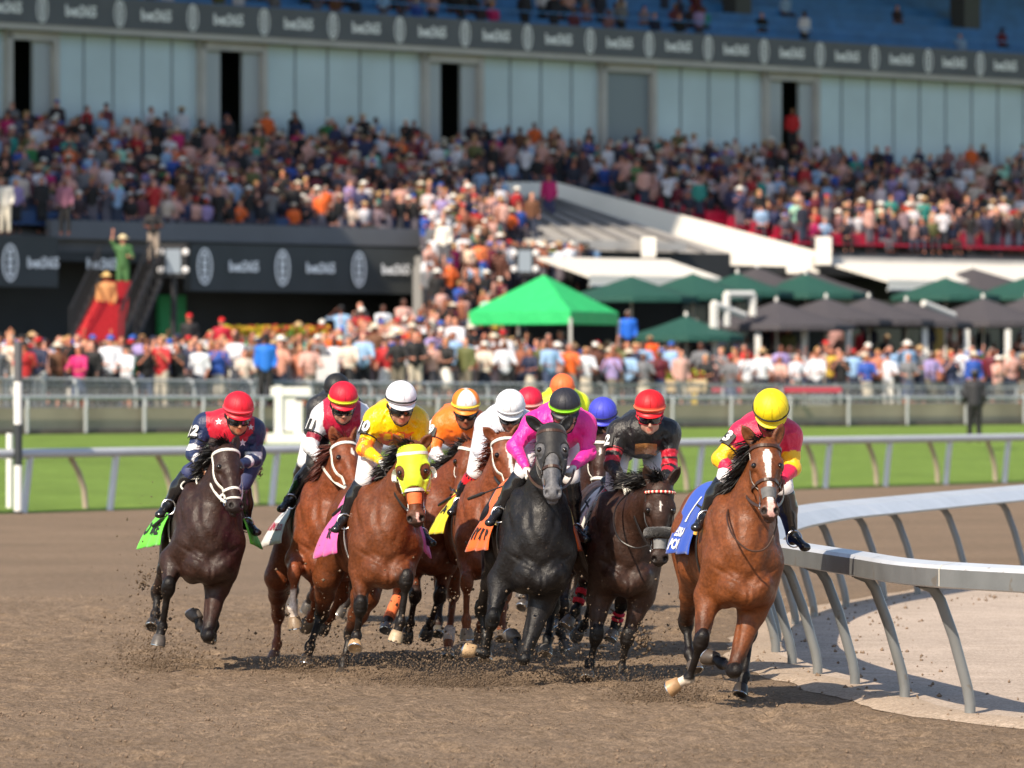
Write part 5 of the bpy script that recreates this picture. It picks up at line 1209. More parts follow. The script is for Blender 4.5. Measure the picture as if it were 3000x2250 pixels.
def rider(key, s):
    h = HORSES[key]; rr = random.Random(key + 'r'); Y0 = h['Y0']; org = h['B']
    def J(q): return PX(q[0], q[1], Y0 + q[2])
    hel, chin = J(s['hel']), J(s['chin']); SA, SB = J(s['sa']), J(s['sb']); EA, EB = J(s['ea']), J(s['eb']); HA_, HB = J(s['ha']), J(s['hb'])
    l_ = h['l']; hh = h['h']; up = arr(0, 0, 1); W = lambda x, y, z: h['W'](x, y, z) + org
    ms = (SA + SB) / 2; hipc = J(s['hip']) if 'hip' in s else ms + arr(-.05, .50, -.04)
    hips = [hipc - l_ * .12, hipc + l_ * .12]
    KA = J(s['ka']) if 'ka' in s else W(-.10, -.27, 1.55); FA = J(s['fa']) if 'fa' in s else W(-.42, -.34, 1.22)
    KB = J(s['kb']) if 'kb' in s else W(-.10, .27, 1.55); FB = J(s['fb']) if 'fb' in s else W(-.42, .34, 1.22)
    base = W(-.3, 0, 1.45)
    root = thing('person', base, s['label'], 'person', 'jockeys riding in the race')
    # head frame
    yw = math.radians(s.get('yaw', 0)); F0 = arr(math.sin(yw), -math.cos(yw), -math.tan(math.radians(s.get('pitch', 22)))); F_ = nrm(F0)
    rl = math.radians(s.get('roll', 0)); R = nrm(np.cross(F_, up)) * -1; R = nrm(R * math.cos(rl) + np.cross(F_, R) * math.sin(rl))
    if R[0] < 0: R = -R
    U = np.cross(R, F_); U = U if U[2] > 0 else -U
    HA = np.stack([R, -F_, U]); hs = s.get('hs', 1.)
    hs *= 1.04; fc_ = hel - U * .060 * hs + F_ * .008; hc = hel - U * .004
    def Q(x, f_, u): return fc_ + (R * x + F_ * f_ + U * u) * hs
    f = Field(); sk = lin(s.get('skin', '#b07a5c'))
    f.ell(Q(0, 0, .0), (.078, .098, .10), .02, 1, HA)
    f.ell(Q(0, .035, -.075), (.058, .058, .07), .03, 1, HA)
    f.ell(Q(0, .062, -.125), (.026, .026, .022), .025, 1, HA)
    for sd in (-1, 1):
        f.ell(Q(sd * .042, .055, -.07), (.022, .022, .022), .02, 1, HA); f.ell(Q(sd * .045, .02, -.1), (.02, .04, .03), .03, 1, HA)
        f.ell(Q(sd * .031, .098, -.035), (.017, .02, .012), .012, 5, HA, True)
        f.ell(Q(sd * .078, -.005, -.045), (.010, .02, .03), .006, 1, HA)
        f.cone(Q(sd * .012, .082, -.022), Q(sd * .045, .072, -.02), .008, .006, .012, 1)
        f.ell(Q(sd * .011, .097, -.073), .008, .006, 1)
    f.cone(Q(0, .088, -.03), Q(0, .108, -.068), .009, .011, .010, 1)
    f.cone(Q(-.017, .086, -.094), Q(.017, .086, -.094), .0065, .0065, .008, 6); f.cone(Q(-.014, .084, -.105), Q(.014, .084, -.105), .007, .007, .008, 6)
    f.cone(Q(-.022, .093, -.0995), Q(.022, .093, -.0995), .0035, .0035, .006, 6, neg=True)
    neckb = ms + up * .03 + hh * -.02
    f.cone(Q(0, -.02, -.06), neckb, .052, .058, .03, 1)
    # trunk and limbs under the clothes
    f.cone(SA, SB, .075, .075, .06, 1); f.cone(ms, hipc, .13, .12, .05, 1, l_, 1.25)
    for S, E, Hn in ((SA, EA, HA_), (SB, EB, HB)): f.cone(S, E, .05, .038, .03, 1); f.cone(E, Hn, .038, .024, .02, 1)
    for i, (Hp, K, Ft) in enumerate(((hips[0], KA, FA), (hips[1], KB, FB))): f.cone(Hp, K, .09, .055, .04, 1); f.cone(K, Ft, .05, .035, .03, 1); f.cone(Ft, Ft + nrm(hh * .75 + l_ * (-1, 1)[i] * .45 - up * .50) * .11, .028, .024, .03, 1)
    # hands: palm, four curled fingers, thumb closing on the rein
    grip = nrm(l_); 
    for sd, E, Hn in ((-1, EA, HA_), (1, EB, HB)):
        fd = nrm(Hn - E); ac = nrm(np.cross(fd, up)) ; dn = nrm(np.cross(ac, fd)); dn = dn if dn[2] < 0 else -dn
        f.cone(Hn, Hn + fd * .055, .026, .030, .012, 3, dn, .7)
        for k in range(4):
            b0 = Hn + fd * .065 + ac * (k - 1.5) * .018; L = (.030, .034, .032, .026)[k]
            p1 = b0 + fd * L * .8 + dn * .006; p2 = p1 + dn * L * .9 + fd * .002; p3 = p2 - fd * L * .7 + dn * .002
            f.cone(b0 - fd * .015, p1, .0095, .009, .004, 3); f.cone(p1, p2, .009, .0085, .003, 3); f.cone(p2, p3, .0085, .008, .003, 3)
        tb = Hn + fd * .02 + ac * .028 * sd * -1; t1 = tb + fd * .03 + dn * .012; t2 = t1 + fd * .012 + dn * .022 + ac * .012 * sd
        f.cone(tb, t1, .011, .010, .006, 3); f.cone(t1, t2, .010, .0085, .003, 3)
    V, F = f.mesh(s.get('res', .0075), relax=1)
    tg = np.array([p[5] for p in f.p])[f.near(V)]
    C = np.tile(np.array(sk), (len(V), 1)); C[tg == 6] = np.array(sk) * (1., .62, .6)
    for sd in (-1, 1): 
        eye = np.linalg.norm(V - Q(sd * .031, .080, -.037), axis=1) < .011; C[eye] = (.02, .015, .012)
    gl = s.get('glove')
    if gl: C[tg == 3] = lin(gl)
    link('body', mesh_data('body', V - base, F, True, [M_skin], None, C), root)
    # silks
    g = Field()
    g.cone(SA + (ms - SA) * .12, SB + (ms - SB) * .12, .088, .088, .06, 1); g.cone(ms - up * .01, hipc, .162, .145, .06, 1, l_, 1.15)
    g.ell(ms + (hipc - ms) * .3 - up * .05, (.17, .2, .15), .08, 1, np.stack([l_, hh, up]))
    g.ell(ms + (hipc - ms) * .25 + up * .05, (.165, .2, .12), .08, 1, np.stack([l_, hh, up]))
    g.cone(neckb - (neckb - hc) * .15, neckb, .066, .072, .03, 7)
    sl = s.get('sleeve', 1.); 
    for S, E, Hn, t0 in ((SA, EA, HA_, 2), (SB, EB, HB, 4)):
        g.cone(S, E, .076, .059, .05, t0); wr = E + (Hn - E) * (.93 * sl); g.cone(E, wr, .059, .036, .02, t0 + 1)
        g.ell(S + (E - S) * .12, .078, .05, t0); g.ell(E, .056, .02, t0 + 1)
        dE = nrm(E - S); dF = nrm(wr - E)
        for q_ in range(12):   # cloth folds round the arm
            a = rr.uniform(0, 6.28); x_ = nrm(np.cross(dE, [.3, .8, .5])); y_ = np.cross(dE, x_)
            o_ = S + dE * np.linalg.norm(E - S) * rr.uniform(.2, 1.); d_ = x_ * math.cos(a) + y_ * math.sin(a)
            g.gro(o_ + d_ * .07, o_ + np.cross(dE, d_) * .06 + dE * rr.uniform(-.05, .05), .010, .014 * rr.choice((-1, 1, 1)))
            x_ = nrm(np.cross(dF, [.3, .8, .5])); y_ = np.cross(dF, x_); o_ = E + dF * np.linalg.norm(Hn - E) * rr.uniform(.05, .9); d_ = x_ * math.cos(a) + y_ * math.sin(a)
            g.gro(o_ + d_ * .05, o_ + np.cross(dF, d_) * .045 + dF * rr.uniform(-.03, .03), .009, .010 * rr.choice((-1, 1)))
    for q_ in range(16):
        a = rr.uniform(-1.3, 1.3); o_ = ms + (hipc - ms) * rr.uniform(0, .8) + up * .0
        d_ = l_ * math.sin(a) * .2 + up * math.cos(a) * .15 + hh * .05; g.gro(o_ + d_, o_ + d_ + arr(rr.uniform(-.12, .12), rr.uniform(-.12, .12), rr.uniform(-.1, .1)), .014, .014 * rr.choice((-1, 1)))
    for q_ in range(18):   # folds across the chest, which faces the camera
        x = rr.uniform(-.14, .14); z = rr.uniform(-.16, .04); o_ = ms + l_ * x + up * z + hh * .12
        g.gro(o_, o_ + l_ * rr.uniform(-.08, .08) + up * rr.uniform(-.12, .12), .011, .013 * rr.choice((-1, 1)))
    V, F = g.mesh(s.get('sres', .0095), relax=2)
    ni = g.near(V); tg = np.array([p[5] for p in g.p])[ni]
    tp = np.zeros(len(V))
    for t0, S, E, Hn in ((2, SA, EA, HA_), (4, SB, EB, HB)):
        m = tg == t0; tp[m] = ((V[m] - S) @ (E - S)) / ((E - S) @ (E - S)); m = tg == t0 + 1; tp[m] = 1 + ((V[m] - E) @ (Hn - E)) / ((Hn - E) @ (Hn - E))
    lx = (V - ms) @ l_; lz = (V - ms)[:, 2]
    arm = (tg >= 2) & (tg <= 5); C = np.array([lin(c) for c in s['silk'](arm, tp, lx, lz, V)]) if False else s['silk'](arm, tp, lx, lz, tg)
    link('silks', mesh_data('silks', V - base, F, True, [silkmat(s.get('sm', 'satin'), s.get('srough', .42))], None, C), root)
    # breeches
    b = Field()
    b.ell(hipc, (.155, .15, .13), .05, 1, np.stack([l_, hh, up]))
    for Hp, K in ((hips[0], KA), (hips[1], KB)): b.cone(Hp, K, .10, .072, .05, 1)
    b.cone(ms + (hipc - ms) * .45 - up * .04, hipc, .13, .14, .05, 1, l_, 1.1)
    V, F = b.mesh(.012); link('breeches', mesh_data('breeches', V - base, F, True, [s.get('breech', M_breech)]), root)
    # boots
    for K, Ft, sd in ((KA, FA, -1), (KB, FB, 1)):
        b = Field(); d = nrm(Ft - K); b.cone(K + d * .05, K + d * .16, 0.072, .070, .02, 1); b.cone(K + d * .16, Ft - d * .03, .069, .046, .03, 1)
        fd_ = nrm(hh * .75 + l_ * sd * .45 - up * .50); b.cone(Ft, Ft + fd_ * .14, .042, .033, .03, 1, up, .8); b.ell(Ft + fd_ * .16, (.042, .034, .03), .02, 1); b.cone(Ft - hh * .03 - up * .03, Ft - up * .035, .032, .034, .02, 1)
        for i in range(5): b.gro(Ft - d * (.02 + i * .02) + l_ * sd * .05, Ft - d * (.03 + i * .018) + hh * .05, .008, .007)
        V, F = b.mesh(.010); bo = link('boot', mesh_data('boot', V - base, F, True, [M_gloss_boot]), root)
        if s.get('cuff') and sd < 0:
            mb = MB(); mb.tube([K + d * .03 - base, K + d * .06 - base, K + d * .13 - base, K + d * .15 - base], [.070, .074, .072, .068], mat('boot_cuff', (.6, .02, .03), rough=.3), 16); mb.build('boot_cuff', bo, smooth=True)
        mb = MB(); st = Ft + hh * .07 - up * .05; n = 16; pts = [st - base + l_ * math.cos(t) * .055 + up * (math.sin(t) * .06 + .03) for t in np.linspace(0, 2 * math.pi, n)]
        mb.tube(pts, .006, M_steel, 6, False)
        mb.tube([st - base + up * .09, (W(-.2, sd * .26, 1.42)) - base], .009, M_blk, 6); mb.build('stirrup', h['root'], smooth=True, loc=base - org)
    # helmet
    cols = s['cap']; r0 = .111 * hs; mb = MB(); n = 32; V, F, C = [], [], []
    rows = 14
    for i in range(rows + 1):
        ph_ = math.pi / 2 * (i / rows) * 1.22
        for k in range(n):
            t = 2 * math.pi * k / n; seam = 1 - .022 * math.exp(-((math.sin(4 * t)) / .16) ** 2) * math.sin(min(ph_, 1.57))
            rr_ = math.sin(min(ph_, 1.62)) * seam; uu = math.cos(ph_)
            V.append(hc + R * rr_ * math.cos(t) * r0 * .96 + F_ * rr_ * math.sin(t) * r0 * 1.08 + U * (uu * r0 * .90 + .010))
            zz = uu
            if zz < s.get('bandz', .17) - .14 and zz > -.22 and 'band' in s: C.append(lin(s['band']))
            else: C.append(lin(cols[(int((t + math.pi * 2 / 8 * 0) // (math.pi / 4)) % len(cols))]) if len(cols) > 1 else lin(cols[0]))
    F = [(i * n + k, i * n + (k + 1) % n, (i + 1) * n + (k + 1) % n, (i + 1) * n + k) for i in range(rows) for k in range(n)]
    he = link('helmet', mesh_data('helmet', np.array(V) - base, F, True, [mat('helmet_cover', attr=True, rough=s.get('hrough', .55), bump=.6, bscale=11, bdist=.012)], None, np.array(C)), root)
    md_ = he.modifiers.new('thickness', 'SOLIDIFY'); md_.thickness = .008; md_.offset = 1
    mb = MB(); V = []; n = 22
    for rr_, uz in ((.99, -.005), (1.02, -.02), (1.17, -.030), (1.18, -.036), (1.0, -.026), (.97, -.02)):
        for k in range(n):
            t = math.radians(20 + 140 * k / (n - 1)); w = math.sin((t - math.radians(20)) / math.radians(140) * math.pi) ** .6; q_ = .99 + (rr_ - .99) * w if rr_ > 1.0 else rr_
            V.append(hc - base + R * q_ * math.cos(t) * r0 * .97 + F_ * q_ * math.sin(t) * r0 * 1.08 + U * (uz * 1.0 * w - .028))
    mb.add(V, [(i * n + k, i * n + k + 1, (i + 1) * n + k + 1, (i + 1) * n + k) for i in range(5) for k in range(n - 1)], mat('peak_' + key, lin(s.get('peak', cols[-1])), rough=.45)); mb.build('peak', he, smooth=True)
    mb = MB(); n = 32
    for z_, rd, th in ((.0, 1.0, .0075),):
        pts = [hc - base + R * math.cos(t) * (r0 * .96 + .007) + F_ * math.sin(t) * (r0 * 1.08 + .007) + U * (z_ - .006) for t in np.linspace(0, 2 * math.pi, n)]
        mb.tube(pts, th, mat('hatband_' + key, lin(s.get('bandc', s.get('band', cols[0]))), rough=.6), 6, False)
    mb.build('hat_band', he, smooth=True)
    mb = MB(); sc_ = tuple(x * .55 for x in lin(cols[0]))
    for t in (math.radians(a_) for a_ in (28, 62, 90, 118, 152)):
        mb.tube([hc - base + R * math.sin(ph_) * math.cos(t) * (r0 * .96 + .0075) + F_ * math.sin(ph_) * math.sin(t) * (r0 * 1.08 + .0075) + U * (math.cos(ph_) * (r0 * .90 + .0075) + .010) for ph_ in np.linspace(.12, 1.5, 12)], .0016, mat('seam_' + key, sc_, rough=.7), 4, False)
    mb.build('seam', he, smooth=True)
    mb = MB(); mb.ell = None
    mb.lathe(hc - base + U * (r0 * .90 + .010), U, [(0, .012), (.006, .010), (.009, .004)], mat('button_' + key, lin(cols[0]), rough=.5), 10); mb.build('button', he, smooth=True)
    # goggles: curved lens band across the eyes, frame and strap
    mb = MB(); n = 20; V = []
    for uz, ex in ((-.062, .0), (-.058, .010), (-.04, .016), (-.018, .013), (-.012, .0)):
        for k in range(n):
            t = math.radians(28 + 124 * k / (n - 1)); sag = .012 * math.exp(-((t - math.pi / 2) / .16) ** 2) * (1 if uz < -.05 else 0)
            V.append(Q(math.cos(t) * .088, math.sin(t) * (.098 + ex), uz + sag) - base)
    gg = MB(); gg.add(V, [(i * n + k, i * n + k + 1, (i + 1) * n + k + 1, (i + 1) * n + k) for i in range(4) for k in range(n - 1)], s.get('lens', M_lens)); go = gg.build('goggles', root, smooth=True)
    fr_ = MB(); fm_ = mat('goggle_frame_' + key, lin(s.get('gframe', '#0c0c0c')), rough=.4)
    fr_.tube([V[k] for k in range(n)] + [V[4 * n + k] for k in range(n - 1, -1, -1)] + [V[0]], .005, fm_, 6, False)
    for sd, k0 in ((1, 0), (-1, n - 1)): fr_.tube([V[2 * n + k0], Q(sd * .098, -.02, -.03) - base, Q(sd * .09, -.06, -.02) - base], .007, fm_, 6)
    fr_.build('goggle_strap', go, smooth=True)
    mb = MB()
    for sd in (-1, 1): mb.tube([Q(sd * .092, -.01, -.01) - base, Q(sd * .078, .02, -.08) - base, Q(sd * .045, .06, -.135) - base, Q(0, .072, -.152) - base], .006, M_blk, 6)
    mb.build('chin_strap', root, smooth=True)
    # number cloth on the arm
    if s.get('num'):
        ax_ = nrm(EA - SA); c_ = SA + (EA - SA) * s.get('numt', .42); out = nrm(arr(-.75, -.62, .05)); out = nrm(out - ax_ * np.dot(out, ax_)); sd_ = np.cross(ax_, out)
        mb = MB(); nn = 9; V = []
        ra, rb = .085, .080
        for v_ in (-.055, .055):
            for k in range(nn):
                a = -.62 + 1.24 * k / (nn - 1); V.append(c_ + ax_ * v_ + (out * math.cos(a) + sd_ * math.sin(a)) * ra - base)
        mb.add(V, [(k, k + 1, nn + k + 1, nn + k) for k in range(nn - 1)], M_blk); pl = mb.build('armband', root); sm_ = pl.modifiers.new('thickness', 'SOLIDIFY'); sm_.thickness = .004; sm_.offset = 0
        mb = MB()
        for v_ in (-.05, .05): 
            mb.tube([c_ - base + ax_ * v_ + (out * math.cos(a) + sd_ * math.sin(a)) * (.076 - .01 * (v_ > 0)) for a in np.linspace(0, 2 * math.pi, 18)], .006, M_blk, 6, False)
        mb.build('elastic_strap', pl, smooth=True)
        tv, tf = text_geo(s['num'], .122); a = tv[:, 0] / ra; dirx = -1 if np.dot(sd_, arr(1, 0, 0)) < 0 else 1; 
        Vt = c_[None] - ax_[None] * tv[:, 1:2] * (1 if ax_[2] < 0 else -1) + (out[None] * np.cos(a)[:, None] + sd_[None] * np.sin(a)[:, None] * dirx) * (ra + .006) - base
        link('number', mesh_data('number', Vt, tf, False, [M_wht]), pl)
        wm = MB(); V = []
        for v_ in (-.046, .046):
            for k in range(nn):
                a = -.52 + 1.04 * k / (nn - 1); V.append(c_ + ax_ * v_ + (out * math.cos(a) + sd_ * math.sin(a)) * (ra + .003) - base)
    # emblems sewn on the silks
    sev = lambda P_: Field.ev(g, P_)
    for (x, z, sz, colr, shape) in s.get('emb', []):
        o = ms + l_ * x + up * z + (hipc - ms) * .15; dd = nrm(arr(0, -1, .15)); p0, t_ = shoot(sev, o[None], dd[None], 0, .5, 60); V = []
        n = 10; ctr = p0[0]
        if shape == 'star': pts = [(math.sin(i * math.pi / 5) * sz * (1 if i % 2 == 0 else .42), math.cos(i * math.pi / 5) * sz * (1 if i % 2 == 0 else .42)) for i in range(10)]; fc = [(0, i + 1, (i + 1) % 10 + 1) for i in range(10)]; pts = [(0, 0)] + pts
        elif shape == 'panel':
            nx, nz = 16, 8; pts = [((i / (nx - 1) - .5) * sz * 2, (j / (nz - 1) - .5) * sz * .8 * (1 - .15 * abs(i / (nx - 1) - .5))) for j in range(nz) for i in range(nx)]; fc = [(j * nx + i, j * nx + i + 1, (j + 1) * nx + i + 1, (j + 1) * nx + i) for j in range(nz - 1) for i in range(nx - 1)]
        else:
            tv, tf = text_geo(shape, sz); pts = tv; fc = tf
        pts = np.array(pts); O = o[None] + l_[None] * pts[:, :1] + up[None] * pts[:, 1:2]
        P_, t_ = shoot(sev, O, np.tile(dd, (len(O), 1)), 0, .5, 60)
        link('emblem', mesh_data('emblem', P_ + dd * .006 - base, fc, False, [mat('emblem_' + key + colr, lin(colr), rough=.22, bump=.8, bscale=14, bdist=.02)]), root)
    # reins from bit to hands
    mb = MB(); bits = h['bit']; rm_ = s.get('rein', M_leather)
    for b_, Hn, sd in ((bits[0], HA_, -1), (bits[1], HB, 1)):
        p0 = b_ + org; p3 = Hn + hh * .05 - up * .02; p1 = p0 * .65 + p3 * .35 + l_ * sd * .05 - up * .03
        pts = [(1 - t) ** 2 * p0 + 2 * t * (1 - t) * p1 + t * t * p3 - org for t in np.linspace(0, 1, 12)]
        nn_ = [l_ * sd - hh * .0 for _ in pts]; strap(mb, pts, [nrm(l_ * sd + up * .3)] * 12, .022, rm_, .005)
    if s.get('loop'):
        a_, b_ = h['Hd'](-.12, -.12, .78), h['Hd'](.12, -.12, .78)
        for q_ in s['loop']:
            pts = [J(p) - org for p in q_]; pp = []
            for i in range(len(pts) - 1):
                for t in np.linspace(0, 1, 6, endpoint=False):
                    pm1 = pts[max(i - 1, 0)]; p0, p1 = pts[i], pts[i + 1]; p2 = pts[min(i + 2, len(pts) - 1)]
                    pp.append(.5 * ((2 * p0) + (-pm1 + p1) * t + (2 * pm1 - 5 * p0 + 4 * p1 - p2) * t * t + (-pm1 + 3 * p0 - 3 * p1 + p2) * t ** 3))
            mb.tube(pp + [pts[-1]], .007, rm_, 6)
    mb.build('reins', h['root'], smooth=False)
    if s.get('whip'):
        a_, b_ = J(s['whip'][0]), J(s['whip'][1]); mb = MB(); d = b_ - a_
        w = thing('riding_crop', a_, s['whip'][2], 'riding crop', 'riding crops'); L = np.linalg.norm(d)
        mb.tube([0 * d, d * .25, d * .28, d * .75], [.011, .010, .007, .006], mat('crop_' + key, s.get('whipc', (.02, .02, .02)), rough=.4), 8); mb.build('shaft', w, smooth=True)
        mb = MB(); mb.tube([d * .75, d * .8, d], [.010, .015, .013], M_leather, 8); mb.build('flap', w, smooth=True)

def fill(arm, c): return np.tile(np.array(lin(c)), (len(arm), 1))
def silk12(arm, tp, lx, lz, tg):
    C = fill(arm, '#c2142f'); C[arm] = lin('#16264e'); C[(~arm) & (np.abs(lx) + np.clip(-lz, 0, 1) * .35 > .19)] = lin('#16264e'); m = arm & (((tp > .78) & (tp < 1.0)) | ((tp > 1.35) & (tp < 1.52))); C[m] = lin('#d8d8dc'); C[(~arm) & (lz < -.12)] = lin('#16264e'); C[tg == 7] = lin('#16264e'); return C
def silk11(arm, tp, lx, lz, tg):
    C = fill(arm, '#b8123a'); C[arm] = lin('#dcdce2'); C[(~arm) & (np.abs(lx) > .15)] = lin('#dcdce2'); C[arm & (tp > .62) & (tp < .8) & (lx < 0)] = lin('#8e1030'); C[tg == 7] = lin('#e0d8dc'); return C
def silk10(arm, tp, lx, lz, tg):
    C = fill(arm, '#f2c400'); n = np.sin(lx * 60 + tp * 9) * np.sin(lz * 55 + tp * 7); C[arm & (tp > .72) & (tp < 1.35) & (n > -.25)] = lin('#f5781c'); C[(~arm) & (lz < -.10) & (n > -.1)] = lin('#f2742a'); return C
def silk9(arm, tp, lx, lz, tg):
    C = fill(arm, '#f8761c'); C[arm & (tp > 1.12) & (tp < 1.75)] = lin('#e4dde2'); C[(~arm) & (np.abs(lx) < .05) & (lz < -.16)] = lin('#e4dde2'); return C
def mono(c, c2=None):
    def fn(arm, tp, lx, lz, tg):
        C = fill(arm, c)
        if c2: C[tg == 7] = lin(c2)
        return C
    return fn
def silk2(arm, tp, lx, lz, tg):
    C = fill(arm, '#100e10'); m = arm & (((tp > .55) & (tp < .68)) | ((tp > .80) & (tp < 1.0))); C[m] = lin('#b5142e'); m = arm & (lx > 0) & (((tp > .55) & (tp < .74)) | ((tp > .88) & (tp < 1.06)) | ((tp > 1.2) & (tp < 1.4))); C[m] = lin('#b5142e'); return C
def silk3(arm, tp, lx, lz, tg):
    C = fill(arm, '#cf1a48'); m = arm & (np.abs(tp - 1.0) < .45 - np.abs(lx * 0)) & ((np.sin(tp * 3.1) > .0) | True) & (tg % 2 == 0) & (tp > .55); C[m] = lin('#eeb90a'); m2 = arm & (tg % 2 == 1) & (tp < 1.22); C[m2] = lin('#eeb90a'); return C
def std(hel, **k):
    u, v = hel; d = dict(hel=(u, v, .05), chin=(u, v + 70, .0)); d.update(k); return d
R_ = {}
R_['bay'] = dict(hel=(2259, 1192, .05), chin=(2262, 1275, 0), sa=(2176, 1268, .28), sb=(2314, 1272, .30), ea=(2110, 1345, .22), eb=(2322, 1372, .24), ha=(2166, 1408, .05), hb=(2290, 1408, .08),
    ka=(2128, 1400, .12), fa=(2062, 1512, .22), kb=(2296, 1430, .4), fb=(2322, 1570, .55), pitch=42, cap=['#e8cf12'], peak='#e8cf12', bandc='#1a1a1a', skin='#7a4a36', silk=silk3, num='3', rein=M_brownleather, hs=1.06,
    loop=[[(2150, 1460, .1), (2130, 1510, -.22), (2148, 1570, -.42), (2195, 1612, -.5), (2245, 1605, -.5), (2275, 1540, -.42), (2268, 1480, -.5)]],
    whip=((2165, 1412, .0), (2015, 1550, .55), 'black riding crop beside the blue saddle cloth'), label='rider in crimson and yellow silks and a yellow cap, number 3')
R_['black'] = dict(hel=(1655, 1182, .05), chin=(1657, 1245, 0), sa=(1566, 1238, .3), sb=(1714, 1240, .3), ea=(1507, 1308, .2), eb=(1724, 1326, .25), ha=(1543, 1372, .02), hb=(1680, 1368, .05),
    ka=(1532, 1385, .12), fa=(1458, 1500, .22), kb=(1672, 1400, .4), fb=(1684, 1548, .55), cap=['#23242e'], band='#8bd11c', peak='#23242e', skin='#c08a70', silk=mono('#f02a9a', '#151515'), glove='#d8d4cc', lens=M_lensred, pitch=26, rein=M_brownleather,
    whip=((1560, 1392, .0), (1372, 1462, .5), 'black and white riding crop lying over the orange saddle cloth'), label='rider in bright pink silks and a black cap with a green band')
R_['ten'] = dict(hel=(1175, 1160, .05), chin=(1172, 1238, 0), sa=(1100, 1226, .28), sb=(1222, 1228, .28), ea=(1066, 1315, .2), eb=(1240, 1310, .25), ha=(1118, 1352, -.02), hb=(1205, 1350, .05),
    ka=(1066, 1408, .12), fa=(1006, 1520, .22), kb=(1190, 1420, .4), fb=(1232, 1560, .55), cap=['#e6e8f0'], peak='#e6e8f0', bandc='#101010', skin='#c08c74', silk=silk10, num='10', sm='shiny', srough=.22, glove='#dcdcdc', yaw=12, pitch=20,
    whip=((1120, 1380, -.0), (975, 1510, .45), 'black riding crop held by the rider in shiny yellow'), whipc=(.12, .01, .04), label='rider in shiny yellow and orange silks and a white cap with black band')
R_['twelve'] = dict(hel=(699, 1190, .05), chin=(694, 1272, 0), sa=(600, 1240, .30), sb=(746, 1258, .28), ea=(566, 1330, .2), eb=(745, 1345, .25), ha=(600, 1368, .0), hb=(700, 1365, .05),
    hip=(700, 1330, .6), ka=(556, 1385, .12), fa=(492, 1478, .22), kb=(710, 1420, .4), fb=(722, 1530, .5), cap=['#d3142c'], band='#ea4a58', peak='#d3142c', skin='#b88060', silk=silk12, num='12', yaw=14, pitch=20, breech=mat('navy_breeches', (.03, .04, .12), rough=.6, bump=.3, bscale=18), emb=[(-.09, .045, .030, '#e8e8ee', 'star'), (.165, .0, .026, '#e8e8ee', 'star'), (.10, -.12, .03, '#e8e8ee', 'star')],
    rein=M_whitestrap, loop=[[(690, 1440, -.5), (640, 1432, -.3), (590, 1428, -.05), (575, 1410, .0), (585, 1385, .02)], [(590, 1428, -.05), (555, 1442, .0), (530, 1425, .05), (550, 1405, .08), (588, 1402, .05)]],
    whip=((575, 1440, .1), (448, 1542, .55), 'black riding crop lying over the lime green saddle cloth'), label='rider in red and navy silks with white stars and a red cap, number 12')
R_['eleven'] = dict(hel=(1006, 1160, .05), chin=(1004, 1238, 0), sa=(944, 1218, .28), sb=(1058, 1218, .28), ea=(908, 1308, .2), eb=(1066, 1310, .25), ha=(938, 1348, .0), hb=(1010, 1345, .05),
    ka=(920, 1362, .12), fa=(850, 1462, .22), cap=['#cf1230'], band='#c8d42a', bandz=.14, peak='#cf1230', skin='#c49078', silk=silk11, num='11', yaw=8, pitch=24, hs=.99, rein=M_whitestrap, breech=M_blk,
    loop=[[(945, 1375, -.05), (975, 1398, -.2), (1010, 1420, -.4), (1030, 1425, -.5)]], label='rider in magenta and white silks and a red cap with lime band, number 11')
R_['two'] = dict(hel=(1904, 1186, .10), chin=(1902, 1262, 0.05), sa=(1812, 1262, .28), sb=(1962, 1262, .28), ea=(1792, 1362, .15), eb=(1962, 1370, .2), ha=(1832, 1422, -.1), hb=(1940, 1420, .0),
    ka=(1800, 1432, .12), fa=(1738, 1532, .22), cap=['#cc1420'], band='#ee6a4a', peak='#cc1420', skin='#c89a86', silk=silk2, num='2', glove='#dcdad2', lens=M_lens, gframe='#c01828', pitch=16, cuff=True, emb=[(.02, -.155, .085, '#b07c4c', 'panel')],
    loop=[[(1845, 1440, -.2), (1808, 1480, -.35), (1798, 1530, -.5), (1815, 1580, -.65), (1860, 1605, -.72), (1900, 1598, -.78)]], whip=((1850, 1440, -.1), (1715, 1512, .4), 'black and red riding crop of the rider in black silks'), whipc=(.35, .01, .03),
    label='rider in black silks with red hoops and a gold chest panel, number 2')
R_['nine'] = dict(hel=(1365, 1178, .05), chin=(1362, 1242, 0), sa=(1296, 1240, .28), sb=(1400, 1236, .28), ea=(1268, 1318, .2), eb=(1405, 1310, .25), ha=(1318, 1378, -.0), hb=(1385, 1360, .05), cap=['#f08020', '#e4e2e6', '#e4e2e6', '#f08020'], peak='#ec8420', band='#e8cc40', bandz=.08, skin='#9a6248', silk=silk9, num='9', pitch=18, hs=.98,
    label='rider in orange silks with white sleeves and an orange and white cap')
R_['white'] = dict(hel=(1495, 1184, .05), chin=(1490, 1248, 0), sa=(1424, 1242, .28), sb=(1548, 1238, .28), ea=(1406, 1318, .2), eb=(1552, 1310, .25), ha=(1434, 1352, .0), hb=(1510, 1350, .05), ka=(1392, 1385, .12), fa=(1345, 1472, .22), cap=['#e8eaf0'], peak='#e8eaf0', bandc='#d8dae0', skin='#a86e54', silk=mono('#d6d8e4'), pitch=32, cuff=True,
    whip=((1440, 1385, .1), (1285, 1480, .5), 'red and black riding crop crossing the yellow saddle cloth'), whipc=(.6, .02, .05), label='rider all in white with a white cap between the orange and pink riders')
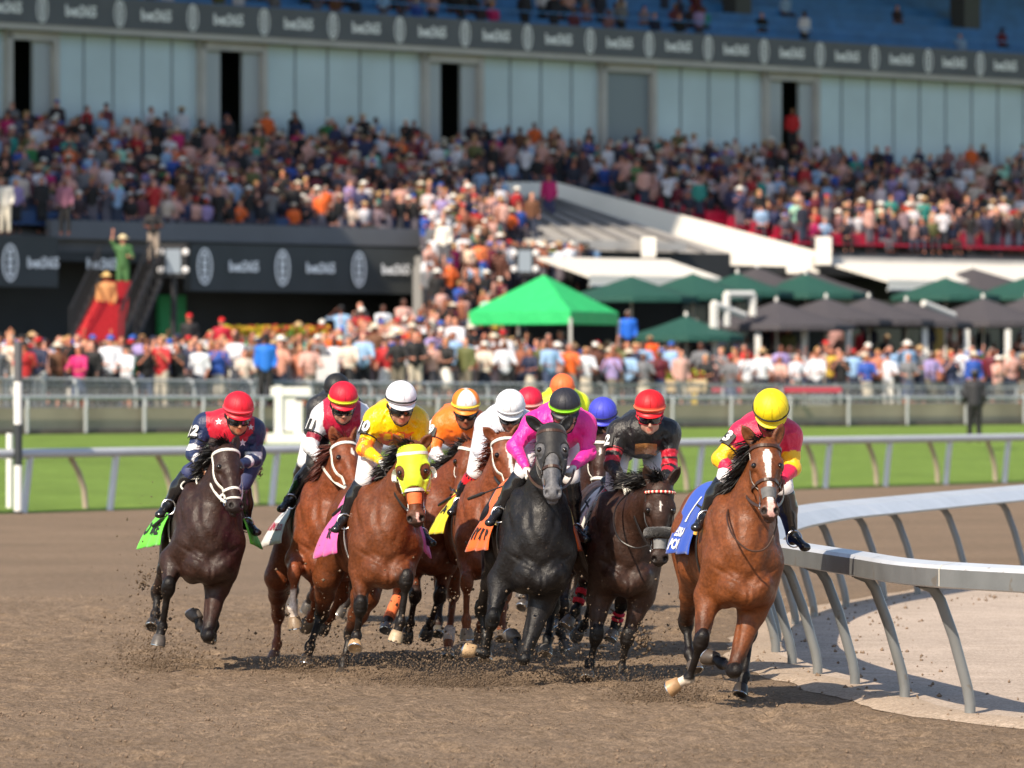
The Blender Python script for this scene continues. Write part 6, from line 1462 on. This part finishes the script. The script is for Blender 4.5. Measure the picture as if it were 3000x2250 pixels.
R_['blue'] = dict(hel=(1766, 1205, .05), chin=(1770, 1270, 0), sa=(1706, 1265, .28), sb=(1822, 1262, .28), ea=(1690, 1335, .2), eb=(1835, 1330, .25), ha=(1720, 1380, .0), hb=(1790, 1380, .05), cap=['#4348c4'], peak='#4348c4', bandc='#14162a', skin='#a87860', silk=mono('#151c34'), pitch=26, res=.011, sres=.013, label='rider in navy silks and a royal blue cap')
R_['back_black'] = dict(hel=(986, 1130, .05), chin=(986, 1190, 0), sa=(925, 1190, .28), sb=(1040, 1190, .28), ea=(908, 1260, .2), eb=(1050, 1260, .25), ha=(950, 1300, .0), hb=(1010, 1300, .05), cap=['#18181b'], peak='#18181b', silk=mono('#1a1a1e'), res=.013, sres=.015, label='rider in dark silks and a black cap, behind the magenta and white rider')
R_['back_red'] = dict(hel=(1552, 1172, .05), chin=(1552, 1235, 0), sa=(1500, 1235, .28), sb=(1605, 1235, .28), ea=(1485, 1300, .2), eb=(1615, 1300, .25), ha=(1520, 1340, .0), hb=(1580, 1340, .05), cap=['#cc1238'], peak='#cc1238', band='#e8a8a0', bandz=.1, silk=mono('#b8c4dc'), res=.013, sres=.015, label='rider in a red cap half hidden behind the pink-clad rider')
R_['back_orange'] = dict(hel=(1648, 1130, .05), chin=(1648, 1190, 0), sa=(1598, 1178, .28), sb=(1700, 1178, .28), ea=(1580, 1240, .2), eb=(1710, 1240, .25), ha=(1620, 1280, .0), hb=(1680, 1280, .05), cap=['#f0703a'], peak='#f0703a', silk=mono('#dcf01c'), res=.013, sres=.015, label='rider in fluorescent yellow and an orange cap, rearmost of the field')
for _k in (R_ if 'ONLY' not in globals() else ONLY): rider(_k, R_[_k])
# ================================================================ spectators
M_pcol = {}
def pm(kind): 
    if kind not in M_pcol: M_pcol[kind] = mat('spectator_' + kind, objcol=True, rough=.7, bump=.3 if kind == 'cloth' else 0, bscale=12, bdist=.02)
    return M_pcol[kind]
def pose(kind, female, h, scale_h=1.72):
    """returns meshes of one spectator facing -Y, feet at z 0"""
    r = random.Random(kind); k = scale_h / 1.75; v = lambda x, y, z: arr(x, y, z) * k
    sit = kind.startswith('sit'); z0 = -.42 if sit else 0
    S = [v(-.19, 0, 1.43 + z0), v(.19, 0, 1.43 + z0)]; H_ = v(0, 0, 1.64 + z0); hip = v(0, .02 if not sit else .1, .95 + z0)
    if sit: K = [v(-.13, -.38, .50), v(.13, -.38, .50)]; Ft = [v(-.13, -.40, .06), v(.13, -.40, .06)]
    else: K = [v(-.10, -.02, .50), v(.11, -.01, .5)]; Ft = [v(-.11, .02, .06), v(.12, .0, .06)]
    if kind in ('down', 'sit'): E = [v(-.25, .03, 1.14 + z0), v(.25, .03, 1.14 + z0)]; Hn = [v(-.22, -.14, .95 + z0), v(.22, -.14, .95 + z0)]
    elif kind in ('phone', 'sitphone'): E = [v(-.27, -.16, 1.22 + z0), v(.27, -.10, 1.20 + z0)]; Hn = [v(-.07, -.34, 1.48 + z0), v(.12, -.32, 1.42 + z0)]
    elif kind == 'brow': E = [v(-.37, -.10, 1.42), v(.25, .0, 1.14)]; Hn = [v(-.10, -.16, 1.68), v(.12, -.25, 1.10)]
    elif kind == 'up': E = [v(-.30, -.06, 1.62), v(.28, -.05, 1.16)]; Hn = [v(-.26, -.12, 1.92), v(.16, -.28, 1.2)]
    else: E = [v(-.29, -.16, 1.16), v(.29, -.16, 1.16)]; Hn = [v(-.10, -.34, 1.10), v(.10, -.36, 1.12)]
    f = Field(); f.ell(H_ + v(0, -.01, .02), arr(.082, .10, .118) * k, .02, 1); f.cone(H_ - v(0, 0, .08), H_ - v(0, 0, .24), .055 * k, .06 * k, .03, 1); f.ell(H_ + v(0, -.11, -.01), .02 * k, .02, 1)
    f.cone(S[0], S[1], .07 * k, .07 * k, .05, 1); f.cone(v(0, 0, 1.38 + z0), hip, .14 * k, .13 * k, .05, 1, (1, 0, 0), 1.15)
    for i in (0, 1):
        f.cone(S[i], E[i], .048 * k, .038 * k, .03, 1); f.cone(E[i], Hn[i], .038 * k, .03 * k, .02, 1); f.ell(Hn[i], arr(.045, .03, .055) * k, .02, 1)
        f.cone(hip + v((-.09, .09)[i], 0, 0), K[i], .09 * k, .06 * k, .04, 1); f.cone(K[i], Ft[i], .055 * k, .04 * k, .02, 1); f.cone(Ft[i], Ft[i] + v(0, -.16, -.02), .042 * k, .035 * k, .02, 1)
    body = f.mesh(h)
    g = Field(); g.cone(S[0], S[1], .088 * k, .088 * k, .05, 1); g.cone(v(0, 0, 1.38 + z0), hip + v(0, 0, .02), .162 * k, .15 * k, .05, 1, (1, 0, 0), 1.18)
    if female: g.ell(v(0, -.10, 1.30 + z0), arr(.13, .07, .08) * k, .04, 1)
    lg = kind == 'down' and not female
    for i in (0, 1): g.cone(S[i], E[i], .066 * k, .058 * k, .03, 1); (g.cone(E[i], E[i] + (Hn[i] - E[i]) * .8, .055 * k, .045 * k, .02, 1) if lg else None)
    shirt = g.mesh(h)
    t = Field()
    if female and not sit: t.cone(hip + v(0, 0, .02), v(0, 0, .55), .15 * k, .22 * k, .04, 1)
    else:
        t.ell(hip, arr(.17, .14, .12) * k, .04, 1)
        for i in (0, 1): t.cone(hip + v((-.09, .09)[i], 0, 0), K[i], .105 * k, .08 * k, .04, 1); t.cone(K[i], Ft[i] + v(0, 0, .08), .075 * k, .062 * k, .02, 1)
    trou = t.mesh(h)
    q = Field(); q.ell(H_ + v(0, .02, .045), arr(.094, .105, .105) * k, .02, 1); q.ell(H_ + v(0, -.16, -.02), arr(.10, .10, .11) * k, .02, 1, neg=True)
    if female: q.cone(H_ + v(0, .05, 0), H_ + v(0, .07, -.22), .085 * k, .06 * k, .03, 1)
    hair = q.mesh(h * .8)
    q = Field(); q.ell(H_ + v(0, .0, .09), arr(.098, .11, .075) * k, .01, 1); q.ell(H_ + v(0, -.10, .06), arr(.08, .09, .012) * k, .01, 1); cap = q.mesh(h * .7)
    q = Field(); q.ell(H_ + v(0, .0, .10), arr(.10, .11, .075) * k, .01, 1); q.ell(H_ + v(0, 0, .065), arr(.21, .22, .018) * k, .02, 1); hat = q.mesh(h * .7)
    ph = MB(); ph.box((Hn[0] + Hn[1]) / 2 + v(0, -.05, .08), (.08 * k, .012, .15 * k))
    return dict(body=body, shirt=shirt, trousers=trou, hair=hair, cap=cap, sun_hat=hat)
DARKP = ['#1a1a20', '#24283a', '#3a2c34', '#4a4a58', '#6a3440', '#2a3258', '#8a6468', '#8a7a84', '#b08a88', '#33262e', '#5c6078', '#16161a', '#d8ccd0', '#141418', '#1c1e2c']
CR = random.Random(11)
KINDS = [('down', 0), ('down', 1), ('phone', 0), ('phone', 1), ('brow', 0), ('up', 1), ('lean', 0), ('lean', 1), ('sit', 0), ('sit', 1), ('sitphone', 0)]
PROTO = {}
def proto(kd, fm):
    key = (kd, fm)
    if key not in PROTO:
        d = pose(kd, fm, .034, 1.66 if fm else 1.76); PROTO[key] = {n: mesh_data('spectator_' + n, V, F, True, [pm('skin' if n == 'body' else 'cloth')]) for n, (V, F) in d.items()}
    return PROTO[key]
SHIRT = [('white', '#d4d8e2', 14), ('black', '#16161a', 14), ('navy', '#1b2442', 10), ('pale blue', '#8fb2d8', 7), ('grey', '#6c6e74', 10), ('red', '#b0242a', 3), ('cream', '#d0c4b8', 4), ('royal blue', '#2a50a8', 3), ('pale pink', '#cfa298', 9), ('olive', '#5c6038', 3), ('burgundy', '#641a2c', 3), ('teal', '#2f8f86', 2), ('orange', '#e8692a', 2), ('brown', '#6a4630', 4), ('yellow', '#c8a83c', .6), ('lilac', '#9c8cc0', 2), ('magenta', '#c2246c', 1), ('mint', '#9edcc6', 2), ('green', '#2c7a44', 1)]
SK = ['#c6866c', '#b8745c', '#d0907a', '#9a5e46', '#7a4634', '#d69a86', '#5a3428']; HR = ['#1c1410', '#3a2618', '#5c3c22', '#a07c4c', '#8a8682', '#120e0c', '#c0a070']
def pick(rr): 
    t = rr.uniform(0, sum(w for _, _, w in SHIRT))
    for n, c, w in SHIRT:
        t -= w
        if t <= 0: return n, c
    return SHIRT[0][:2]
def setc(o, c): o.color = (*lin(c), 1)
SPEC = []
def spectator(x, y, z, kd, fm, shirt, head=None, rz=0., sk=None, tro=None, label=None, scale=1., where='', group='spectators along the apron'):
    P = proto(kd, fm); r = empty('person', (x, y, z)); r.rotation_euler[2] = rz; r.scale = (scale,) * 3
    b = link('body', P['body'], r); setc(b, sk or CR.choice(SK)); s_ = link('shirt', P['shirt'], r); setc(s_, shirt[1])
    t = link('skirt' if fm and not kd.startswith('sit') else 'trousers', P['trousers'], r); setc(t, tro or CR.choice(['#20222c', '#2c3448', '#16161a', '#6a6458', '#b8b0a0', '#3c4a6a', '#e0ddd6']))
    hn = 'bare head'
    if head and head[0] in ('cap', 'sun hat'):
        q = link('cap' if head[0] == 'cap' else 'sun_hat', P['cap' if head[0] == 'cap' else 'sun_hat'], r); setc(q, head[2]); hn = head[1] + ' ' + head[0]
    hcol = CR.choice(HR); q = link('hair', P['hair'], r); setc(q, hcol)
    hw = {'#1c1410': 'black', '#120e0c': 'black', '#3a2618': 'dark brown', '#5c3c22': 'brown', '#a07c4c': 'fair', '#8a8682': 'grey', '#c0a070': 'blond'}[hcol]
    r['category'] = 'person'; r['group'] = group
    SPEC.append(dict(o=r, shirt=shirt[0], head=hn, hair=hw, pose=kd, label=label, where=where, key=(group, where)))
    return r
def rhead(rr):
    t = rr.random()
    if t < .18: c = rr.choice([('white', '#e6e4de'), ('cream', '#d0c6b4'), ('straw', '#b89a72')]); return ('sun hat', *c)
    if t < .36: c = rr.choice([('white', '#e6e4de'), ('black', '#151518'), ('red', '#b81c20'), ('navy', '#1b2442'), ('blue', '#2858b0')]); return ('cap', *c)
    return None
def landmark(u):
    for a, b, n in ((-99, 150, 'left of the striped pole'), (150, 420, 'below the red stairs'), (420, 660, 'right of the red stairs'), (660, 960, 'before the flower bed'), (960, 1300, 'left of the green tent'), (1300, 1660, 'under the green tent'), (1660, 1900, 'right of the green tent'), (1900, 2200, 'near the planter box'), (2200, 2450, 'by the maroon barrier'), (2450, 2750, 'below the middle parasols'), (2750, 3200, 'below the rightmost parasols')):
        if a <= u < b: return n
def dzu(u, r): return float(np.interp(u, [0, 450, 640, 960, 1010, 1330, 1500, 1900, 3000], [-.65, -.6, -.62, -.55, .25, .15, -.25, -.85, -.95])) * (.3 + .7 * r / 6)
ROWN = ['front row at the fence', 'second row', 'third row', 'fourth row', 'fifth row', 'back row of the apron', 'rearmost apron row']
EXCL = [(905, 975)]
def apron_z(Y, u):
    w, c = WALL(u), SP(u, 9.0, 3.0); t = (Y - w[1]) / (c[1] - w[1]); return 1.62 + .32 * t if t < .25 else 1.7 + (t - .25) / .75 * 1.3
for r_ in range(7):
    u = -30 + CR.uniform(0, 40) + r_ * 11
    while u < 3040:
        Yw = WALL(u)[1]; Y = Yw + .9 + r_ * 2.3 + CR.uniform(-.5, .5)
        dens = 1.0
        if u > 1950 and r_ > 2: dens = .0
        if u > 1950 and r_ in (1, 2): dens = .55
        if 100 < u < 520 and r_ > 3: dens = .35
        if 1340 < u < 1850 and r_ > 3: dens = .3
        if r_ in (0,) and 770 < u < 1000: dens = .35
        if r_ > 4 and not (560 < u < 1330): dens *= .5
        if CR.random() < dens:
            fm = CR.random() < .45; kd = CR.choice(['down', 'phone', 'brow', 'lean', 'phone', 'up', 'lean']) if r_ else CR.choice(['lean', 'down', 'lean', 'phone'])
            if (kd, int(fm)) not in KINDS: fm = not fm
            if (kd, int(fm)) not in KINDS: kd = 'down'
            x = (u - CU) / FPX * Y; sc = CR.uniform(1.02, 1.16)
            spectator(x, Y, apron_z(Y, u) + dzu(u, r_) + .05 + (CR.uniform(0, .3) if r_ else 0) + .05 * r_ + (.15 if r_ == 6 and 860 < u < 1340 else 0), kd, int(fm), pick(CR), rhead(CR), CR.uniform(-.6, .6), where=landmark(u), label=None, scale=sc, group='spectators in the ' + ROWN[r_])
        u += CR.uniform(30, 66) * (1.12 if r_ else 1.25) * (1 - .1 * (u / 3000))
# people one can pick out
def solo(u, vfoot, D, kd, fm, sh, lab, head=None, tro=None, Y=None, scale=1., sk=None, rz=0):
    p = SP(u, D, v=vfoot) if Y is None else PX(u, vfoot, Y)
    spectator(p[0], p[1], p[2], kd, fm, sh, head, rz, sk, tro, lab, scale, group='single figures')
solo(360, 878, 15.0, 'up', 0, ('green', '#3f6a3c'), 'man in green suit, yellow shirt and cream hat, top of the red stairs', ('sun hat', 'cream', '#d8c8a0'), '#3f6a3c', scale=1.12)
solo(312, 992, 17.5, 'down', 0, ('tan', '#c08a58'), 'figure in wide straw hat, tan top and orange trousers on the red stairs', ('sun hat', 'straw', '#d8b878'), '#e0581c', scale=1.12)
solo(778, 1194, 0, 'down', 0, ('blue', '#1f6fd0'), 'man in blue shirt and black waistcoat standing on the fence wall left of centre', ('cap', 'black', '#101014'), '#16161a', Y=155.9, scale=1.12)
solo(2855, 1300, 0, 'down', 0, ('dark grey', '#26262c'), 'lone figure in dark coat and grey cap on the grass side of the fence', ('cap', 'grey', '#50505a'), '#16161a', Y=155., scale=1.12, rz=math.pi)
solo(1608, 665, 6.5, 'down', 0, ('magenta', '#c01e6a'), 'man in magenta shirt alone on the grey steps below the parapet', None, '#3c3c60', scale=1.05)
solo(1395, 620, 5.6, 'down', 0, ('sky blue', '#5fa0dc'), 'man in sky blue shirt at the left end of the parapet', None, '#16202c')
solo(1295, 620, 5.6, 'down', 0, ('white', '#e4e2de'), 'man in white shirt left of the one in sky blue, beside the parapet', None, '#16161a')
solo(1840, 1079, 0, 'down', 0, ('blue', '#1c66d4'), 'man in blue shirt just right of the green tent', None, '#16161a', Y=176.)
solo(1300, 800, 13.5, 'down', 0, ('white', '#ece6dc'), 'man in white shirt and grey trousers at the corner of the dark banner', None, '#5a5a60')
solo(1405, 850, 13.5, 'down', 1, ('orange', '#e07848'), 'woman in pale blue skirt and orange top on the steps behind the tent', None, '#a8d0ec')
solo(1370, 860, 13.5, 'down', 1, ('pale pink', '#e0c0a8'), 'woman in cream top next to the one in pale blue skirt', None, '#e8b8a8')
solo(15, 690, 12.2, 'down', 0, ('white', '#d8d4cc'), 'man in pale checked suit at the left edge of the deck', None, '#c8c2b4')
solo(190, 690, 12.2, 'down', 0, ('pink', '#8a5a70'), 'man in dusky pink shirt by the top of the black stair rail', None, '#16161a')
solo(450, 770, 13.6, 'lean', 0, ('black', '#16161c'), 'man in black tee shirt leaning over the rail by the panel sign', None, '#9a8c80')
solo(2322, 455, .9, 'down', 0, ('red', '#b8141c'), 'man in red shirt in the rightmost open doorway', None, '#16161a')
solo(555, 1100, 0, 'down', 0, ('black', '#1a1a1e'), 'man in red cap seated by the green panel', ('cap', 'red', '#c81420'), '#16161a', Y=166.)
solo(650, 1110, 0, 'down', 0, ('crimson', '#b01830'), 'figure in crimson top and red hat behind the left flower bed', ('cap', 'red', '#d81c20'), '#16161a', Y=168.)
solo(2180, 1178, 0, 'down', 0, ('red', '#c8141c'), 'man in plain red shirt right of the planter box', None, '#16161a', Y=178.)
solo(2992, 600, .9, 'down', 0, ('brown', '#7a2a26'), 'figure in dark red at the far right of the upper rows', None, '#16161a')
solo(1905, 1155, 0, 'down', 0, ('orange', '#f05a1c'), 'man in orange shirt just left of the planter box flowers', None, '#16161a', Y=174.)
# labels: what each wears, where, and its neighbours
bygrp = {}
for s_ in SPEC: bygrp.setdefault(s_['o']['group'], []).append(s_)
posew = {'down': 'standing', 'phone': 'holding up a phone', 'brow': 'shading eyes', 'up': 'one arm raised', 'lean': 'arms folded on front', 'sit': 'seated', 'sitphone': 'seated'}
seen = {}
for s_ in SPEC:
    o = s_['o']
    if s_['label']: o['label'] = s_['label']; continue
    g_ = bygrp[o['group']]; i = g_.index(s_); L_ = g_[i - 1]['shirt'] if i else 'nobody'; R__ = g_[i + 1]['shirt'] if i + 1 < len(g_) else 'nobody'
    rw = o['group'].replace('spectators in the ', '')
    hd_ = s_['head'] if s_['head'] != 'bare head' else s_['hair'] + ' hair'
    lab = f"{s_['shirt']} shirt, {hd_}, {rw.split(' at ')[0].replace(' of the apron','')}, {s_['where']}, between {L_} and {R__}"
    w = lab.split()
    if len(w) > 16: lab = f"{s_['shirt']} top, {hd_}, {rw.split(' ')[0]} row, {s_['where'].replace('the ','')}, between {L_} and {R__}"
    if len(lab.split()) > 16: lab = ' '.join(lab.split()[:16])
    seen[lab] = seen.get(lab, 0) + 1
    if seen[lab] > 1: lab = lab.replace(' shirt,', ' shirt, ' + posew[s_['pose']].split()[0] + ',', 1) 
    o['label'] = ' '.join(lab.split()[:16])
print('spectators', len(SPEC))
# ---------------------------------------------------------------- the packed seated crowd beyond those: one mass
low = {}
for kd, fm in (('sit', 0), ('sit', 1), ('sitphone', 0), ('down', 0), ('down', 1), ('phone', 0)):
    d = pose(kd, fm, .062, 1.66 if fm else 1.76); low[(kd, fm)] = d
VV, FF, CC = [], [], []; off = 0
def addp(p, kd, fm, rr, sc=1., rz=0., apr=False):
    global off
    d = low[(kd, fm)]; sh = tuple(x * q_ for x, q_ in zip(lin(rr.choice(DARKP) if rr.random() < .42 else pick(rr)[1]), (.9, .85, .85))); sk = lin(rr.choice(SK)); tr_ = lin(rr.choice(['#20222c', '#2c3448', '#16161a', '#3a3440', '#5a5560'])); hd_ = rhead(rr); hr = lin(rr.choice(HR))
    if apr: sh = lin(pick(rr)[1]) if rr.random() < .7 else sk
    c, s = math.cos(rz), math.sin(rz); M = np.array([[c, -s, 0], [s, c, 0], [0, 0, 1]]) * sc
    parts = [('body', sk), ('shirt', sh), ('trousers', tr_), ('hair', hr)] + ([('cap' if hd_[0] == 'cap' else 'sun_hat', lin(hd_[2]))] if hd_ else [])
    for n, col in parts:
        V, F = d[n]; VV.append(V @ M.T + p); FF.append(F + off); CC.append(np.tile(col, (len(V), 1))); off += len(V)
cr = random.Random(21)
for r in range(NR):
    D, z = trow(r); u = -60 + cr.uniform(0, 30)
    while u < 3080:
        t = r / (NR - 1); gp = gap(D); skip = gp is not None and gp[0] - 10 < u < gp[1] + 25
        dens = .93
        if r < 2: dens = .6 if u < 2500 else .25
        if 1360 < u < 1480 and 2 < r < 6: dens = .4
        if 2550 < u and r < 4: dens = .4
        if 2800 < u < 2900 and r > 9: dens = .3
        if 350 < u < 450 and r == 6: dens = .3
        if not skip and cr.random() < dens:
            kd = cr.choice(['sit', 'sit', 'sitphone', 'sit', 'phone', 'down']) if cr.random() < .9 else 'down'; fm = 1 if cr.random() < .45 else 0
            if (kd, fm) not in low: fm = 0
            p = SP(u, D - .3, z + .03 + (.03 if kd.startswith('sit') else 0)); addp(p, kd, fm, cr, cr.uniform(.92, 1.06), math.atan2(TT[1], TT[0]) * -.0 + .35 + cr.uniform(-.5, .5))
        u += cr.uniform(24, 44) * (1.0 - .15 * u / 3000)
for r in range(4):     # upper deck
    D = .0 - r * .85; z = 15.0 + r * .42; u = -60
    while u < 3060:
        dens = .8 if u < 1450 else (.55 if u < 2050 else (.16 if r < 2 else .05))
        if cr.random() < dens: p = SP(u, D - .3, z + .03); kd = cr.choice(['sit', 'sit', 'down']); addp(p, kd, cr.choice([0, 1]), cr, cr.uniform(.92, 1.05), .35 + cr.uniform(-.4, .4))
        u += cr.uniform(32, 62)
for r_ in range(6):      # the deeper apron crowd between the nearer spectators
    u = -40 + cr.uniform(0, 40)
    while u < 3040:
        Yw = WALL(u)[1]; Y = Yw + 2.0 + r_ * 1.9 + cr.uniform(-.5, .5)
        dens = .75 if u < 1950 else (.45 if r_ < 3 else 0.)
        if 100 < u < 480 and r_ > 3: dens = .25
        if 1340 < u < 1850 and r_ > 4: dens = .3
        if cr.random() < dens:
            kd, fm = cr.choice([('down', 0), ('down', 1), ('phone', 0)]); addp(np.array([(u - CU) / FPX * Y, Y, apron_z(Y, u) + dzu(u, r_ + .5) + .05 + cr.uniform(0, .25) + .0 * r_]), kd, fm, cr, cr.uniform(1.0, 1.14), cr.uniform(-.6, .6), apr=True)
        u += cr.uniform(36, 76)
for i in range(85):    # people on the corner steps left of the green tent
    j = cr.randrange(12); D = 11.2 + j * .42 - .2; addp(SP(cr.uniform(1245, 1480), D, z=6.9 - j * .34), *cr.choice([('down', 0), ('down', 1), ('phone', 0)]), cr, cr.uniform(.95, 1.06), .4 + cr.uniform(-.5, .5), apr=True)
for i in range(46): addp(SP(cr.uniform(1485, 1745), 11.2 + cr.uniform(0, 1.2), z=5.36), 'down', cr.choice([0, 1]), cr, 1., .4, apr=True)
for i in range(40):    # shadowy diners under the parasols
    u = cr.uniform(1950, 3050); D = cr.uniform(14, 21); p = SP(u, D, z=2.4 + cr.uniform(0, .3)); addp(p, cr.choice(['sit', 'down', 'sit']), cr.choice([0, 1]), cr)
VV = np.concatenate(VV); FF = np.concatenate(FF); CC = np.concatenate(CC)
o = link('crowd', mesh_data('crowd', VV, FF, True, [mat('crowd_cloth', attr=True, rough=.75)], None, CC)); o['kind'] = 'stuff'; o['label'] = 'dense packed crowd filling the seats of the grandstand'; o['category'] = 'crowd'
print('crowd verts', len(VV))
# ---------------------------------------------------------------- flying dirt, loose clods
def clods(name, items, lab, dcol=(.13, .09, .058)):
    base = np.array([(1, 0, 0), (-1, 0, 0), (0, 1, 0), (0, -1, 0), (0, 0, 1), (0, 0, -1)], float); bf = np.array([(0, 2, 4), (2, 1, 4), (1, 3, 4), (3, 0, 4), (2, 0, 5), (1, 2, 5), (3, 1, 5), (0, 3, 5)])
    r = np.random.RandomState(len(items)); n = len(items); P = np.array([i[:3] for i in items]); S = np.array([i[3] for i in items])
    V = P[:, None, :] + base[None] * S[:, None, None] * r.uniform(.5, 1.5, (n, 6, 3)); F = (bf[None] + (np.arange(n) * 6)[:, None, None]).reshape(-1, 3)
    o = link(name, mesh_data(name, V.reshape(-1, 3), F, False, [mat(name + '_soil', dcol, rough=1., var=.3, vscale=30)])); o['kind'] = 'stuff'; o['label'] = lab; o['category'] = 'dirt'; return o
q = random.Random(9); it = []
def burst(u, v, Y, n, sx, sz, smin=.003, smax=.010):
    for i in range(n):
        a = q.gauss(0, 1); b = abs(q.gauss(0, 1)); z = HC - (v - CV) * Y / FPX
        it.append(((u - CU) * Y / FPX + a * sx, Y + q.gauss(0, .35), max(.01, z + b * sz - .02), smin + (smax - smin) * q.random() ** 3))
for (u, Y, n, w_, hgt) in [(460, 45.6, 700, .18, .10), (440, 46, 260, .10, .55), (1330, 42.6, 1300, .32, .10), (1380, 42.4, 700, .25, .06), (1900, 41.0, 700, .2, .09), (1990, 40.6, 700, .22, .07), (880, 45., 400, .15, .06), (1230, 43.5, 500, .3, .12), (1700, 43.2, 500, .25, .12), (1500, 43., 500, .4, .08), (1060, 44, 300, .3, .1), (620, 45, 200, .4, .08)]:
    burst(u, CV + HC * FPX / Y, Y, int(n * 2.2), w_, hgt * 1.15)
for i in range(4200):
    u = q.choice([430, 880, 1250, 1330, 1450, 1500, 1650, 1690, 1750, 1880, 960, 1150]) + q.gauss(0, 90); Y = q.uniform(42, 47); it.append(((u - CU) * Y / FPX, Y, abs(q.gauss(0, .38)), .003 + .011 * q.random() ** 4))
for (u, v, Y) in ((1880, 1860, 42.), (1885, 1885, 42.), (420, 1700, 45.), (750, 1375, 46), (690, 1545, 45.5)):
    for i in range(60): it.append(((u + q.gauss(0, 14) - CU) * Y / FPX, Y + q.gauss(0, .03), HC - (v + q.gauss(0, 16) - CV) * Y / FPX, .004 + .014 * q.random() ** 2))
for (u, Y, n, w_, hgt) in [(455, 45.6, 2600, .2, .16), (1330, 42.6, 5200, .38, .16), (1900, 41.0, 2600, .26, .13), (1985, 40.6, 2600, .26, .11), (880, 45., 1500, .2, .12), (1220, 43.5, 3000, .4, .2), (1650, 43.2, 3000, .4, .2)]: burst(u, CV + HC * FPX / Y, Y, int(n / 2.2), w_, hgt, .0015, .004)
clods('flying_dirt', it, 'clods and grains of dirt kicked up by the hooves')
it = []
for i in range(16000):
    Y = 31 + 24 * q.random() ** 1.3; u = q.uniform(-30, 3030); x = (u - CU) / FPX * Y
    it.append((x, Y, .004 + q.uniform(0, .012), 0.003 + .009 * q.random() ** 5))
for i in range(420):
    k_ = q.randrange(len(SCv)); p_ = SCv[k_] - nv_[k_] * q.uniform(-.3, 1.2); it.append((p_[0], p_[1], .03, .006 + .016 * q.random() ** 2))
clods('loose_clods', it, 'loose clods and grit lying on the track surface', (.20, .14, .095))
